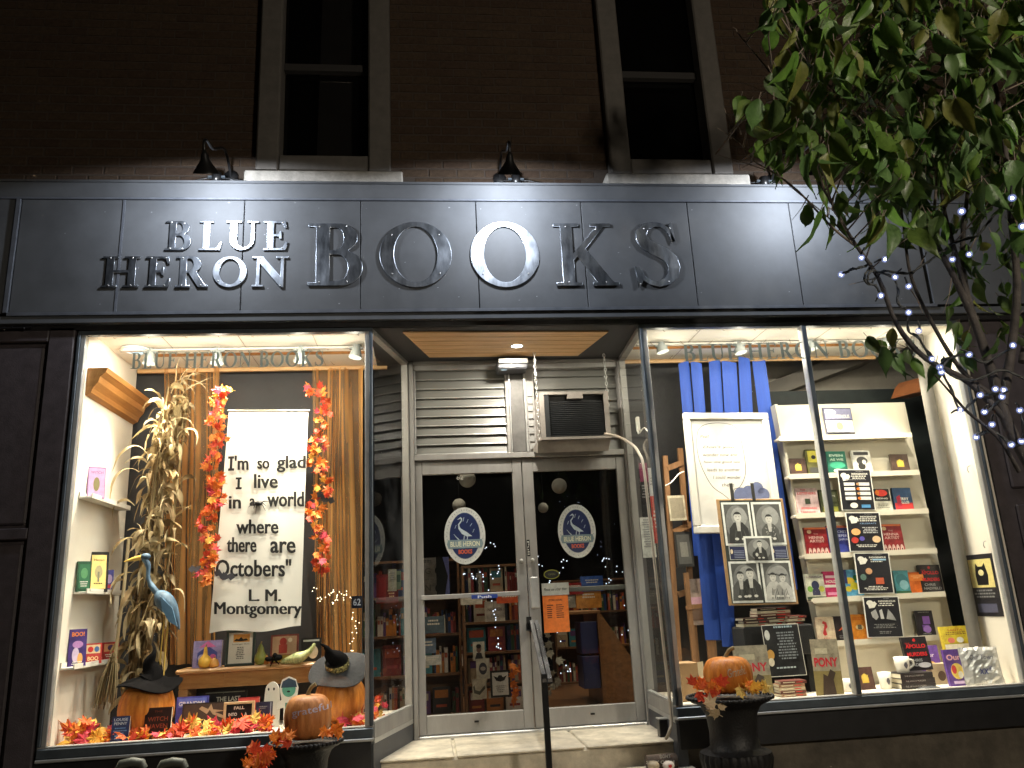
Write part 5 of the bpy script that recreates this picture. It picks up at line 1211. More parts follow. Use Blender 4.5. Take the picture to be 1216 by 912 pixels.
# paper figure of a green faced witch child (plain stand-in)
fx = at(342, 850, .46); e = empty('paper_figure', (fx.x, .46, ZF), 'flat paper figure in a dark cap with a green face beside the ghost', 'decoration')
g = MB(); g.poly([(-.03, 0), (.035, 0), (.04, .14), (.055, .17), (.065, .24), (.045, .295), (0, .315), (-.045, .295), (-.06, .24), (-.045, .17), (-.075, .15), (-.075, .11), (-.03, .12)], 0, PAPER, th=.005)
g.ell(.002, .235, .045, .05, -.001, ink(90, 160, 140), 20); g.poly([(-.05, .245), (.055, .245), (.045, .285), (0, .305), (-.04, .285)], -.0016, ink(50, 70, 90)); g.rect(-.02, .03, .02, .15, -.001, ink(60, 130, 110)); g.ell(.0, .22, .012, .006, -.0022, K, 8); g.build('board', e, local=True)

# small dark plate with street number 62 by the curtain
q = at(424, 715, .25); g = MB(); g.box(q.x-.035, q.x+.035, .24, .25, q.z-.04, q.z+.04, ink(20, 26, 45)); put_text(g, '62', q.x, q.z, .05, .045, .2392, ink(200, 205, 220), bold=.02)
o = bpy.data.objects.new('number_plate', g.data('number_plate', q)); o.location = q; col.objects.link(o); tag(o, 'small dark blue number plate reading 62 at the right edge of the left window', 'plate')
# warm fairy lights over the right curtain
def fairy(name, pts, label, color, strength, r=.0035, seed=1):
    e = empty(name, pts[0], label, 'string lights')
    g = MB(); g.tube(smooth_path(pts, 4), .0012, BLACKM, 4); g.build('wire', e)
    b = MB(); b.sphere((0, 0, 0), r, lamp_mat('fairy_%s' % name, color, strength), 6); me = b.data('bulb')
    rg = random.Random(seed)
    for p in smooth_path(pts, 5): piece('bulb', me, e, tuple(Vector(p)-Vector(pts[0])+Vector((rg.uniform(-.02, .02), rg.uniform(-.02, .0), rg.uniform(-.02, .02)))))
fairy('fairy_lights', [at(398, 700, .7), at(405, 712, .7), at(412, 705, .68), at(420, 730, .68), at(424, 745, .66), at(417, 765, .68), at(423, 785, .66), at(428, 775, .66), at(426, 800, .66)], 'string of tiny warm fairy lights on the curtain above the grey hat', (1, .8, .5), 5, seed=4)
fairy('fairy_lights', [at(372, 700, .62), at(380, 712, .62), at(390, 703, .62), at(398, 716, .64), at(404, 702, .64)], 'short warm fairy light string beside the banner', (1, .75, .4), 5, seed=5)

# ================= RIGHT DISPLAY =================
# blue cloth strips
BLUEC = mat('cobalt_blue_cloth', (.018, .075, .42), .6, var=.14, scale=5, stretch=(4, 4, .5), bump=.12, bscale=10)
def strip(px0, px1, pyt, qx0, qx1, pyb, y, label, seed, thk=.004):
    rg = random.Random(seed); a = at(px0, pyt, y); b = at(px1, pyt, y); c = at(qx0, pyb, y); d = at(qx1, pyb, y)
    NX, NZ = 6, 24; f = []; bk = []; ph = rg.uniform(0, 6)
    for j in range(NZ+1):
        v = j/NZ
        for i in range(NX+1):
            u = i/NX; p = a.lerp(b, u).lerp(c.lerp(d, u), v)
            o = .006*math.sin(4*v+ph)+.006*math.sin(u*3.1)
            f.append((p.x, p.y-o, p.z+.008*math.sin(3*u+ph)*(v < .02)))
    bk = [(x, y_+thk, z) for x, y_, z in f]
    g = MB(); W = NX+1
    g.add(f, [(j*W+i, (j+1)*W+i, (j+1)*W+i+1, j*W+i+1) for j in range(NZ) for i in range(NX)], BLUEC, smooth=True)
    g.add(bk, [(j*W+i, j*W+i+1, (j+1)*W+i+1, (j+1)*W+i) for j in range(NZ) for i in range(NX)], BLUEC, smooth=True)
    o = bpy.data.objects.new('blue_cloth_strip', g.data('blue_cloth_strip', a)); o.location = a; col.objects.link(o)
    tag(o, label, 'cloth', 'cobalt blue cloth strips hanging in the right window')
SD = ['leftmost blue cloth strip hanging above the white frame', 'second blue cloth strip from the left, touching the first', 'third blue cloth strip, left of the middle pair above the white frame', 'fourth blue cloth strip, right of the middle pair above the white frame', 'fifth blue cloth strip, reaching higher than its neighbours', 'rightmost blue cloth strip passing down beside the white bookshelf']
for i, (a, b, c_, d, e_, f_) in enumerate([(806, 818.5, 430, 824, 837, 660), (820, 833, 431, 838.5, 851, 660), (842, 855.5, 429, 852, 868, 660), (857, 874, 430, 870, 887, 660), (876.5, 890, 425, 889, 904, 660), (893.5, 909, 428, 928, 947, 700)]):
    strip(a, b, c_, d, e_, f_, .80-(.012*(i % 2)), SD[i], i)
strip(826, 845, 632, 838, 860, 760, .72, 'left blue cloth drape hanging below the white frame', 21)
strip(845, 868, 632, 858, 873, 768, .70, 'right blue cloth drape hanging below the white frame', 22)

# white framed poster with speech bubble
fy = .60
p_, W_, H_ = place(872, 632, 104, 145, fy); H_ *= 1.0
tlx = at(812, 488, fy); brx = at(925, 632, fy)
e = empty('framed_poster', (tlx.x+ .52*(brx.x-tlx.x), fy, at(870, 633, fy).z), 'large white framed sheet with a handwritten speech bubble behind the photo board', 'picture frame', rot=(R(-3), R(1.5), 0))
W_ = 104*mpp(870, 560, fy); H_ = at(865, 488, fy).z-at(870, 633, fy).z; t_ = .055
WF = mat('white_frame_lacquer', (.56, .54, .50), .35, var=.04)
g = MB(); g.box(-W_/2, W_/2, 0, .035, 0, t_, WF, bev=.006); g.box(-W_/2, W_/2, 0, .035, H_-t_, H_, WF, bev=.006); g.box(-W_/2, -W_/2+t_, 0, .035, t_, H_-t_, WF, bev=.006); g.box(W_/2-t_, W_/2, 0, .035, t_, H_-t_, WF, bev=.006)
g.box(-W_/2+t_*.6, W_/2-t_*.6, .012, .034, t_*.6, t_*1.15, WF, bev=.004); g.box(-W_/2+t_*.6, W_/2-t_*.6, .012, .034, H_-t_*1.15, H_-t_*.6, WF, bev=.004); g.build('frame', e, local=True)
g = MB(); g.box(-W_/2+t_, W_/2-t_, .020, .026, t_, H_-t_, mat('thin_grey_paper', (.50, .49, .47), .7, var=.1, scale=6, bump=.3, bscale=8))
def curve_line(g, pts, w, y, m):
    for a, b in zip(pts[:-1], pts[1:]):
        d = Vector((b[0]-a[0], b[1]-a[1])); 
        if d.length < 1e-6: continue
        n = Vector((-d.y, d.x)).normalized()*w; g.poly([(a[0]-n.x, a[1]-n.y), (b[0]-n.x, b[1]-n.y), (b[0]+n.x, b[1]+n.y), (a[0]+n.x, a[1]+n.y)], y, m)
PEN = ink(74, 73, 72)
bub = [(-.36, .60), (-.37, .72), (-.33, .86), (-.2, .91), (.0, .91), (.12, .86), (.16, .7), (.16, .5), (.08, .38), (-.0, .35), (-.02, .25), (-.12, .31), (-.24, .38), (-.32, .5), (-.36, .60)]
bub = [(p.x, p.y) for p in smooth_path([(a, b, 0) for a, b in bub], 5)]
curve_line(g, [(a*W_, b*H_) for a, b in bub], .0022, .0194, PEN)
rg = random.Random(2)
for k, (s, x_, w_) in enumerate([('Psst!', -.27, .10), ("Don't you", -.12, .36), ('wonder now and', -.11, .40), ('how one good tale', -.10, .42), ('leads to another', -.09, .38), ('I could wonder', -.06, .32), ('there', -.06, .14)]):
    put_text(g, s, (x_)*W_, (.80-.063*k-(.03 if k else 0))*H_, w_*W_, .028*H_, .0193, PEN, shear=.2)
CB = ink(88, 96, 128); g.build('sheet', e, local=True)
g = MB()
for a_, b_, r_ in ((.08, .30, .09), (.17, .32, .085), (.27, .36, .07), (.33, .31, .07), (.35, .24, .06), (.22, .26, .10), (.10, .24, .08)): g.ell(a_*W_, b_*H_, r_*W_, r_*W_*1.05, .0180-.0003*r_*100, CB, 18)
g.build('blue_cut_out', e, local=True)

# photo board on easel
ey = .42
tl2 = at(849, 591, ey); tr2 = at(930, 586, ey); bl2 = at(868, 719, ey)
W_ = 81*mpp(890, 650, ey); H_ = tl2.z-at(868, 719, ey).z
cx = (at(858, 655, ey).x+at(940, 650, ey).x)/2
e = empty('photo_board', (cx, ey, at(909, 718, ey).z), 'wood edged board with five old black and white portraits leaning in the right window', 'board', rot=(R(-5), R(1.5), 0))
BR_ = mat('board_wood_edge', (.34, .20, .09), .5, var=.25, scale=8)
g = MB(); g.box(-W_/2, W_/2, 0, .02, 0, H_, BR_, bev=.003); g.box(-W_/2+.02, W_/2-.02, -.0008, .0, .012, H_-.012, ink(50, 55, 50)); g.build('panel', e, local=True)
def portrait(u0, u1, v0, v1, kind, seed, y0):
    g = MB(); x0, x1, z0, z1 = (u0-.5)*W_, (u1-.5)*W_, v0*H_, v1*H_; w, h = x1-x0, z1-z0
    g.box(x0, x1, y0, y0+.002, z0, z1, ink(222, 222, 216)); m = w*.07; cxx = (x0+x1)/2; y = y0-.0004
    B_ = ink(118, 118, 116); D_ = ink(42, 42, 42); L_ = ink(185, 183, 178); M_ = ink(80, 80, 78); F_ = ink(200, 197, 190)
    g.rect(x0+m, x1-m, z0+m, z1-m, y, M_); g.ell(cxx, (z0+z1)/2, (w/2-m)*.96, (h/2-m)*.96, y-.0004, B_, 24); g.ell(cxx+w*.08, z0+h*.66, w*.28, h*.22, y-.0006, ink(150, 150, 147), 20)
    def person(cx_, base, s, coat, hat=False, light=False):
        yy = y-.0010
        g.poly([(cx_-s*.42, base), (cx_+s*.42, base), (cx_+s*.36, base+s*.55), (cx_+s*.16, base+s*.78), (cx_-s*.16, base+s*.78), (cx_-s*.36, base+s*.55)], yy, coat)
        g.poly([(cx_-s*.06, base+s*.45), (cx_+s*.06, base+s*.45), (cx_+s*.09, base+s*.80), (cx_-s*.09, base+s*.80)], yy-.0004, L_)
        g.ell(cx_, base+s*.97, s*.145, s*.19, yy-.0006, F_, 16)
        g.poly([(cx_-s*.15, base+s*1.02)]+[(cx_+s*.155*math.cos(R(a)), base+s*1.03+s*.15*math.sin(R(a))) for a in range(180, -1, -30)]+[(cx_+s*.10, base+s*1.08), (cx_-s*.10, base+s*1.08)], yy-.0009, D_)
        for q in (-.055, .055): g.ell(cx_+s*q, base+s*.99, s*.022, s*.013, yy-.0011, D_, 8)
        g.rect(cx_-s*.04, cx_+s*.04, base+s*.875, base+s*.890, yy-.0011, M_)
        if hat: g.rect(cx_-s*.22, cx_+s*.22, base+s*1.08, base+s*1.12, yy-.0013, D_)
        for q in (-.12, .14): g.ell(cx_+s*q, base+s*.16, s*.08, s*.05, yy-.0008, F_, 10)
        # folds of the clothes
        for q in range(5): u = random.Random(seed+q).uniform(-.3, .3); g.poly([(cx_+u*s, base+.05*s), (cx_+(u+.03)*s, base+.05*s), (cx_+(u*.6+.02)*s, base+.5*s), (cx_+u*.6*s, base+.5*s)], yy-.0003, M_ if coat == D_ else D_)
    if kind == 1: person(cxx+w*.02, z0+m, h*.62, D_)
    if kind == 2:
        person(cxx+w*.02, z0+m, h*.56, M_); 
        for q in range(22): rgq = random.Random(seed*50+q); g.ell(cxx+w*.02+rgq.uniform(-.16, .16)*w, z0+m+rgq.uniform(.05, .38)*h, .003, .003, y-.0017, F_, 6)
    if kind == 3:
        person(cxx+w*.04, z0+m, h*.64, D_); g.ell(cxx-w*.14, z0+h*.30, w*.12, h*.13, y-.0022, D_, 14); g.ell(cxx-w*.10, z0+h*.30, w*.05, h*.07, y-.0025, F_, 12)
    if kind == 4: person(cxx-w*.16, z0+m, h*.60, M_); person(cxx+w*.17, z0+m, h*.66, D_)
    if kind == 5:
        g.ell(cxx, z0+h*.5, w*.36, h*.36, y-.0007, ink(140, 140, 138), 20); person(cxx-w*.15, z0+m, h*.56, L_, True); person(cxx+w*.16, z0+m, h*.54, L_, True)
    o = g.build('portrait_photo', e, local=True); o['label'] = ['', 'old portrait of a bearded man in a dark coat', 'old portrait of a woman in a patterned dress', 'old portrait of a seated person with a dark dog', 'old portrait of two people side by side', 'old portrait of two seated people in pale clothes'][kind]
portrait(.055, .475, .55, .965, 1, 1, -.004); portrait(.50, .955, .55, .965, 2, 2, -.0045)
portrait(.055, .49, .02, .40, 4, 4, -.004); portrait(.52, .965, .02, .40, 5, 5, -.0045)
for u0, u1 in ((.09, .33), (.70, .95)):
    g = MB(); x0, x1, z0, z1 = (u0-.5)*W_, (u1-.5)*W_, .415*H_, .545*H_; g.box(x0, x1, -.003, -.001, z0, z1, ink(190, 190, 185)); g.rect(x0+.005, x1-.005, z0+.005, z1-.005, -.0034, NAVY); g.ell(x0+.018, (z0+z1)/2+.01, .010, .018, -.0038, ink(220, 200, 170), 12)
    for q in range(5): g.rect(x0+.035, x1-.012, z0+.014+q*.012, z0+.019+q*.012, -.0038, ink(130, 135, 160))
    g.build('dark_card', e, local=True)
portrait(.32, .735, .385, .635, 3, 3, -.0075)
for u in (.24, .56):
    g = MB(); x = (u-.5)*W_; g.box(x-.012, x+.012, -.006, .0, H_-.012, H_+.12, ink(40, 38, 34)); g.build('easel_clamp', e, local=True)
# wooden easels / chairs at the left of the right window
es = empty('wooden_easel', at(815, 800, .82), 'brown wooden easel with small crossbars at the left of the right window', 'easel')
def beam(g, p, q, w, t, m):
    p, q = Vector(p), Vector(q); d = (q-p).normalized(); s = d.cross(Vector((0, 1, 0))).normalized()*w/2; f = Vector((0, t, 0))
    v = [p-s, p+s, q+s, q-s]; g.add([a for a in v]+[a+f for a in v], [(0, 3, 2, 1), (4, 5, 6, 7), (0, 1, 5, 4), (1, 2, 6, 5), (2, 3, 7, 6), (3, 0, 4, 7)], m)
for a_, b_, w_ in (((790, 541), (808, 800), .04), ((808, 532), (829, 800), .04)):
    g = MB(); beam(g, at(a_[0], a_[1], .82), at(b_[0], b_[1], .82), w_, .03, EASELW); g.build('post', es)
for a_, b_ in (((793, 556), (811, 549)), ((800, 632), (822, 622)), ((806, 706), (826, 700))):
    g = MB(); beam(g, at(*a_, .815), at(*b_, .815), .045, .02, EASELW); g.build('crossbar', es)
es2 = empty('wooden_easel', at(835, 790, .74), 'splayed orange brown easel legs behind the pumpkin on the urn', 'easel')
for a_, b_ in (((815, 680), (826, 790)), ((836, 660), (845, 790)), ((840, 665), (850, 790))):
    g = MB(); beam(g, at(*a_, .74), at(*b_, .74), .034, .03, EASELW); g.build('leg', es2)
g = MB(); beam(g, at(815, 722, .735), at(842, 718, .735), .03, .02, EASELW); g.build('crossbar', es2)
book(806, 618, 20, 30, .80, None, (195, 185, 160), [('r', .1, .9, .1, .9, ink(150, 140, 120))], 'small pale canvas held by the wooden easel', lean=4, thin=True, cat='canvas', name='small_canvas')
book(815, 673, 20, 42, .76, None, (30, 28, 28), [('r', .12, .88, .08, .92, ink(85, 84, 82)), ('r', .28, .72, .28, .7, ink(130, 128, 122))], 'black framed grey picture leaning on the easel', lean=4, cat='picture', name='framed_print')
book(833, 742, 24, 55, .78, None, (170, 150, 140), [('r', .1, .9, .45, .6, ink(215, 170, 190)), ('r', .1, .9, .1, .4, ink(120, 95, 80))], 'pale printed panel between the easel legs', lean=4, thin=True, cat='panel', name='printed_card')
# cardboard wedge
p_, W_, H_ = place(825, 830, 30, 46, .42, ZF); e = empty('cardboard_box', p_, 'plain brown cardboard box at the left corner of the right window', 'box')
g = MB(); CBD = mat('cardboard', (.36, .22, .11), .8, var=.15, scale=10); g.box(p_.x-W_/2, p_.x+W_/2*.4, .40, .58, ZF, ZF+H_, CBD, bev=.003); g.build('carton', e)
g = MB(); g.add([(p_.x+W_/2*.42, .40, ZF), (p_.x+W_/2*1.2, .46, ZF), (p_.x+W_/2*1.1, .46, ZF+H_), (p_.x+W_/2*.42, .40, ZF+H_)], [(0, 1, 2, 3)], mat('pale_cardboard', (.50, .40, .26), .8)); g.build('flap', e)

# black plinth with sign, stacked books
bp = empty('black_plinth', at(915, 828, .55), 'black cloth covered plinth carrying stacks of paperbacks', 'plinth')
q0 = at(880, 745, .50); q1 = at(962, 745, .50)
g = MB(); g.box(q0.x, q1.x, .45, .80, ZF+.26, q0.z, mat('black_cloth', (.012, .012, .013), .9, var=.3), bev=.01); g.build('block', bp)
g = MB(); g.box(q0.x+.02, q0.x+.10, .50, .75, ZF, ZF+.259, MATS['black_cloth']); g.box(q1.x-.06, q1.x+.02, .50, .75, ZF, ZF+.259, MATS['black_cloth']); g.box(q0.x, q1.x, .74, .76, ZF, ZF+.259, MATS['black_cloth']); g.build('support', bp)
pz = q0.z
def flat_stack(px, wpx, y, z, n, cols, what, grp, th=.021, dy=.14):
    rg = random.Random(int(px)); c = at(px, 740, y); w = wpx*mpp(px, 740, y)
    for k in range(n):
        cc = cols[k % len(cols)]; e = empty('book', (c.x+rg.uniform(-.012, .012), y+rg.uniform(0, .01), z), what[k], 'book', grp, rot=(0, 0, R(rg.uniform(-4, 4))))
        g = MB(); cv = ink(*cc); g.box(-w/2, w/2, 0, dy, 0, .0025, cv); g.box(-w/2, w/2, 0, dy, th-.0045, th-.002, cv); g.box(-w/2, w/2, 0, .0025, .0025, th-.0045, cv); g.build('cover', e, local=True)
        g = MB(); g.box(-w/2+.003, w/2-.003, .0025, dy-.003, .0025, th-.0045, PAGES); g.build('pages', e, local=True)
        g = MB(); g.rect(-w*.40, w*.05, .007, .013, -.0005, ink(215, 205, 180)); g.rect(w*.10, w*.35, .007, .013, -.0005, ink(190, 50, 40)); g.build('spine_print', e, local=True)
        z += th
ORD = ['lowest', 'second', 'third', 'fourth', 'fifth', 'sixth', 'seventh']
grp = 'paperbacks lying in stacks around the black plinth'
flat_stack(898, 30, .48, pz+.001, 3, [(190, 178, 150), (80, 45, 38), (60, 40, 32)], ['%s paperback of the left stack on the black plinth' % ORD[k] for k in range(3)], grp)
flat_stack(922, 40, .52, pz+.001, 6, [(110, 50, 42), (195, 185, 160), (60, 42, 36)], ['%s paperback of the tall middle stack on the black plinth' % ORD[k] for k in range(6)], grp)
flat_stack(946, 22, .47, pz+.001, 3, [(100, 48, 40), (190, 180, 155)], ['%s paperback of the right stack on the black plinth' % ORD[k] for k in range(3)], grp)
flat_stack(932, 30, .30, ZF+.001, 5, [(150, 115, 90), (100, 55, 48), (180, 165, 140)], ['%s paperback of the stack on the window floor below the black notice' % ORD[k] for k in range(5)], grp, dy=.12)
book(936, 803, 45, 62, .27, None, (24, 24, 28), [('r', .0, 1, .985, 1, Wt), ('r', .0, 1, .0, .012, Wt), ('r', .0, .015, .012, .985, Wt), ('r', .985, 1, .012, .985, Wt), ('e', .12, .80, .07, .10, ink(215, 215, 210)), ('e', .13, .42, .10, .10, ink(200, 150, 70)), ('e', .12, .28, .08, .08, ink(220, 210, 190)), ('l', .58, .93, .6, .07, ink(170, 190, 200), 1), ('l', .60, .82, .62, .055, ink(140, 145, 150), 10), ('l', .5, .15, .7, .06, ink(190, 200, 205), 1)], 'black printed notice in a silver frame before the plinth', thin=True, lean=6, cat='notice', name='framed_notice')
def pony(px, pyb, w, h, y, lb, tn):
    return book(px, pyb, w, h, y, ZF, (150, 140, 120), [('r', .0, 1, .0, .45, ink(130, 115, 70)), ('t', 'PONY', .5, .60, .86, .16, ink(190, 30, 50), .03), ('r', .15, .6, .74, .84, ink(185, 175, 150)), ('p', [(.25, .02), (.75, .02), (.70, .3), (.8, .42), (.62, .48), (.5, .36), (.35, .4)], ink(60, 45, 35))], lb, th=.03, lean=6, turn=tn)
pony(900, 835, 40, 66, .22, 'grey book with red capitals PONY behind the urn', -6)
pony(987, 832, 30, 70, .14, 'tall book with red capitals PONY turned beside the mullion', -30)

# white bookshelf
by0 = .72
sw = empty('white_bookshelf', (3.42, .80, ZF), 'tall white display bookshelf with narrow ledges in the right window', 'bookshelf')
TLs, TRs = at(921, 482, .74), at(1074, 477, .74); BLs, BRs = at(984, 800, .74), at(1141, 790, .74)
def sx(z, side):   # x of the shelf's edge at height z
    a, b = (TLs, BLs) if side == 0 else (TRs, BRs); t = (a.z-z)/(a.z-b.z); return a.x+(b.x-a.x)*t
zt_ = (TLs.z+TRs.z)/2
g = MB(); g.add([(sx(ZF, 0), .74, ZF), (sx(ZF, 1), .74, ZF), (sx(zt_, 1), .74, zt_), (sx(zt_, 0), .74, zt_), (sx(ZF, 0), .80, ZF), (sx(ZF, 1), .80, ZF), (sx(zt_, 1), .80, zt_), (sx(zt_, 0), .80, zt_)], [(0, 1, 2, 3), (4, 7, 6, 5), (0, 3, 7, 4), (1, 5, 6, 2), (3, 2, 6, 7)], SHELFW); g.build('back', sw)
LZ = []
for i, (l_, r_) in enumerate([(522, 514), (566, 559), (612, 605), (660, 652), (712, 703), (764, 753)]):
    z = (at(935+i*10, l_, .66).z+at(1087+i*10, r_, .66).z)/2; LZ.append(z)
    g = MB(); x0, x1 = at([925, 937, 945, 955, 965, 976][i], l_, .64).x, at([1082, 1091, 1102, 1112, 1122, 1133][i], r_, .64).x
    g.box(x0, x1, .64, .739, z-.02, z, SHELFW, bev=.003); g.box(x0, x1, .634, .6395, z-.028, z+.012, SHELFW); g.build('ledge', sw)
g = MB()
def sidepiece(s):
    g = MB(); x = lambda z: sx(z, s)
    d = .02 if s == 0 else -.02
    return None
for s in (0,):
    a, b = sx(zt_, 0), sx(ZF, 0)
    g.add([(a-.022, .70, zt_), (a, .70, zt_), (a, .80, zt_), (a-.022, .80, zt_), (b-.022, .70, ZF), (b, .70, ZF), (b, .80, ZF), (b-.022, .80, ZF)], [(0, 1, 2, 3), (4, 7, 6, 5), (0, 4, 5, 1), (1, 5, 6, 2), (2, 6, 7, 3), (3, 7, 4, 0)], SHELFW); g.build('side_board', sw)
def sbook(i, px, w, h, color, decor, label, **k):
    z = LZ[i]+.001; pyb = {0: 518, 1: 562, 2: 608, 3: 656, 4: 707, 5: 758}[i]
    p = at(px, pyb-4, .68); s = mpp(px, pyb, .68); H = at(px, pyb-h, .68).z-at(px, pyb, .68).z
    return book(0, 0, 0, 0, color=color, decor=decor, label=label, loc=(p.x, .672, z), size=(w*s, H), lean=k.pop('lean', 5), roll=1.5, th=k.pop('th', .022), **k)
HG = [('r', .32, .7, .30, .48, ink(190, 160, 60)), ('e', .5, .5, .2, .2, ink(200, 170, 70)), ('p', [(.3, .65), (.42, .55), (.5, .75), (.58, .55), (.72, .68), (.6, .42), (.4, .42)], ink(205, 180, 80))]
sbook(0, 998, 34, 35, (60, 60, 80), [('r', .05, .98, .60, .96, ink(120, 120, 150)), ('e', .25, .85, .2, .1, Wt), ('t', 'INDIGENOUS', .55, .70, .7, .12, Wt, .02), ('r', .04, .98, .16, .56, Wt), ('e', .5, .36, .12, .14, ink(200, 190, 120)), ('r', .05, .98, .05, .12, K)], 'white and dark card alone on the top ledge of the bookshelf', thin=False, th=.012)
sbook(1, 948, 19, 21, (70, 52, 45), HG, 'small brown journal with golden maple leaf at the left of the second ledge')
sbook(1, 970, 22, 31, (80, 78, 40), [('r', .1, .9, .5, .95, ink(170, 160, 50)), ('e', .4, .7, .12, .08, K), ('r', .1, .9, .1, .3, ink(60, 60, 60))], 'olive yellow book partly behind the mullion on the second ledge')
sbook(1, 995, 23, 28, (30, 90, 75), [('t', 'EVEN', .5, .82, .7, .10, ink(190, 210, 190), .02), ('t', 'AS WE', .5, .64, .7, .10, ink(190, 210, 190), .02), ('e', .5, .4, .4, .15, ink(50, 140, 110)), ('e', .5, .16, .25, .08, Wt)], 'green book with a lily on the second ledge')
sbook(1, 1025, 22, 28, (200, 198, 190), [('r', .1, .9, .80, .94, ink(60, 60, 60)), ('e', .5, .55, .3, .18, ink(70, 70, 70)), ('e', .45, .32, .2, .15, ink(40, 40, 40)), ('e', .6, .5, .1, .1, Wt), ('l', .5, .15, .8, .06, K, 2)], 'black and white book on the second ledge')
sbook(1, 1070, 21, 22, (70, 52, 45), HG, 'small brown journal with golden maple leaf at the right of the second ledge')
sbook(2, 960, 26, 32, (225, 180, 180), [('t', 'THE', .35, .93, .25, .06, RED, .02), ('t', 'LISTENERS', .5, .80, .85, .09, RED, .02), ('r', .38, .62, .40, .60, ink(60, 70, 50)), ('t', 'JORDAN', .5, .24, .7, .08, RED, .02), ('t', 'TANNAHILL', .5, .10, .8, .08, RED, .02)], 'pale pink book with red title on the third ledge')
sbook(2, 986, 22, 29, (60, 65, 40), [('r', .1, .9, .5, .9, ink(90, 95, 70)), ('r', .1, .9, .1, .3, ink(130, 130, 50)), ('t', 'Fishing', .6, .75, .5, .1, Wt)], 'dark olive book just right of the mullion on the third ledge')
sbook(2, 1049, 22, 29, (215, 205, 190), [('r', .05, .95, .45, .95, K), ('e', .5, .78, .34, .14, ink(215, 60, 50)), ('e', .3, .8, .1, .12, ORG), ('t', 'BEING', .5, .55, .6, .07, Wt, .02), ('l', .5, .3, .7, .07, ink(120, 120, 110), 3)], 'black and cream book with a red circle on the third ledge')
sbook(2, 1074, 22, 28, (40, 70, 105), [('r', .02, .98, .02, .35, ink(190, 50, 50)), ('t', 'TERRY', .5, .52, .6, .12, Wt, .03), ('t', 'FALLIS', .5, .37, .6, .12, Wt, .03), ('p', [(.15, .1), (.4, .1), (.35, .7), (.15, .6)], ink(160, 40, 60))], 'blue and red book with white capitals at the right of the third ledge')
def henna(px, lb): return sbook(3, px, 27, 33, (150, 30, 38), [('r', .02, .98, .93, .995, ink(230, 120, 70)), ('e', .22, .84, .10, .07, ink(225, 190, 150)), ('t', 'THE', .5, .76, .2, .05, ink(230, 180, 170)), ('t', 'HENNA', .5, .63, .66, .10, ink(235, 190, 180), .02), ('t', 'ARTIST', .5, .50, .66, .10, ink(235, 190, 180), .02)]+[('e', .14+.18*q, .12, .07, .14, ink(225, 190, 180)) for q in range(5)]+[('r', .11+.18*q, .17+.18*q, .0, .12, ink(90, 25, 30)) for q in range(5)], lb)
henna(971, 'dark red book left of the mullion on the fourth ledge'); henna(1061, 'dark red book right of the black poster on the fourth ledge')
sbook(3, 998, 26, 34, (50, 55, 130), [('r', .0, 1, .92, 1, ink(225, 120, 80)), ('t', 'SECRET', .6, .78, .6, .09, ink(200, 205, 235), .02), ('t', 'KEEPER', .6, .64, .6, .09, ink(200, 205, 235), .02), ('t', 'OF JAIPUR', .6, .50, .6, .09, ink(200, 205, 235), .02), ('e', .5, .2, .4, .15, ink(60, 70, 160))], 'blue book with orange top edge right behind the mullion on the fourth ledge')
sbook(4, 969, 23, 30, (205, 205, 185), [('e', .5, .55, .2, .18, ink(50, 55, 90)), ('r', .3, .7, .15, .4, ink(60, 60, 90)), ('e', .2, .4, .14, .12, ink(120, 170, 70)), ('e', .8, .4, .14, .12, ink(190, 190, 80)), ('r', .0, 1, .0, .10, ink(50, 70, 50)), ('t', 'LARISSA', .5, .88, .8, .07, ink(130, 90, 130))], 'white book with a dark head silhouette on the fifth ledge')
sbook(4, 991, 22, 32, (190, 50, 100), [('r', .0, 1, .4, .5, Wt), ('r', .1, .9, .75, .85, ink(235, 200, 210)), ('t', 'HOLD IT', .5, .62, .8, .1, Wt, .03), ('r', .1, .9, .12, .22, ink(230, 150, 190))], 'magenta patterned book behind the mullion on the fifth ledge')
sbook(4, 1013, 25, 33, (90, 160, 200), [('e', .4, .6, .25, .12, YEL), ('e', .6, .4, .2, .14, ink(215, 200, 50)), ('e', .3, .3, .15, .1, ink(225, 205, 70)), ('r', .0, .3, .5, 1, ink(50, 60, 110)), ('e', .7, .7, .12, .1, ink(40, 110, 60))], 'sky blue book with yellow flowers on the fifth ledge')
sbook(4, 1073, 18, 29, (70, 140, 150), [('e', .5, .6, .4, .25, ink(60, 120, 130)), ('e', .6, .4, .3, .2, ink(140, 190, 200)), ('r', .0, 1, .0, .15, ink(40, 90, 60))], 'teal book right of the black posters on the fifth ledge')
sbook(4, 1091, 19, 26, (215, 100, 30), [('r', .05, .95, .6, .9, ink(225, 125, 50)), ('l', .5, .8, .7, .08, ink(240, 180, 120), 2)], 'plain orange book on the fifth ledge')
def apollo(f, *a, **k): return f(*a, **k)
AP = [('t', 'THE', .2, .80, .2, .06, RED), ('e', .5, .90, .06, .05, RED), ('t', 'APOLLO', .5, .72, .80, .12, ink(205, 40, 45), .03), ('t', 'MURDERS', .5, .48, .80, .12, ink(205, 40, 45), .03), ('t', 'CHRIS', .4, .30, .5, .09, ink(150, 150, 150), .02), ('t', 'HADFIELD', .5, .17, .8, .09, ink(150, 150, 150), .02)]
sbook(4, 1108, 26, 34, (32, 26, 28), AP, 'black book with red capitals at the right end of the fifth ledge')
sbook(5, 981, 22, 30, (225, 190, 165), [('p', [(.40, .25), (.55, .3), (.50, .5), (.62, .6), (.60, .78), (.42, .85), (.35, .75), (.48, .70), (.40, .5), (.32, .35)], ink(190, 50, 55)), ('l', .5, .15, .6, .06, ink(180, 90, 80), 2)], 'pale peach book with a red seahorse on the sixth ledge')
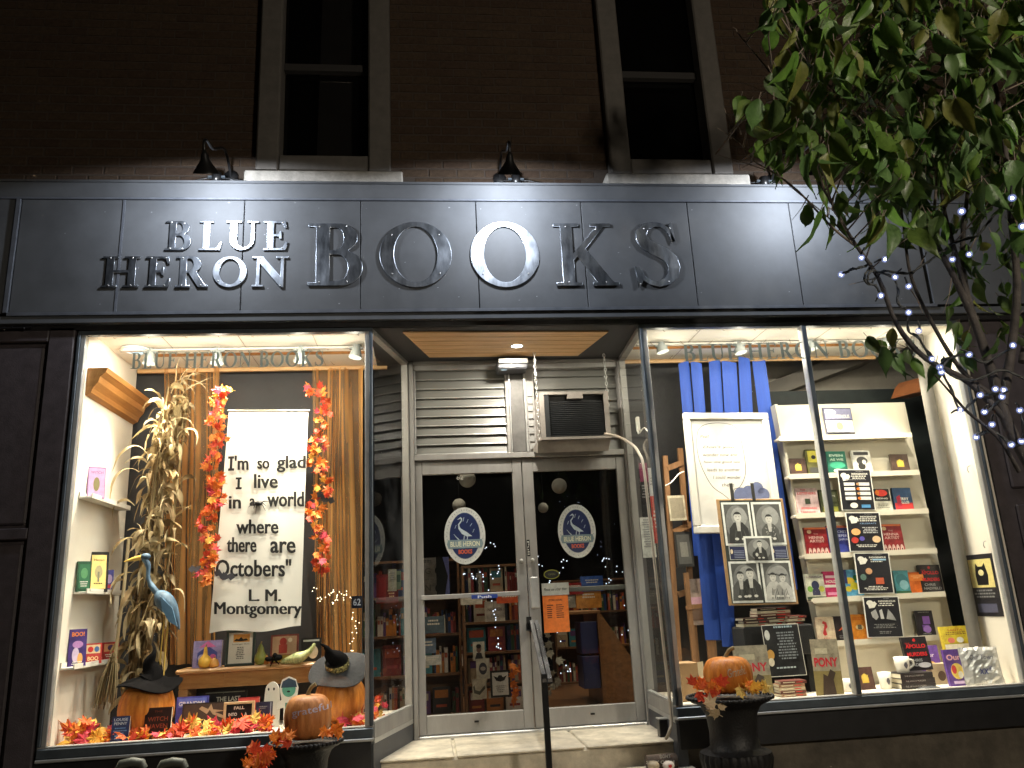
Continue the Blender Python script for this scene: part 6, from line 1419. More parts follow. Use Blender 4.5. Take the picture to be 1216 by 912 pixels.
sbook(5, 1001, 18, 30, (40, 32, 35), [('p', [(.2, .4), (.7, .7), (.85, .75), (.6, .5)], ink(200, 90, 50)), ('l', .5, .2, .7, .08, GRY, 2)], 'black book with an orange streak beside the mullion on the sixth ledge')
sbook(5, 1022, 24, 31, (225, 130, 40), [('e', .5, .5, .2, .10, ink(225, 200, 150)), ('r', .4, .6, .42, .6, ink(100, 90, 70)), ('l', .5, .85, .7, .06, ink(200, 100, 30), 2)], 'orange book with a small crest on the sixth ledge')
sbook(5, 1101, 21, 31, (30, 26, 36), [('r', .38, .78, .48, .78, ink(130, 85, 170)), ('r', .30, .70, .2, .45, ink(110, 70, 150)), ('e', .55, .28, .22, .14, ink(150, 110, 190)), ('l', .5, .92, .8, .07, GRY, 1), ('l', .5, .1, .8, .07, GRY, 2)], 'black book with a purple armchair on the sixth ledge')
# four black and white posters
def poster(px, pyt, pyb, w, decor, lbl, y=.627):
    p = at(px, pyb, y); W = w*mpp(px, pyb, y); H = at(px, pyt, y).z-p.z
    e = empty('event_poster', p, lbl, 'poster', 'black event posters on the bookshelf', rot=(0, R(1.8), 0))
    g = MB(); g.box(-W/2-.008, W/2+.008, .0008, .003, -.006, H+.006, PAPER); g.box(-W/2, W/2, 0, .0006, 0, H, ink(26, 26, 34)); g.build('sheet', e, local=True)
    g = MB(); printing(g, W, H, decor); g.build('print', e, local=True)
BIRD = [('e', .16, .86, .10, .07, Wt), ('p', [(.10, .80), (.30, .90), (.36, .84), (.28, .74), (.12, .72)], Wt), ('t', 'INDIGENOUS', .66, .90, .50, .045, Wt, .03), ('l', .66, .96, .3, .03, GRY, 1), ('l', .62, .83, .62, .05, Wt, 2)]
poster(1020, 558, 605, 38, BIRD+[('r', .12, .46, .60-.12*q, .68-.12*q, ink(215, 215, 215)) for q in range(4)]+[('r', .58, .92, .60-.12*q, .68-.12*q, ink(215, 215, 215)) for q in range(4)]+[('e', .55, .64-.12*q, .05, .035, ORG if q % 2 else ink(180, 140, 100)) for q in range(4)]+[('e', .35, .10, .12, .07, Wt), ('r', .58, .86, .04, .12, ink(80, 140, 190)), ('l', .5, .74, .8, .04, GRY, 1)], 'black event poster with pairs of white panels, topmost of the four on the bookshelf')
poster(1030, 609, 654, 39, BIRD+[('e', .22, .50, .14, .09, ink(225, 170, 110)), ('e', .16, .28, .11, .08, ink(190, 60, 50)), ('e', .38, .32, .08, .06, ink(90, 80, 170)), ('e', .82, .30, .13, .09, ink(225, 190, 150)), ('l', .66, .60, .5, .045, ink(190, 190, 190), 4), ('l', .5, .14, .8, .04, Wt, 2), ('t', 'CELEBRATE', .62, .72, .5, .035, ink(140, 170, 210))], 'black event poster with round portraits, second of the four on the bookshelf')
poster(1041, 657, 704, 40, BIRD+[('e', .35, .55, .10, .08, ink(200, 150, 110)), ('e', .62, .30, .10, .08, ink(215, 100, 60)), ('r', .52, .76, .22, .38, ink(190, 90, 60)), ('e', .16, .40, .09, .08, ink(90, 120, 110)), ('l', .5, .15, .8, .04, Wt, 3), ('r', .5, .9, .82, .86, ink(150, 190, 220))], 'black event poster with an orange square portrait, third of the four on the bookshelf')
poster(1052, 709, 756, 41, BIRD+[('p', [(.15, .62), (.30, .70), (.36, .50), (.28, .42), (.18, .50)], ink(160, 160, 160)), ('p', [(.42, .45), (.52, .45), (.48, .70), (.40, .66)], ink(190, 190, 190)), ('p', [(.58, .45), (.86, .40), (.78, .56), (.66, .70)], ink(150, 150, 150)), ('l', .5, .30, .7, .04, GRY, 3), ('l', .5, .12, .6, .04, GRY, 2)], 'black event poster with grey figures, lowest of the four on the bookshelf')

# floor items of the right display
book(1030, 818, 21, 27, .42, ZF, (75, 50, 45), HG, 'brown journal with golden leaf standing on the window floor', th=.015)
def mug(px, pyb, w, h, y, z, lb, handle=1, rot=0):
    p, W, H = place(px, pyb, w, h, y, z); e = empty('mug', p, lb, 'mug', 'white mugs with dark emblem')
    r = W/2; MG = mat('white_glazed_mug', (.70, .68, .62), .2, var=.03, coat=.4)
    g = MB(); g.lathe([(.001, .001), (r*.70, 0), (r*.80, H*.05), (r*.90, H*.5), (r, H), (r*.93, H), (r*.80, H*.15), (.001, H*.12)], MG, 24, p); g.build('cup', e)
    if handle:
        g = MB(); g.tube(smooth_path([p+Vector((r*.85*handle, 0, H*.8)), p+Vector((r*1.5*handle, 0, H*.75)), p+Vector((r*1.6*handle, 0, H*.45)), p+Vector((r*.85*handle, 0, H*.22))]), .007, MG, 8); g.build('handle', e)
    g = MB(); n = 8
    for k in range(n):
        a0_, a1_ = R(-90-18+k*36/n), R(-90-18+(k+1)*36/n); s0 = math.sin(math.pi*k/n); s1 = math.sin(math.pi*(k+1)/n)
        f = lambda a, z_: (p.x+(r*.905+.0015)*math.cos(a), p.y+(r*.905+.0015)*math.sin(a), p.z+z_)
        g.add([f(a0_, H*(.5-.22*s0)), f(a1_, H*(.5-.22*s1)), f(a1_, H*(.5+.22*s1)), f(a0_, H*(.5+.22*s0))], [(0, 1, 2, 3)], ink(90, 90, 100))
    g.build('emblem', e)
mug(1007, 818, 16, 15, .40, ZF, 'white mug half hidden by the mullion', 0)
mug(1052, 814, 15, 20, .40, ZF, 'white mug standing on the window floor beside the black books', 0)
c = at(1085, 812, .36); z = ZF+.001
for k in range(3):
    e = empty('book', (c.x+.004*k-.01*(k == 2), .30, z), ['lowest black hardback of the stack under the white mug', 'middle black hardback of the stack under the white mug', 'top black hardback of the stack under the white mug'][k], 'book', 'black hardbacks stacked on the window floor', rot=(0, 0, R(-3+3*k)))
    g = MB(); w = .125; cv = ink(34, 28, 32); g.box(-w, w, 0, .2, 0, .003, cv); g.box(-w, w, 0, .2, .031, .034, cv); g.box(-w, w, 0, .003, .003, .031, cv); g.build('cover', e, local=True)
    g = MB(); g.box(-w+.004, w-.004, .003, .195, .003, .031, PAGES); g.build('pages', e, local=True)
    g = MB(); put_text(g, 'THE APOLLO MURDERS', -.02, .017, .15, .010, -.0006, ink(170, 165, 165)); g.build('spine_print', e, local=True); z += .035
mz_ = z
mug(1073, 800, 17, 19, .36, mz_, 'white mug with handle on top of the black hardbacks', 1)
book(1095, 803, 30, 40, .44, mz_, (28, 24, 28), AP+[('e', .7, .15, .25, .08, ink(180, 180, 185))], 'black book with red capitals standing on the stacked hardbacks')
book(1112, 818, 22, 46, .50, ZF, (105, 70, 150), [('e', .3, .8, .15, .08, ink(225, 190, 120)), ('e', .5, .4, .3, .2, ink(215, 170, 90)), ('t', 'Our', .5, .75, .5, .1, ink(230, 215, 230), .02)], 'purple picture book half hidden behind the black hardbacks', turn=-10)
p_, W_, H_ = place(1121, 816, 24, 25, .46, ZF); e = empty('cardboard_box', p_, 'small cardboard box with a dark round hole behind the books', 'box')
g = MB(); g.box(p_.x-W_/2, p_.x+W_/2, .46, .58, ZF, ZF+H_, mat('pale_cardboard', (.50, .40, .26), .8), bev=.004); g.build('carton', e); g = MB(); g.ell(p_.x, ZF+H_*.4, .03, .035, .4585, ink(90, 70, 50)); g.build('hole', e)
book(1150, 818, 36, 68, .46, ZF, (225, 185, 50), [('t', 'SANTA', .5, .93, .5, .04, ink(180, 60, 40)), ('l', .5, .88, .8, .03, ink(120, 80, 40), 2), ('e', .3, .75, .12, .05, ink(215, 120, 100)), ('e', .6, .75, .12, .05, Wt), ('r', .05, .95, .55, .68, ink(225, 215, 190))], 'yellow picture book at the back right of the window floor', lean=5)
book(1142, 818, 24, 44, .30, ZF, (90, 60, 140), [('t', 'Our', .45, .78, .7, .16, ink(235, 180, 190), .03), ('e', .5, .4, .32, .22, ink(225, 200, 100)), ('e', .35, .45, .12, .12, ink(190, 60, 60)), ('e', .62, .3, .12, .10, Wt), ('r', .2, .8, .06, .14, ink(200, 180, 220))], 'purple picture book in front of the yellow one', lean=6)
p_, W_, H_ = place(1172, 817, 42, 48, .16, ZF); e = empty('wrapped_parcel', p_, 'crinkled silver plastic parcel with blue writing at the right end of the window', 'parcel', rot=(R(-8), R(1), R(-6)))
SIL = mat('crinkled_plastic', (.52, .52, .52), .28, metal=.5, var=.15, scale=6, bump=.9, bscale=14); g = MB()
n = 12; vs = []
rg = random.Random(9)
for j in range(n+1):
    for i in range(n+1):
        u, v = i/n, j/n; bul = (4*u*(1-u)*4*v*(1-v))**.4; vs.append(((u-.5)*W_*(1+.04*math.sin(9*v)), -.03*bul+rg.uniform(-.006, .006), v*H_+rg.uniform(-.004, .004)*(v > 0)))
N1 = n+1; g.add(vs, [(j*N1+i, j*N1+i+1, (j+1)*N1+i+1, (j+1)*N1+i) for j in range(n) for i in range(n)], SIL)
g.add([(x, .012, z) for x, y, z in vs], [(j*N1+i, (j+1)*N1+i, (j+1)*N1+i+1, j*N1+i+1) for j in range(n) for i in range(n)], SIL)
for a_, b_ in (((0), (n)),): g.box(-W_/2, W_/2, -.002, .012, .0, .012, SIL); g.box(-W_/2, -W_/2+.01, -.002, .012, 0, H_, SIL); g.box(W_/2-.01, W_/2, -.002, .012, 0, H_, SIL)
g.build('wrapping', e, local=True)
g = MB(); put_text(g, 'Our Town', -.01, H_*.74, W_*.62, H_*.12, -.040, ink(90, 90, 110), shear=.2); put_text(g, 'xx*', 0, H_*.42, W_*.35, H_*.22, -.042, ink(50, 60, 130), shear=.2); g.build('handwriting', e, local=True)
# papers on the floor
rg = random.Random(13)
PL = ['folded cream leaflet lying near the mugs', 'white leaflet with red print in front of the black hardbacks', 'small red and white card on the window floor', 'pale paper sheet left of the silver parcel', 'loose white sheet between mullion and mug']
for k, (px, py, w_, c_) in enumerate([(1040, 826, .16, (205, 195, 170)), (1078, 823, .18, (205, 180, 165)), (1128, 819, .10, (190, 90, 90)), (1142, 822, .12, (200, 195, 180)), (1016, 828, .13, (215, 205, 185))]):
    y = .07+.015*k; q = at(px, py, y); g = MB(); a = rg.uniform(-.3, .3); T = Matrix.Translation((q.x, y+.06, ZF+.002+.0015*k)) @ Matrix.Rotation(a, 4, 'Z')
    g.box(-w_/2, w_/2, -.045, .045, 0, .0012, ink(*c_), T=T); g.box(-w_*.3, w_*.1, -.02, .01, .0012, .0016, ink(190, 60, 60) if k in (1, 2) else ink(150, 150, 150), T=T)
    o = bpy.data.objects.new('leaflet', g.data('leaflet', (q.x, y, ZF))); o.location = (q.x, y, ZF); col.objects.link(o); tag(o, PL[k], 'leaflet')
q = at(1104, 817, .12); e = empty('eyeglass_case', (q.x, .13, ZF), 'flat dark grey oval case on the window floor', 'case')
g = MB(); g.sphere((q.x, .13, ZF+.018), .085, ink(60, 62, 66), 18, sy=.45, sz=.2); g.build('case_shell', e)
# poster and hooks on the right cream wall (x = 4.04)
a = on_x(1153, 670, 4.036); b_ = on_x(1186, 732, 4.036); e = empty('wall_poster', (4.036, (a.y+b_.y)/2, b_.z), 'narrow poster with a yellow cat drawing on the right cream wall', 'poster', rot=(0, 0, R(-90)))
W_ = abs(a.y-b_.y); H_ = a.z-b_.z
W_ = .30; H_ = .44
g = MB(); g.box(-W_/2, W_/2, 0, .003, 0, H_, ink(30, 28, 34)); g.build('sheet', e, local=True)
g = MB(); printing(g, W_, H_, [('r', .08, .92, .46, .92, ink(215, 200, 130)), ('p', [(.3, .5), (.7, .5), (.74, .66), (.66, .86), (.58, .80), (.42, .80), (.34, .86), (.28, .66)], K), ('e', .5, .70, .10, .05, ink(215, 205, 150)), ('l', .5, .40, .85, .05, GRY, 3), ('r', .15, .85, .06, .20, ink(80, 80, 100))]); g.build('print', e, local=True)
for px, py, lb in ((1152, 553, 'upper small wire hook on the right cream wall'), (1171, 642, 'lower small wire hook on the right cream wall')):
    a = on_x(px, py, 4.03); g = MB(); g.tube([a, a+Vector((-.03, -.01, -.01)), a+Vector((-.035, -.01, -.035)), a+Vector((-.02, 0, -.05))], .003, ALU, 6)
    o = bpy.data.objects.new('wall_hook', g.data('wall_hook', a)); o.location = a; col.objects.link(o); tag(o, lb, 'hook')
# right return: posters and red plaque seen through the angled glass
book(768, 600, 12, 56, .62, None, (30, 30, 32), [('r', .1, .9, .5, .9, ink(110, 40, 70)), ('l', .5, .4, .8, .06, GRY, 5)], 'dark event sheet in the narrow pane right of the doors', thin=True, lean=1, cat='sheet', name='event_sheet')
book(772, 662, 16, 48, .60, None, (185, 185, 175), [('l', .5, .92, .8, .06, GRY, 12)], 'white typed sheet in the narrow pane right of the doors', thin=True, lean=1, cat='sheet', name='event_sheet')
book(783, 645, 11, 90, .42, None, (185, 55, 45), [('r', .0, 1, .62, 1, ink(195, 195, 190)), ('l', .5, .4, .8, .05, Wt, 5), ('l', .5, .85, .8, .04, GRY, 3)], 'tall red and white strip sign beside the drain hose', thin=True, lean=1, cat='sign', name='strip_sign')
g = MB(); pts = [at(757, 500, .5), at(758, 515, .45), at(765, 508, .4), at(772, 516, .3), at(779, 518, .25)]; g.tube(smooth_path(pts), .005, WHITE, 6); g.box(pts[0].x-.012, pts[0].x+.012, .48, .52, pts[0].z-.08, pts[0].z+.03, WHITE, bev=.004)
o = bpy.data.objects.new('white_plug_cable', g.data('white_plug_cable', pts[0])); o.location = pts[0]; col.objects.link(o); tag(o, 'white plug and cable behind the corner glass right of the doors', 'cable')
g = MB(); pts = [at(790, 577, .5), at(797, 573, .5), at(806, 563, .55), at(812, 560, .6)]; g.tube(smooth_path(pts), .005, WHITE, 6)
o = bpy.data.objects.new('white_cable', g.data('white_cable', pts[0])); o.location = pts[0]; col.objects.link(o); tag(o, 'short white cable bending behind the white frame', 'cable')

# ================= STORE INTERIOR =================
g = MB(); g.box(-2.9, 5.2, 1.02, 7.0, .38, .43, FLOORW); g.box(-.2, 1.66, .93, 1.021, .38, .4295, FLOORW); struct('shop_floor', g)
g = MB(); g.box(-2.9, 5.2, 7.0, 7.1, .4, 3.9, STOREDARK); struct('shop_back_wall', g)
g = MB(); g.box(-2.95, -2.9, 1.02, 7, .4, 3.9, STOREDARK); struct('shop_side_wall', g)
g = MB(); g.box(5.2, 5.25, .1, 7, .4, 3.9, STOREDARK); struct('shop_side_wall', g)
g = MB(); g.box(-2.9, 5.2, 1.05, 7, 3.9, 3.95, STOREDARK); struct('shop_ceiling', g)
LANT = mat('paper_lantern', (.5, .5, .47), .8, trans=.4)
for k, (px, py, r_, y, lb) in enumerate([(555, 569, 10, 2.6, 'pale paper globe lantern high behind the left door'), (545, 600, 8, 3.2, 'second paper globe lantern lower behind the left door'), (664, 577, 9, 2.4, 'paper globe lantern behind the right door'), (645, 603, 6, 3.4, 'small dim paper globe lantern behind the right door')]):
    p = at(px, py, y); r = r_*mpp(px, py, y); e = empty('paper_lantern', p, lb, 'lantern', 'paper globe lanterns in the shop')
    g = MB(); g.sphere(p, r, LANT, 20); g.build('globe', e); g = MB(); g.tube([p+Vector((0, 0, r)), (p.x, p.y, 3.9)], .004, BLACKM, 5); g.build('cord', e)
BCOL = [(120, 40, 35), (40, 60, 100), (200, 190, 170), (60, 90, 60), (190, 120, 50), (90, 60, 110), (40, 40, 45), (170, 150, 120), (150, 60, 60), (60, 120, 130), (210, 200, 190), (180, 80, 50)]
def bookcase(px0, px1, pyt, pyb, y, label, nsh, seed, m=BROWNW, face=.4, z0=None, zt=None, hole=0):
    rg = random.Random(seed); a = at(px0, pyt, y); b = at(px1, pyt, y); zb = .43 if z0 is None else z0; zt = a.z if zt is None else zt
    x0, x1 = a.x, b.x; e = empty('bookcase', ((x0+x1)/2, y, zb), label, 'bookcase')
    g = MB(); g.box(x0, x0+.02, y, y+.28, zb, zt, m); g.build('side_board', e); g = MB(); g.box(x1-.02, x1, y, y+.28, zb, zt, m); g.build('side_board', e)
    g = MB(); g.box(x0+.02, x1-.02, y+.26, y+.28, zb, zt, m); g.build('back', e)
    dz = (zt-zb)/nsh
    for k in range(nsh+1):
        g = MB(); z = min(zb+k*dz, zt-.02); g.box(x0+.0205, x1-.0205, y, y+.259, z, z+.02, m); g.build('shelf', e)
        if k == nsh: break
        x = x0+.03
        while x < x1-.06:
            c_ = rg.choice(BCOL)
            if rg.random() < face and x < x1-.20:
                w, h = rg.uniform(.11, .17), min(dz-.05, rg.uniform(.18, .26)); g = MB()
                g.box(x, x+w, y+.05, y+.075, z+.021, z+.021+h, ink(*c_)); c2_ = rg.choice(BCOL); g.rect(x+w*.12, x+w*.88, z+.03+h*.55, z+.03+h*.85, y+.0495, ink(*c2_)); g.rect(x+w*.2, x+w*.8, z+.03+h*.2, z+.03+h*.3, y+.0495, ink(*rg.choice(BCOL))); g.build('faced_book', e); x += w+.02
            else:
                n = rg.randint(3, 6); g = MB()
                for _ in range(n):
                    w = rg.uniform(.015, .035); h = min(dz-.04, rg.uniform(.15, .24)); 
                    if x+w > x1-.03: break
                    g.box(x, x+w-.002, y+.06, y+.2, z+.021, z+.021+h, ink(*rg.choice(BCOL)))
                    g.rect(x+.003, x+w-.005, z+.021+h*.6, z+.021+h*.8, y+.0595, ink(*rg.choice(BCOL))); x += w
                if g.v: g.build('row_of_books', e)
                x += .02
    return e
bookcase(425, 545, 668, 850, 2.1, 'low bookcase full of books deep behind the left door', 4, 1)
bookcase(548, 622, 672, 850, 1.9, 'display case with cards and small framed prints behind the left door', 5, 2, face=.85)
bookcase(460, 640, 700, 850, 3.6, 'long low bookcase at the back of the shop', 4, 3, face=.3)
bookcase(655, 745, 690, 800, 4.2, 'far low bookcase behind the right door', 3, 4, face=.3)
bookcase(748, 830, 640, 850, 1.9, 'bookcase seen through the narrow pane right of the doors', 5, 5, face=.5)
# counter seen through the right door
c0 = at(700, 725, 2.2); ct = empty('shop_counter', (1.4, 2.2, .43), 'wooden shop counter with dark blue boxes behind the right door', 'counter')
CW = mat('counter_wood', (.30, .15, .06), .4, var=.3, scale=5, stretch=(1, 6, 6)); zc = c0.z
g = MB(); xr = c0.x+.10; xl = at(660, 725, 2.2).x
g.box(xl, xr, 2.2, 2.9, zc-.03, zc, CW, bev=.006); g.build('counter_top', ct)
g = MB(); g.box(xr-.03, xr, 2.2, 2.9, .43, zc-.031, CW); g.add([(xr, 2.2, zc-.03), (xr, 2.2, .43), (xr+.45, 1.9, .43)], [(0, 1, 2)], CW); g.build('side_panel', ct)
for k in range(2):
    g = MB(); g.box(xl+.22, xr-.04, 2.21, 2.5, zc-.38-.3*k, zc-.10-.3*k, ink(36, 42, 90), bev=.004); g.build('blue_drawer', ct)
for k, (px, py, w, h, c_, lb) in enumerate([(700, 722, 30, 22, (215, 140, 60), 'orange printed box on the shop counter'), (704, 702, 26, 18, (50, 90, 170), 'bright blue book standing on the orange box'), (682, 706, 22, 14, (150, 40, 40), 'dark red book on the shop counter'), (672, 722, 24, 16, (150, 145, 135), 'grey carton on the shop counter')]):
    book(px, py, w, h, 2.26, None, c_, [('l', .5, .7, .8, .15, Wt, 2)], lb, lean=3, th=.05)
# framed prints and posters behind the left door
book(517, 708, 34, 46, 1.0, None, (120, 112, 108), [('r', .55, 1, .0, 1, ink(18, 16, 18)), ('p', [(.78, 1), (1, 1), (1, 0), (.84, 0), (.96, .5)], ink(120, 120, 180)), ('e', .60, .66, .10, .10, ink(18, 16, 18)), ('e', .60, .2, .10, .10, ink(18, 16, 18)), ('t', 'G', .25, .66, .2, .16, ink(90, 84, 80), .02), ('t', 'N', .25, .22, .2, .16, ink(90, 84, 80), .02), ('t', 'COME IN', .25, .44, .3, .03, ink(60, 60, 60)), ('l', .25, .92, .34, .04, ink(60, 60, 60), 2)], 'pale printed panel with round cut outs hanging behind the left door pane', thin=True, lean=0, cat='poster', name='hanging_panel')
book(569, 784, 14, 22, 1.75, None, (190, 185, 170), [('e', .5, .6, .2, .2, ink(120, 90, 80)), ('p', [(.15, .05), (.85, .05), (.7, .4), (.3, .4)], ink(40, 40, 45)), ('e', .5, .75, .22, .12, K)], 'small framed portrait drawing, upper of the three behind the left door', thin=True, lean=2, cat='picture', name='small_print')
book(574, 806, 16, 24, 1.73, None, (185, 180, 165), [('e', .5, .5, .3, .3, ink(60, 60, 70)), ('e', .5, .5, .2, .1, ink(170, 160, 150))], 'small print with a dark oval, middle of the three behind the left door', thin=True, lean=2, cat='picture', name='small_print')
book(570, 830, 17, 24, 1.71, None, (175, 168, 150), [('p', [(.1, .3), (.5, .2), (.9, .5), (.85, .65), (.5, .38), (.2, .45), (.15, .7), (.05, .6)], ink(70, 70, 60))], 'small print with a curved animal, lowest of the three behind the left door', thin=True, lean=2, cat='picture', name='small_print')
book(595, 828, 24, 32, 1.70, None, (24, 22, 22), [('r', .10, .90, .08, .92, ink(205, 205, 200)), ('p', [(.16, .80), (.36, .74), (.46, .84), (.5, .80), (.54, .84), (.64, .74), (.84, .80), (.70, .62), (.5, .58), (.3, .62)], K), ('l', .5, .40, .5, .07, GRY, 4)], 'black framed print with a bat behind the left door', thin=True, lean=2, cat='picture', name='framed_print')
book(588, 738, 24, 24, 1.8, None, (175, 165, 150), [('t', 'HALLOWEEN', .5, .6, .7, .16, ink(90, 60, 60), .02), ('l', .5, .3, .7, .1, GRY, 2)], 'cream card with capitals behind the push bar', thin=True, lean=2, cat='card', name='printed_card')
for px, py, w, h, c_, lb in ((605, 716, 30, 14, (220, 80, 20), 'orange cloth on top of the display case'), (560, 718, 26, 12, (205, 195, 180), 'pale papers on top of the display case'), (512, 790, 24, 12, (190, 190, 185), 'white torn paper on the low shelf behind the left door'), (515, 752, 26, 20, (80, 95, 105), 'blue grey picture card behind the left door'), (508, 776, 20, 18, (95, 110, 130), 'second blue picture card lower behind the left door')):
    book(px, py, w, h, 1.78, None, c_, [('l', .5, .7, .8, .2, ink(225, 215, 200), 2)], lb, thin=True, lean=4, cat='card', name='printed_card')
# orange paper flowers
q = at(610, 805, 1.68); scatter_leaves('orange_paper_flowers', 'bunch of orange paper flowers right of the bat print', [at(611+rng.uniform(-4, 5), py, 1.66) for py in (790, 796, 803, 812, 822, 830, 826)], 'flowers', (.09, .13), seed=3, prefer=LEAFM[2:4])
# grey leaf bunch at the door handle side
scatter_leaves('dried_leaf_bunch', 'bunch of grey dried leaves behind the right door next to the handrail', [at(655+rng.uniform(-8, 10), py, 1.5) for py in (755, 765, 775, 785, 790, 800, 808, 815, 822)], 'leaves', (.08, .14), seed=4, prefer=[maple_mesh(mat('grey_dried_leaf', (.30, .27, .22), .8, var=.2), 77)])
# red books left return
book(460, 716, 26, 34, 1.5, None, (120, 28, 34), [('r', .1, .45, .1, .9, ink(150, 40, 45)), ('e', .7, .7, .12, .1, Wt), ('l', .7, .4, .4, .1, ink(225, 190, 150), 3)], 'dark red boxed book seen through the angled glass left of the doors', lean=2)
book(466, 702, 10, 26, 1.35, None, (175, 175, 160), [('l', .5, .8, .7, .1, GRY, 4)], 'white tag shaped card seen through the angled glass', thin=True, lean=2, cat='card', name='printed_card')
book(472, 700, 9, 22, 1.4, None, (110, 130, 110), [('r', .1, .9, .4, .8, ink(60, 90, 80))], 'small green card beside the white tag behind the angled glass', thin=True, lean=2, cat='card', name='printed_card')
book(766, 724, 12, 34, 1.3, None, (215, 95, 30), [('l', .5, .8, .7, .1, Wt, 3)], 'orange standing book behind the narrow pane right of the doors', lean=2)
# blue white fairy lights in the shop
def leds(pxs, y, label, seed, n=22, spread=4, e_=2.2, r=.006):
    rg = random.Random(seed); P0 = at(*pxs[0], y); e = empty('led_string', P0, label, 'string lights')
    path = smooth_path([at(a, b, y) for a, b in pxs], 6); g = MB(); g.tube(path, .0015, BLACKM, 4); g.build('wire', e)
    b = MB(); b.sphere((0, 0, 0), r, lamp_mat('indoor_led', (.72, .80, 1), e_), 6); me = b.data('bulb')
    for k in range(int(n*.7)):
        p = path[int(rg.random()*(len(path)-1))]; s = mpp(600, 650, y); piece('bulb', me, e, tuple(p-P0+Vector((rg.uniform(-spread, spread)*s, rg.uniform(-.1, .1), rg.uniform(-spread, spread)*s))))
leds([(552, 680), (562, 683), (572, 682), (578, 690), (590, 680), (588, 670)], 1.7, 'cluster of blue white lights above the display case behind the left door', 1, n=26)
leds([(582, 700), (586, 715), (587, 735), (590, 760), (592, 770)], 1.65, 'hanging string of blue white lights behind the left door', 2, n=20, spread=2)
leds([(575, 652), (583, 648), (590, 646)], 2.2, 'short string of small lights beside the left oval sticker', 3, n=8, spread=3)
leds([(638, 655), (641, 666), (648, 682), (660, 692), (668, 672), (672, 663)], 1.6, 'string of blue white lights around the oval sign on the right door', 4, n=16, spread=3)
leds([(664, 755), (671, 766), (674, 785), (676, 800), (668, 795), (665, 810)], 1.7, 'string of blue white lights low behind the right door', 5, n=12, spread=5)
leds([(716, 665), (722, 663), (716, 690), (730, 688), (738, 672), (741, 700), (743, 735), (744, 760)], 2.0, 'string of blue white lights at the right edge of the right door', 6, n=30, spread=4)
p = at(560, 640, 4); 
for x, y_, lb, pw in ((.2, 2.6, 'added unseen warm ceiling lamp above the shelves behind the left door', P_STORE_FILL*1.6), (2.0, 3.2, 'added unseen warm ceiling lamp above the counter', P_STORE_FILL*1.6), (-.45, 1.45, 'added unseen warm ceiling lamp just behind the angled glass left of the doors', P_STORE_FILL), (1.95, 1.45, 'added unseen warm ceiling lamp just behind the narrow pane right of the doors', P_STORE_FILL*.6), (.9, 1.3, 'added unseen warm ceiling lamp just inside the doors', P_STORE_FILL)):  # unseen ceiling lamps added to brighten the goods behind the glass
    e = empty('added_ceiling_lamp', (x, y_, 3.9), lb, 'lamp'); g = MB(); g.lathe([(.001, 0), (.10, 0), (.09, -.05), (.001, -.06)], BLACKM, 20, (x, y_, 3.898)); g.build('shade', e)
    l = bpy.data.lights.new('shop_fill_light', 'SPOT'); l.energy = pw*4; l.color = (1, .82, .60); l.spot_size = R(92); l.spot_blend = .9; l.shadow_soft_size = .08; lo = bpy.data.objects.new('shop_fill_light', l); col.objects.link(lo); lo.parent = e; lo.location = (0, 0, -.08)

# ================= IN FRONT OF THE WINDOWS =================
def urn(px, pyrim, w, y, label):
    p = at(px, pyrim, y); r = w*mpp(px, pyrim, y)/2; H = p.z; e = empty('cast_iron_urn', (p.x, y, 0), label, 'urn', 'black cast iron urns in front of the windows')
    g = MB(); k = r
    prof = [(k*.92, H-.03), (k*1.0, H), (k*1.0, H-.012), (k*.86, H-.03), (k*.70, H-.055), (k*.60, H-.10), (k*.56, H-.19), (k*.58, H-.27), (k*.66, H-.285), (k*.82, H-.30)]
    g.lathe([(.01, H-.05)]+prof[:1]+prof[1:], IRON, 48, (p.x, y, 0)); g.build('bowl', e)
    g = MB(); g.lathe([(k*.83, H-.30), (k*.86, H-.33), (k*.82, H-.38), (k*.66, H-.44), (k*.40, H-.49), (k*.28, H-.52)], IRON, 96, (p.x, y, 0), ribs=28, depth=.09); g.build('fluted_belly', e)
    g = MB(); g.lathe([(k*.27, H-.52), (k*.24, H-.56), (k*.30, max(.16, H-.60)), (k*.55, .10), (k*.55, .09)], IRON, 32, (p.x, y, 0)); g.build('foot', e)
    g = MB(); g.box(p.x-k*.62, p.x+k*.62, y-k*.62, y+k*.62, 0, .09, IRON, bev=.01); g.build('plinth', e)
    g = MB(); g.lathe([(.001, H-.02), (k*.9, H-.025)], mat('dark_soil', (.03, .02, .014), .95, bump=.6, var=.4, scale=30), 24, (p.x, y, 0)); g.build('soil', e)
    b = MB()
    for q in range(52):
        a = 2*math.pi*q/52; b.sphere((p.x+k*math.cos(a), y+k*math.sin(a), H-.006), .011, IRON, 8)
    b.build('beaded_rim', e)
    return p, r
pu, ru = urn(866, 826, 96, -.55, 'black fluted cast iron urn holding the pumpkin at the right window')
pl_, rl_ = urn(364, 879, 86, -.62, 'black urn under the written pumpkin at the left window')
e, p, W, H = pumpkin(866, 815, 56, 49, -.55, pu.z+.0, 'round orange pumpkin with gold scribble on the right urn', ribs=16, depth=.035)
g = MB(); put_text(g, 'Grateful', p.x+.01, p.z+H*.62, W*.42, H*.20, p.y-W*.5-.004, ink(190, 175, 150), shear=.3, rot=.15)
for i, v in enumerate(g.v):
    dx = v.x-p.x; dz = (v.z-p.z-H*.5)/(H*.5); rr = W/2*max(.05, 1-abs(dz)**2.6)**.5*.985; v.y = p.y-math.sqrt(max(.0001, rr*rr-dx*dx))-.002
g.build('writing', e)
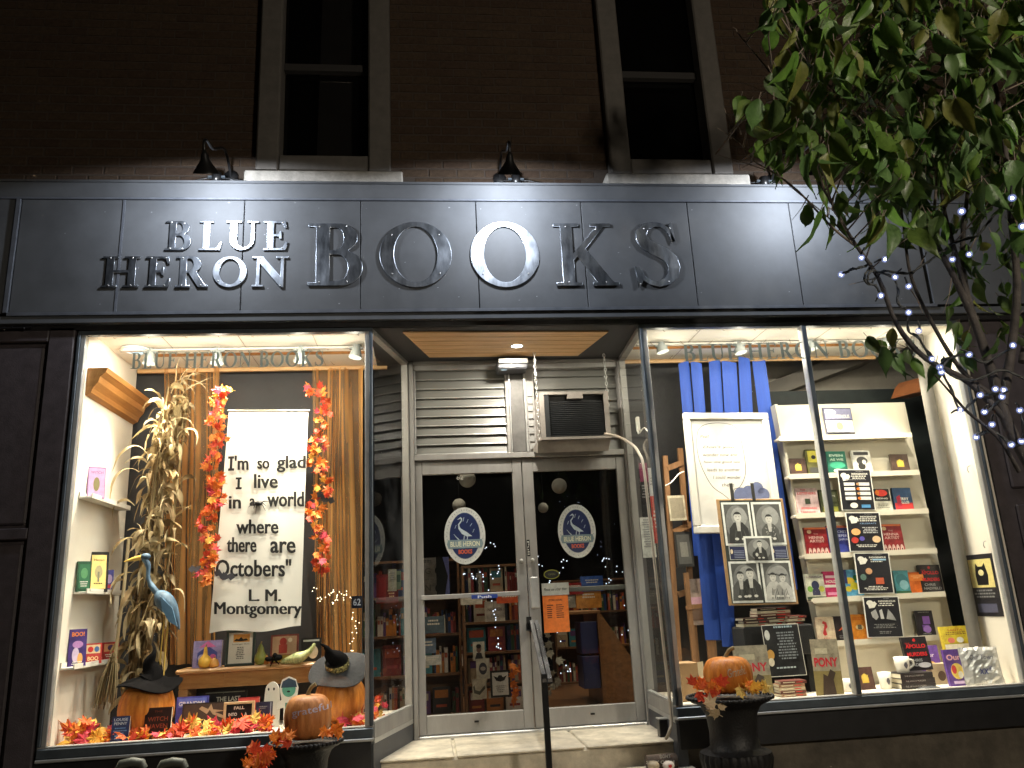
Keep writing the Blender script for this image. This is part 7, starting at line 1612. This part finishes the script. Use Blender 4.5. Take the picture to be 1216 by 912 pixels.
e, p, W, H = pumpkin(365, 884, 57, 60, -.62, pl_.z-.01, 'tall pale orange pumpkin with the word grateful written on it', m=PUMP_D, ribs=14, depth=.035)
g = MB(); put_text(g, 'grateful', p.x+.03, p.z+H*.66, W*.78, H*.18, p.y-W*.5, ink(190, 185, 205), rot=.12)
for i, v in enumerate(g.v):
    dx = v.x-p.x; dz = (v.z-p.z-H*.5)/(H*.5); rr = W/2*max(.05, 1-abs(dz)**2.6)**.5*.99; v.y = p.y-math.sqrt(max(.0001, rr*rr-dx*dx))-.003
g.build('writing', e)
rg = random.Random(21)
def ring_leaves(px0, px1, py0, py1, y, n, label, seed, **k):
    r_ = random.Random(seed); scatter_leaves('maple_leaf_sprig', label, [at(r_.uniform(px0, px1), r_.uniform(py0, py1), y+r_.uniform(-.08, .03)) for _ in range(n)], 'leaves', k.pop('size', (.085, .13)), seed=seed, **k)
ring_leaves(822, 856, 808, 830, -.72, 16, 'red and orange cloth maple leaves spilling from the left of the right urn', 31, prefer=LEAFM[:4]+LEAFM[8:10])
ring_leaves(842, 858, 832, 848, -.75, 4, 'pale yellow maple leaves hanging down from the right urn', 32, prefer=[maple_mesh(mat('cream_maple_cloth', (.66, .50, .28), .6, c2=(.72, .56, .36), var=.1, trans=.3), 5)])
ring_leaves(866, 912, 812, 824, -.74, 9, 'yellow and orange leaves lying along the rim of the right urn', 33, prefer=LEAFM[2:6]+LEAFM[10:])
ring_leaves(322, 345, 868, 884, -.80, 7, 'dark red and orange leaves at the left of the written pumpkin', 34, prefer=LEAFM[:4])
ring_leaves(292, 326, 888, 912, -.80, 14, 'cloth leaves trailing down from the left urn', 35, prefer=LEAFM[:4]+LEAFM[8:10])
ring_leaves(385, 404, 862, 872, -.78, 5, 'orange leaf bunch at the right edge of the left urn', 36, prefer=LEAFM[2:4])
# knobs of a dark railing just showing at the bottom left
for px, lb in ((156, 'left dark iron scroll knob at the lower edge of the left window'), (205, 'right dark iron scroll knob at the lower edge of the left window')):
    q = at(px, 909, -.35); e = empty('iron_scroll', (q.x, -.35, 0), lb, 'ironwork', 'iron scroll knobs below the left window')
    g = MB(); g.tube([(q.x-.07, -.35, q.z-.02), (q.x-.055, -.35, q.z+.01), (q.x, -.35, q.z+.018), (q.x+.055, -.35, q.z+.01), (q.x+.07, -.35, q.z-.02)], [.02, .024, .026, .024, .02], mat('grey_green_iron', (.06, .065, .055), .5, var=.2), 10); g.build('knob', e)
    g = MB(); g.tube([(q.x, -.35, 0), (q.x, -.35, q.z)], .012, IRON, 8); g.build('rod', e)
# painted stones with slogan and log
lg = empty('slogan_log', at(785, 905, -.05), 'short log with white capitals stay calm beside the step', 'log')
q = at(775, 905, .0); g = MB(); BK = mat('bark', (.09, .065, .05), .9, var=.4, scale=20, bump=.6); g.tube([at(768, 906, .02), at(803, 903, .02)], .045, BK, 14); g.build('log', lg)
g = MB(); put_text(g, "DON'T", at(790, 898, -.03).x, at(790, 898, -.03).z, .07, .022, -.030, Wt, bold=.03); put_text(g, 'STAY CALM', at(784, 905, -.03).x, at(784, 905, -.03).z, .18, .020, -.034, Wt, bold=.03, rot=-.05); g.build('lettering', lg)
for px, lb, cc in ((776, 'plain beige pebble in front of the slogan log', (170, 155, 130)), (794, 'white pebble painted with a red maple leaf', (200, 190, 180))):
    q = at(px, 909, -.12); e = empty('painted_pebble', q, lb, 'stone'); g = MB(); g.sphere(q, .034, ink(*cc), 16, sx=1.1, sz=.8); g.build('pebble', e)
    if px == 794:
        g = MB(); r_ = .018; g.poly([(q.x+r_*l*math.sin(R(a)), q.z+r_*l*math.cos(R(a))) for a, l in [(0, 1), (20, .5), (50, .95), (75, .5), (100, .75), (140, .4), (180, .6), (220, .4), (260, .75), (285, .5), (310, .95), (340, .5)]][::-1], q.y-.036, RED); g.build('maple_leaf_paint', e)
# small black box with white top on the step
q = at(787, 858, .28); e = empty('small_black_box', (q.x, .28, .44), 'small black box with pale top on the step below the corner post', 'box')
g = MB(); g.box(q.x-.035, q.x+.035, .24, .31, .44, .55, BLACKM, bev=.004); g.build('body', e); g = MB(); g.box(q.x-.037, q.x+.037, .238, .312, .551, .558, ALU_L); g.build('lid', e)

# ================= THE TREE =================
TY = -2.55
tr = empty('street_tree', (2.45, TY, 0), 'leafy street tree with pointed green leaves in front of the right end of the shop', 'tree')
BARK = mat('tree_bark', (.045, .038, .034), .85, var=.6, scale=14, bump=.6, bscale=40)
TW = mat('tree_twig', (.15, .12, .095), .8, var=.3, scale=20)
rg = random.Random(42)
base_ = Vector((2.66, TY, 0))
g = MB(); tp = at(1226, 620, TY); g.tube(smooth_path([base_, (2.60, TY, .3), tuple(at(1262, 660, TY)), tuple(at(1240, 590, TY))]), [.08]*4+[.065]*4+[.055]*4+[.050], BARK, 14); g.build('trunk', tr)
BR = [
 ([(1240, 592), (1226, 560), (1200, 505), (1178, 440), (1160, 385), (1132, 330), (1105, 280), (1092, 250)], .040, .012, 0),
 ([(1190, 480), (1200, 420), (1206, 340), (1200, 260), (1192, 180), (1180, 90), (1170, 10)], .030, .009, -.15),
 ([(1150, 360), (1130, 290), (1120, 230), (1126, 160), (1120, 60)], .016, .005, -.1),
 ([(1170, 415), (1150, 350), (1140, 290), (1150, 220), (1160, 150), (1166, 60)], .022, .006, .1),
 ([(1195, 500), (1150, 455), (1100, 425), (1065, 385), (1045, 330), (1010, 285), (985, 240), (955, 180), (930, 110), (875, 38)], .020, .0035, -.1),
 ([(1020, 295), (990, 270), (950, 228), (918, 205), (895, 190), (880, 170), (852, 152)], .009, .002, -.05),
 ([(918, 205), (890, 195), (850, 183)], .004, .0015, -.05),
 ([(1178, 470), (1140, 440), (1110, 390), (1085, 330), (1070, 270), (1060, 200), (1030, 120)], .016, .004, .1),
 ([(1210, 560), (1185, 520), (1150, 490), (1130, 470), (1110, 445)], .013, .004, -.2),
 ([(1214, 430), (1225, 340), (1226, 240), (1222, 120)], .022, .010, .1),
 ([(1092, 250), (1060, 190), (1000, 120), (950, 60), (920, -20)], .010, .003, -.15),
 ([(1105, 280), (1110, 200), (1090, 120), (1060, 30), (1050, -40)], .009, .003, .15),
 ([(1010, 285), (985, 262), (968, 245), (930, 215), (905, 178), (885, 128)], .005, .0015, .02),
 ([(935, 120), (905, 108), (880, 98)], .003, .001, .0),
]
BRP = []
def jit(pts, y0, dy):
    out = []
    n = len(pts)
    for i, (a, b) in enumerate(pts): out.append(at(a+(rg.uniform(-3, 3) if 0 < i < n-1 else 0), b, y0+dy*(i/(n-1))))
    return out
for pts, r0, r1, dy in BR:
    path = smooth_path(jit(pts, TY, dy), 4); n = len(path); BRP.append(path)
    g = MB(); g.tube(path, [.72*(r0+(r1-r0)*(i/(n-1))**.8)*rg.uniform(.93, 1.07) for i in range(n)], BARK if r0 > .012 else TW, 9 if r0 > .012 else 6); g.build('limb', tr)
tw = MB(); TIPS = []
# twigs through the crown volume
def inside(px, py):
    """leafy region seen in the photograph"""
    if py > 262: return False
    if px > 1216: px = 1216
    left = 900 if py < 30 else (912 if py < 75 else (905 if py < 110 else (884 if py < 165 else (895 if py < 180 else (960 if py < 200 else 985)))))
    if 60 < py < 85 and px < 935: return False
    return px > left
cand = []
while len(cand) < 360:
    px, py = rg.uniform(880, 1290), rg.uniform(-90, 262)
    if inside(px, max(0, py)): cand.append((px, py, TY+rg.uniform(-.55, .45)))
for px, py, y in cand:
    p = at(px, py, y); path = min(BRP, key=lambda P_: min((Vector(q)-p).length for q in P_)); s = min(path, key=lambda q: (Vector(q)-p).length+max(0, q.z-p.z)*.5); s = Vector(s)
    if (s-p).length > .75: s = p+(s-p).normalized()*.35
    m_ = s.lerp(p, .5)+Vector((rg.uniform(-.03, .03), rg.uniform(-.03, .03), rg.uniform(.0, .05))); tw.tube([s, m_, p], [.0045, .003, .0012], TW, 4, cap=False); TIPS.append((p, (p-m_).normalized()))
for px, py, qx, qy in ((880, 160, 868, 130), (895, 190, 880, 200), (868, 165, 860, 128), (905, 178, 912, 140), (875, 38, 870, 32), (960, 232, 940, 262), (1040, 330, 1008, 338), (1060, 380, 1082, 420), (1079, 340, 1096, 372), (1100, 300, 1081, 330), (1130, 330, 1120, 372), (1150, 300, 1166, 260), (1100, 425, 1060, 405), (1080, 415, 1040, 410), (985, 240, 975, 200)):
    tw.tube([at(px, py, TY), at((px+qx)/2+2, (py+qy)/2, TY), at(qx, qy, TY)], [.003, .002, .001], TW, 4, cap=False)
t_ = tw.build('twigs', tr); t_['kind'] = 'stuff'
def tleaf(m, seed, fold):
    rg_ = random.Random(seed); g = MB(); vs = []
    prof = [(0, .02), (.06, .11), (.16, .185), (.30, .235), (.45, .225), (.60, .17), (.74, .105), (.86, .045), (1.0, .0)]
    n = len(prof)-1; cv = rg_.uniform(-.10, .10)
    for i, (y, w) in enumerate(prof):
        w *= 1+rg_.uniform(-.05, .05); z = -.30*y*y+.02*math.sin(7*y+seed); xo = cv*y*y
        vs += [(xo-w, y-.02, z+fold*w*.8+.022*math.sin(11*y)), (xo-w*.5, y, z+fold*w*.35+.006*math.sin(21*y)), (xo, y, z), (xo+w*.5, y, z+fold*w*.35-.006*math.sin(19*y)), (xo+w, y-.02, z+fold*w*.8-.022*math.sin(9*y))]
    g.add(vs, [(5*i+j, 5*i+j+1, 5*i+j+6, 5*i+j+5) for i in range(n) for j in range(4)], m, smooth=True)
    g.tube([(0, -.22, .03), (0, 0, 0)], .012, TW, 4, cap=False)
    return g
LM = [mat('leaf_green', (.075, .16, .024), .42, var=.3, scale=3, c2=(.12, .21, .036), trans=.3, bump=.25, bscale=9, island=.3, spec=.35), mat('leaf_dark_green', (.055, .105, .030), .42, var=.3, scale=3, c2=(.085, .15, .045), trans=.25, bump=.25, bscale=9, island=.3, spec=.35), mat('leaf_yellow_green', (.13, .17, .03), .5, var=.3, scale=3, c2=(.18, .18, .04), trans=.35, bump=.25, bscale=9, island=.2)]
def vein_mesh(m, s, f): return tleaf(m, s, f)
LSET = [(tleaf(LM[i], s, f), i) for i, s, f in ((0, 1, .5), (0, 2, .9), (0, 3, .2), (1, 4, .6), (1, 5, .9), (1, 6, .3), (2, 7, .6))]
LME = [g.data('tree_leaf') for g, i in LSET]
leaves = []
for p, d in TIPS:
    for k in range(rg.randint(3, 4)):
        q = p+Vector((rg.uniform(-.06, .06), rg.uniform(-.06, .06), rg.uniform(-.05, .04)))-d*rg.uniform(0, .10)
        leaves.append((q, rg.uniform(.10, .168)))
for px, py in ((1040, 405), (1048, 412), (1056, 418), (1063, 408), (1070, 420), (1062, 425), (1078, 414), (1085, 425), (1095, 412), (1112, 430), (1122, 425), (1135, 400), (1150, 395), (1145, 415), (1190, 380), (1185, 400), (1205, 395), (1210, 375), (1105, 250), (1160, 330), (1195, 300), (1210, 310), (980, 245), (1000, 240), (1060, 390), (1030, 400)):
    leaves.append((at(px, py, TY+rg.uniform(-.1, .1)), rg.uniform(.085, .13)))
for k in range(80):
    px, py = rg.uniform(1125, 1260), rg.uniform(240, 420); leaves.append((at(px, py, TY+rg.uniform(-.1, .6)), rg.uniform(.07, .12)))
def leaf_rot():
    # leaves hang: tip points down, blade turned any way, tilted a little
    return (Euler((R(-90)+rg.uniform(-.7, .55), 0, 0)).to_matrix(), Euler((0, 0, rg.uniform(0, 6.283))).to_matrix(), rg.uniform(-.5, .5))
camp = Vector((0, -DIST, EYE))
leaves.sort(key=lambda t: (t[0]-camp).length/t[1])
cr_leaf = MB(); nleaf = 0
for q, s in leaves:
    a, b, sp_ = leaf_rot(); M3 = b @ Euler((0, sp_, 0)).to_matrix() @ a; k = rg.choice((0, 0, 1, 1, 2, 2, 3, 4, 5, 6) if q.x < 1.75 else (0, 1, 3, 3, 4, 4, 5, 5, 2, 6))
    if nleaf < 300:
        o = piece('leaf', LME[k], tr, tuple(q-Vector((2.45, TY, 0))), scale=(s, s, s)); o.rotation_euler = M3.to_euler(); nleaf += 1
    else:
        g0 = LSET[k][0]; T = Matrix.Translation(q) @ M3.to_4x4() @ Matrix.Scale(s, 4)
        for idx_m in range(len(g0.mats)): pass
        o0 = len(cr_leaf.v); cr_leaf.v += [T @ Vector(v) for v in g0.v]
        for f, mi, sm in zip(g0.f, g0.m, g0.smooth): cr_leaf.f.append([o0+i for i in f]); cr_leaf.m.append(cr_leaf.mi(g0.mats[mi])); cr_leaf.smooth.append(sm)
cl_ = cr_leaf.build('crown_leaves', tr); cl_['kind'] = 'stuff'

# string lights wound round the tree
LP = [(1023, 306), (999, 326), (1051, 308), (1063, 329), (1079, 340), (1046, 351), (1079, 371), (1091, 393), (1142, 251), (1131, 308), (1151, 302), (1202, 235), (1214, 269), (1151, 421), (1107, 426), (1116, 436), (1118, 442), (1203, 410), (1164, 469), (1192, 463), (1190, 471), (1182, 462), (1140, 487), (1159, 519), (1169, 489), (1178, 504), (1211, 487), (1201, 528), (1213, 524)]
tl_ = empty('tree_string_lights', at(1023, 306, TY-.05), 'string of cool white lights on black cable wound through the tree branches', 'string lights')
P0 = at(1023, 306, TY-.05)
wires = [[(999, 326), (1012, 320), (1022, 318), (1034, 314), (1026, 330), (1033, 338), (1040, 330), (1052, 322), (1078, 325), (1100, 312), (1120, 298), (1134, 288), (1160, 280), (1175, 262), (1190, 245), (1202, 237)],
         [(1046, 351), (1040, 340), (1030, 334), (1036, 322), (1060, 330), (1066, 345), (1066, 360), (1079, 371), (1078, 392), (1091, 402), (1105, 425), (1116, 438), (1130, 424), (1151, 423), (1170, 430), (1203, 412)],
         [(1118, 442), (1128, 460), (1140, 487), (1152, 480), (1164, 470), (1182, 468), (1192, 470), (1176, 485), (1169, 492), (1178, 506), (1159, 519), (1180, 512), (1200, 528), (1213, 526), (1214, 500), (1211, 487)],
         [(1120, 425), (1122, 440), (1150, 452), (1190, 440), (1216, 450)]]
CABLE = mat('black_cable', (.012, .014, .013), .5)
for w_ in wires:
    g = MB(); pts = smooth_path([at(a, b, TY-.05+rg.uniform(-.02, .02)) for a, b in w_], 5); g.tube(pts, .0042, CABLE, 6); g.tube([p+Vector((.004*math.sin(i*1.3), -.003, .006*math.cos(i*1.3))) for i, p in enumerate(pts)], .003, CABLE, 5); g.build('cable', tl_)
BULB = mat('tree_led', (.8, .85, 1), .3, emit=(.66, .76, 1), estr=60)
b = MB(); b.sphere((0, 0, 0), .0048, BULB, 12); bme = b.data('bulb')
halo_m = bpy.data.materials.new('led_halo_glow'); halo_m.use_nodes = True; nt_ = halo_m.node_tree; nt_.nodes.clear(); o_ = nt_.nodes.new('ShaderNodeOutputMaterial'); t__ = nt_.nodes.new('ShaderNodeBsdfTransparent'); e__ = nt_.nodes.new('ShaderNodeEmission'); e__.inputs[0].default_value = (.42, .50, 1, 1); e__.inputs[1].default_value = .9; lw_ = nt_.nodes.new('ShaderNodeLayerWeight'); lw_.inputs[0].default_value = .5; mr_ = nt_.nodes.new('ShaderNodeMapRange'); mr_.inputs[3].default_value = .55; mr_.inputs[4].default_value = .02; m_ = nt_.nodes.new('ShaderNodeMixShader'); nt_.links.new(lw_.outputs['Facing'], mr_.inputs[0]); nt_.links.new(mr_.outputs[0], m_.inputs[0]); nt_.links.new(t__.outputs[0], m_.inputs[1]); nt_.links.new(e__.outputs[0], m_.inputs[2]); nt_.links.new(m_.outputs[0], o_.inputs[0])
try: halo_m.cycles.emission_sampling = 'NONE'
except Exception: pass
b = MB(); b.sphere((0, 0, 0), .013, halo_m, 16); cme = b.data('halo_shell')  # glowing shell added round each bulb to imitate its halo
h = MB(); h.tube([(0, 0, .004), (.012, 0, .018), (.03, 0, .028)], [.005, .004, .003], CABLE, 6); hme = h.data('bulb_holder')
for px, py in LP:
    p = at(px, py, TY-(.62 if (px > 1195 and py < 300) or (px, py) == (1142, 251) else .10)); o = piece('bulb', bme, tl_, tuple(p-P0)); piece('halo_shell', cme, tl_, tuple(p-P0)); h_ = piece('bulb_holder', hme, tl_, tuple(p-P0)); h_.rotation_euler = (rg.uniform(-.5, .5), rg.uniform(-1, 1), rg.uniform(0, 6))

# unseen street lamp added behind the camera to light tree and front
sl_ = empty('added_street_lamp', (3.0, -6.3, 0), 'added unseen globe lamp on a dark post behind the camera', 'street lamp')
g = MB(); g.tube([(3.0, -6.3, 0), (3.0, -6.3, 3.75)], [.07, .045], IRON, 12); g.build('post', sl_)
g = MB(); g.sphere((3.0, -6.3, 3.92), .17, lamp_mat('fill_globe', (1, .86, .66), 4), 20); g.build('globe', sl_)
l = bpy.data.lights.new('street_fill_light', 'POINT'); l.energy = P_STREET_FILL*4; l.color = (1, .88, .70); l.shadow_soft_size = .17; lo = bpy.data.objects.new('street_fill_light', l); col.objects.link(lo); lo.parent = sl_; lo.location = (0, 0, 3.68)
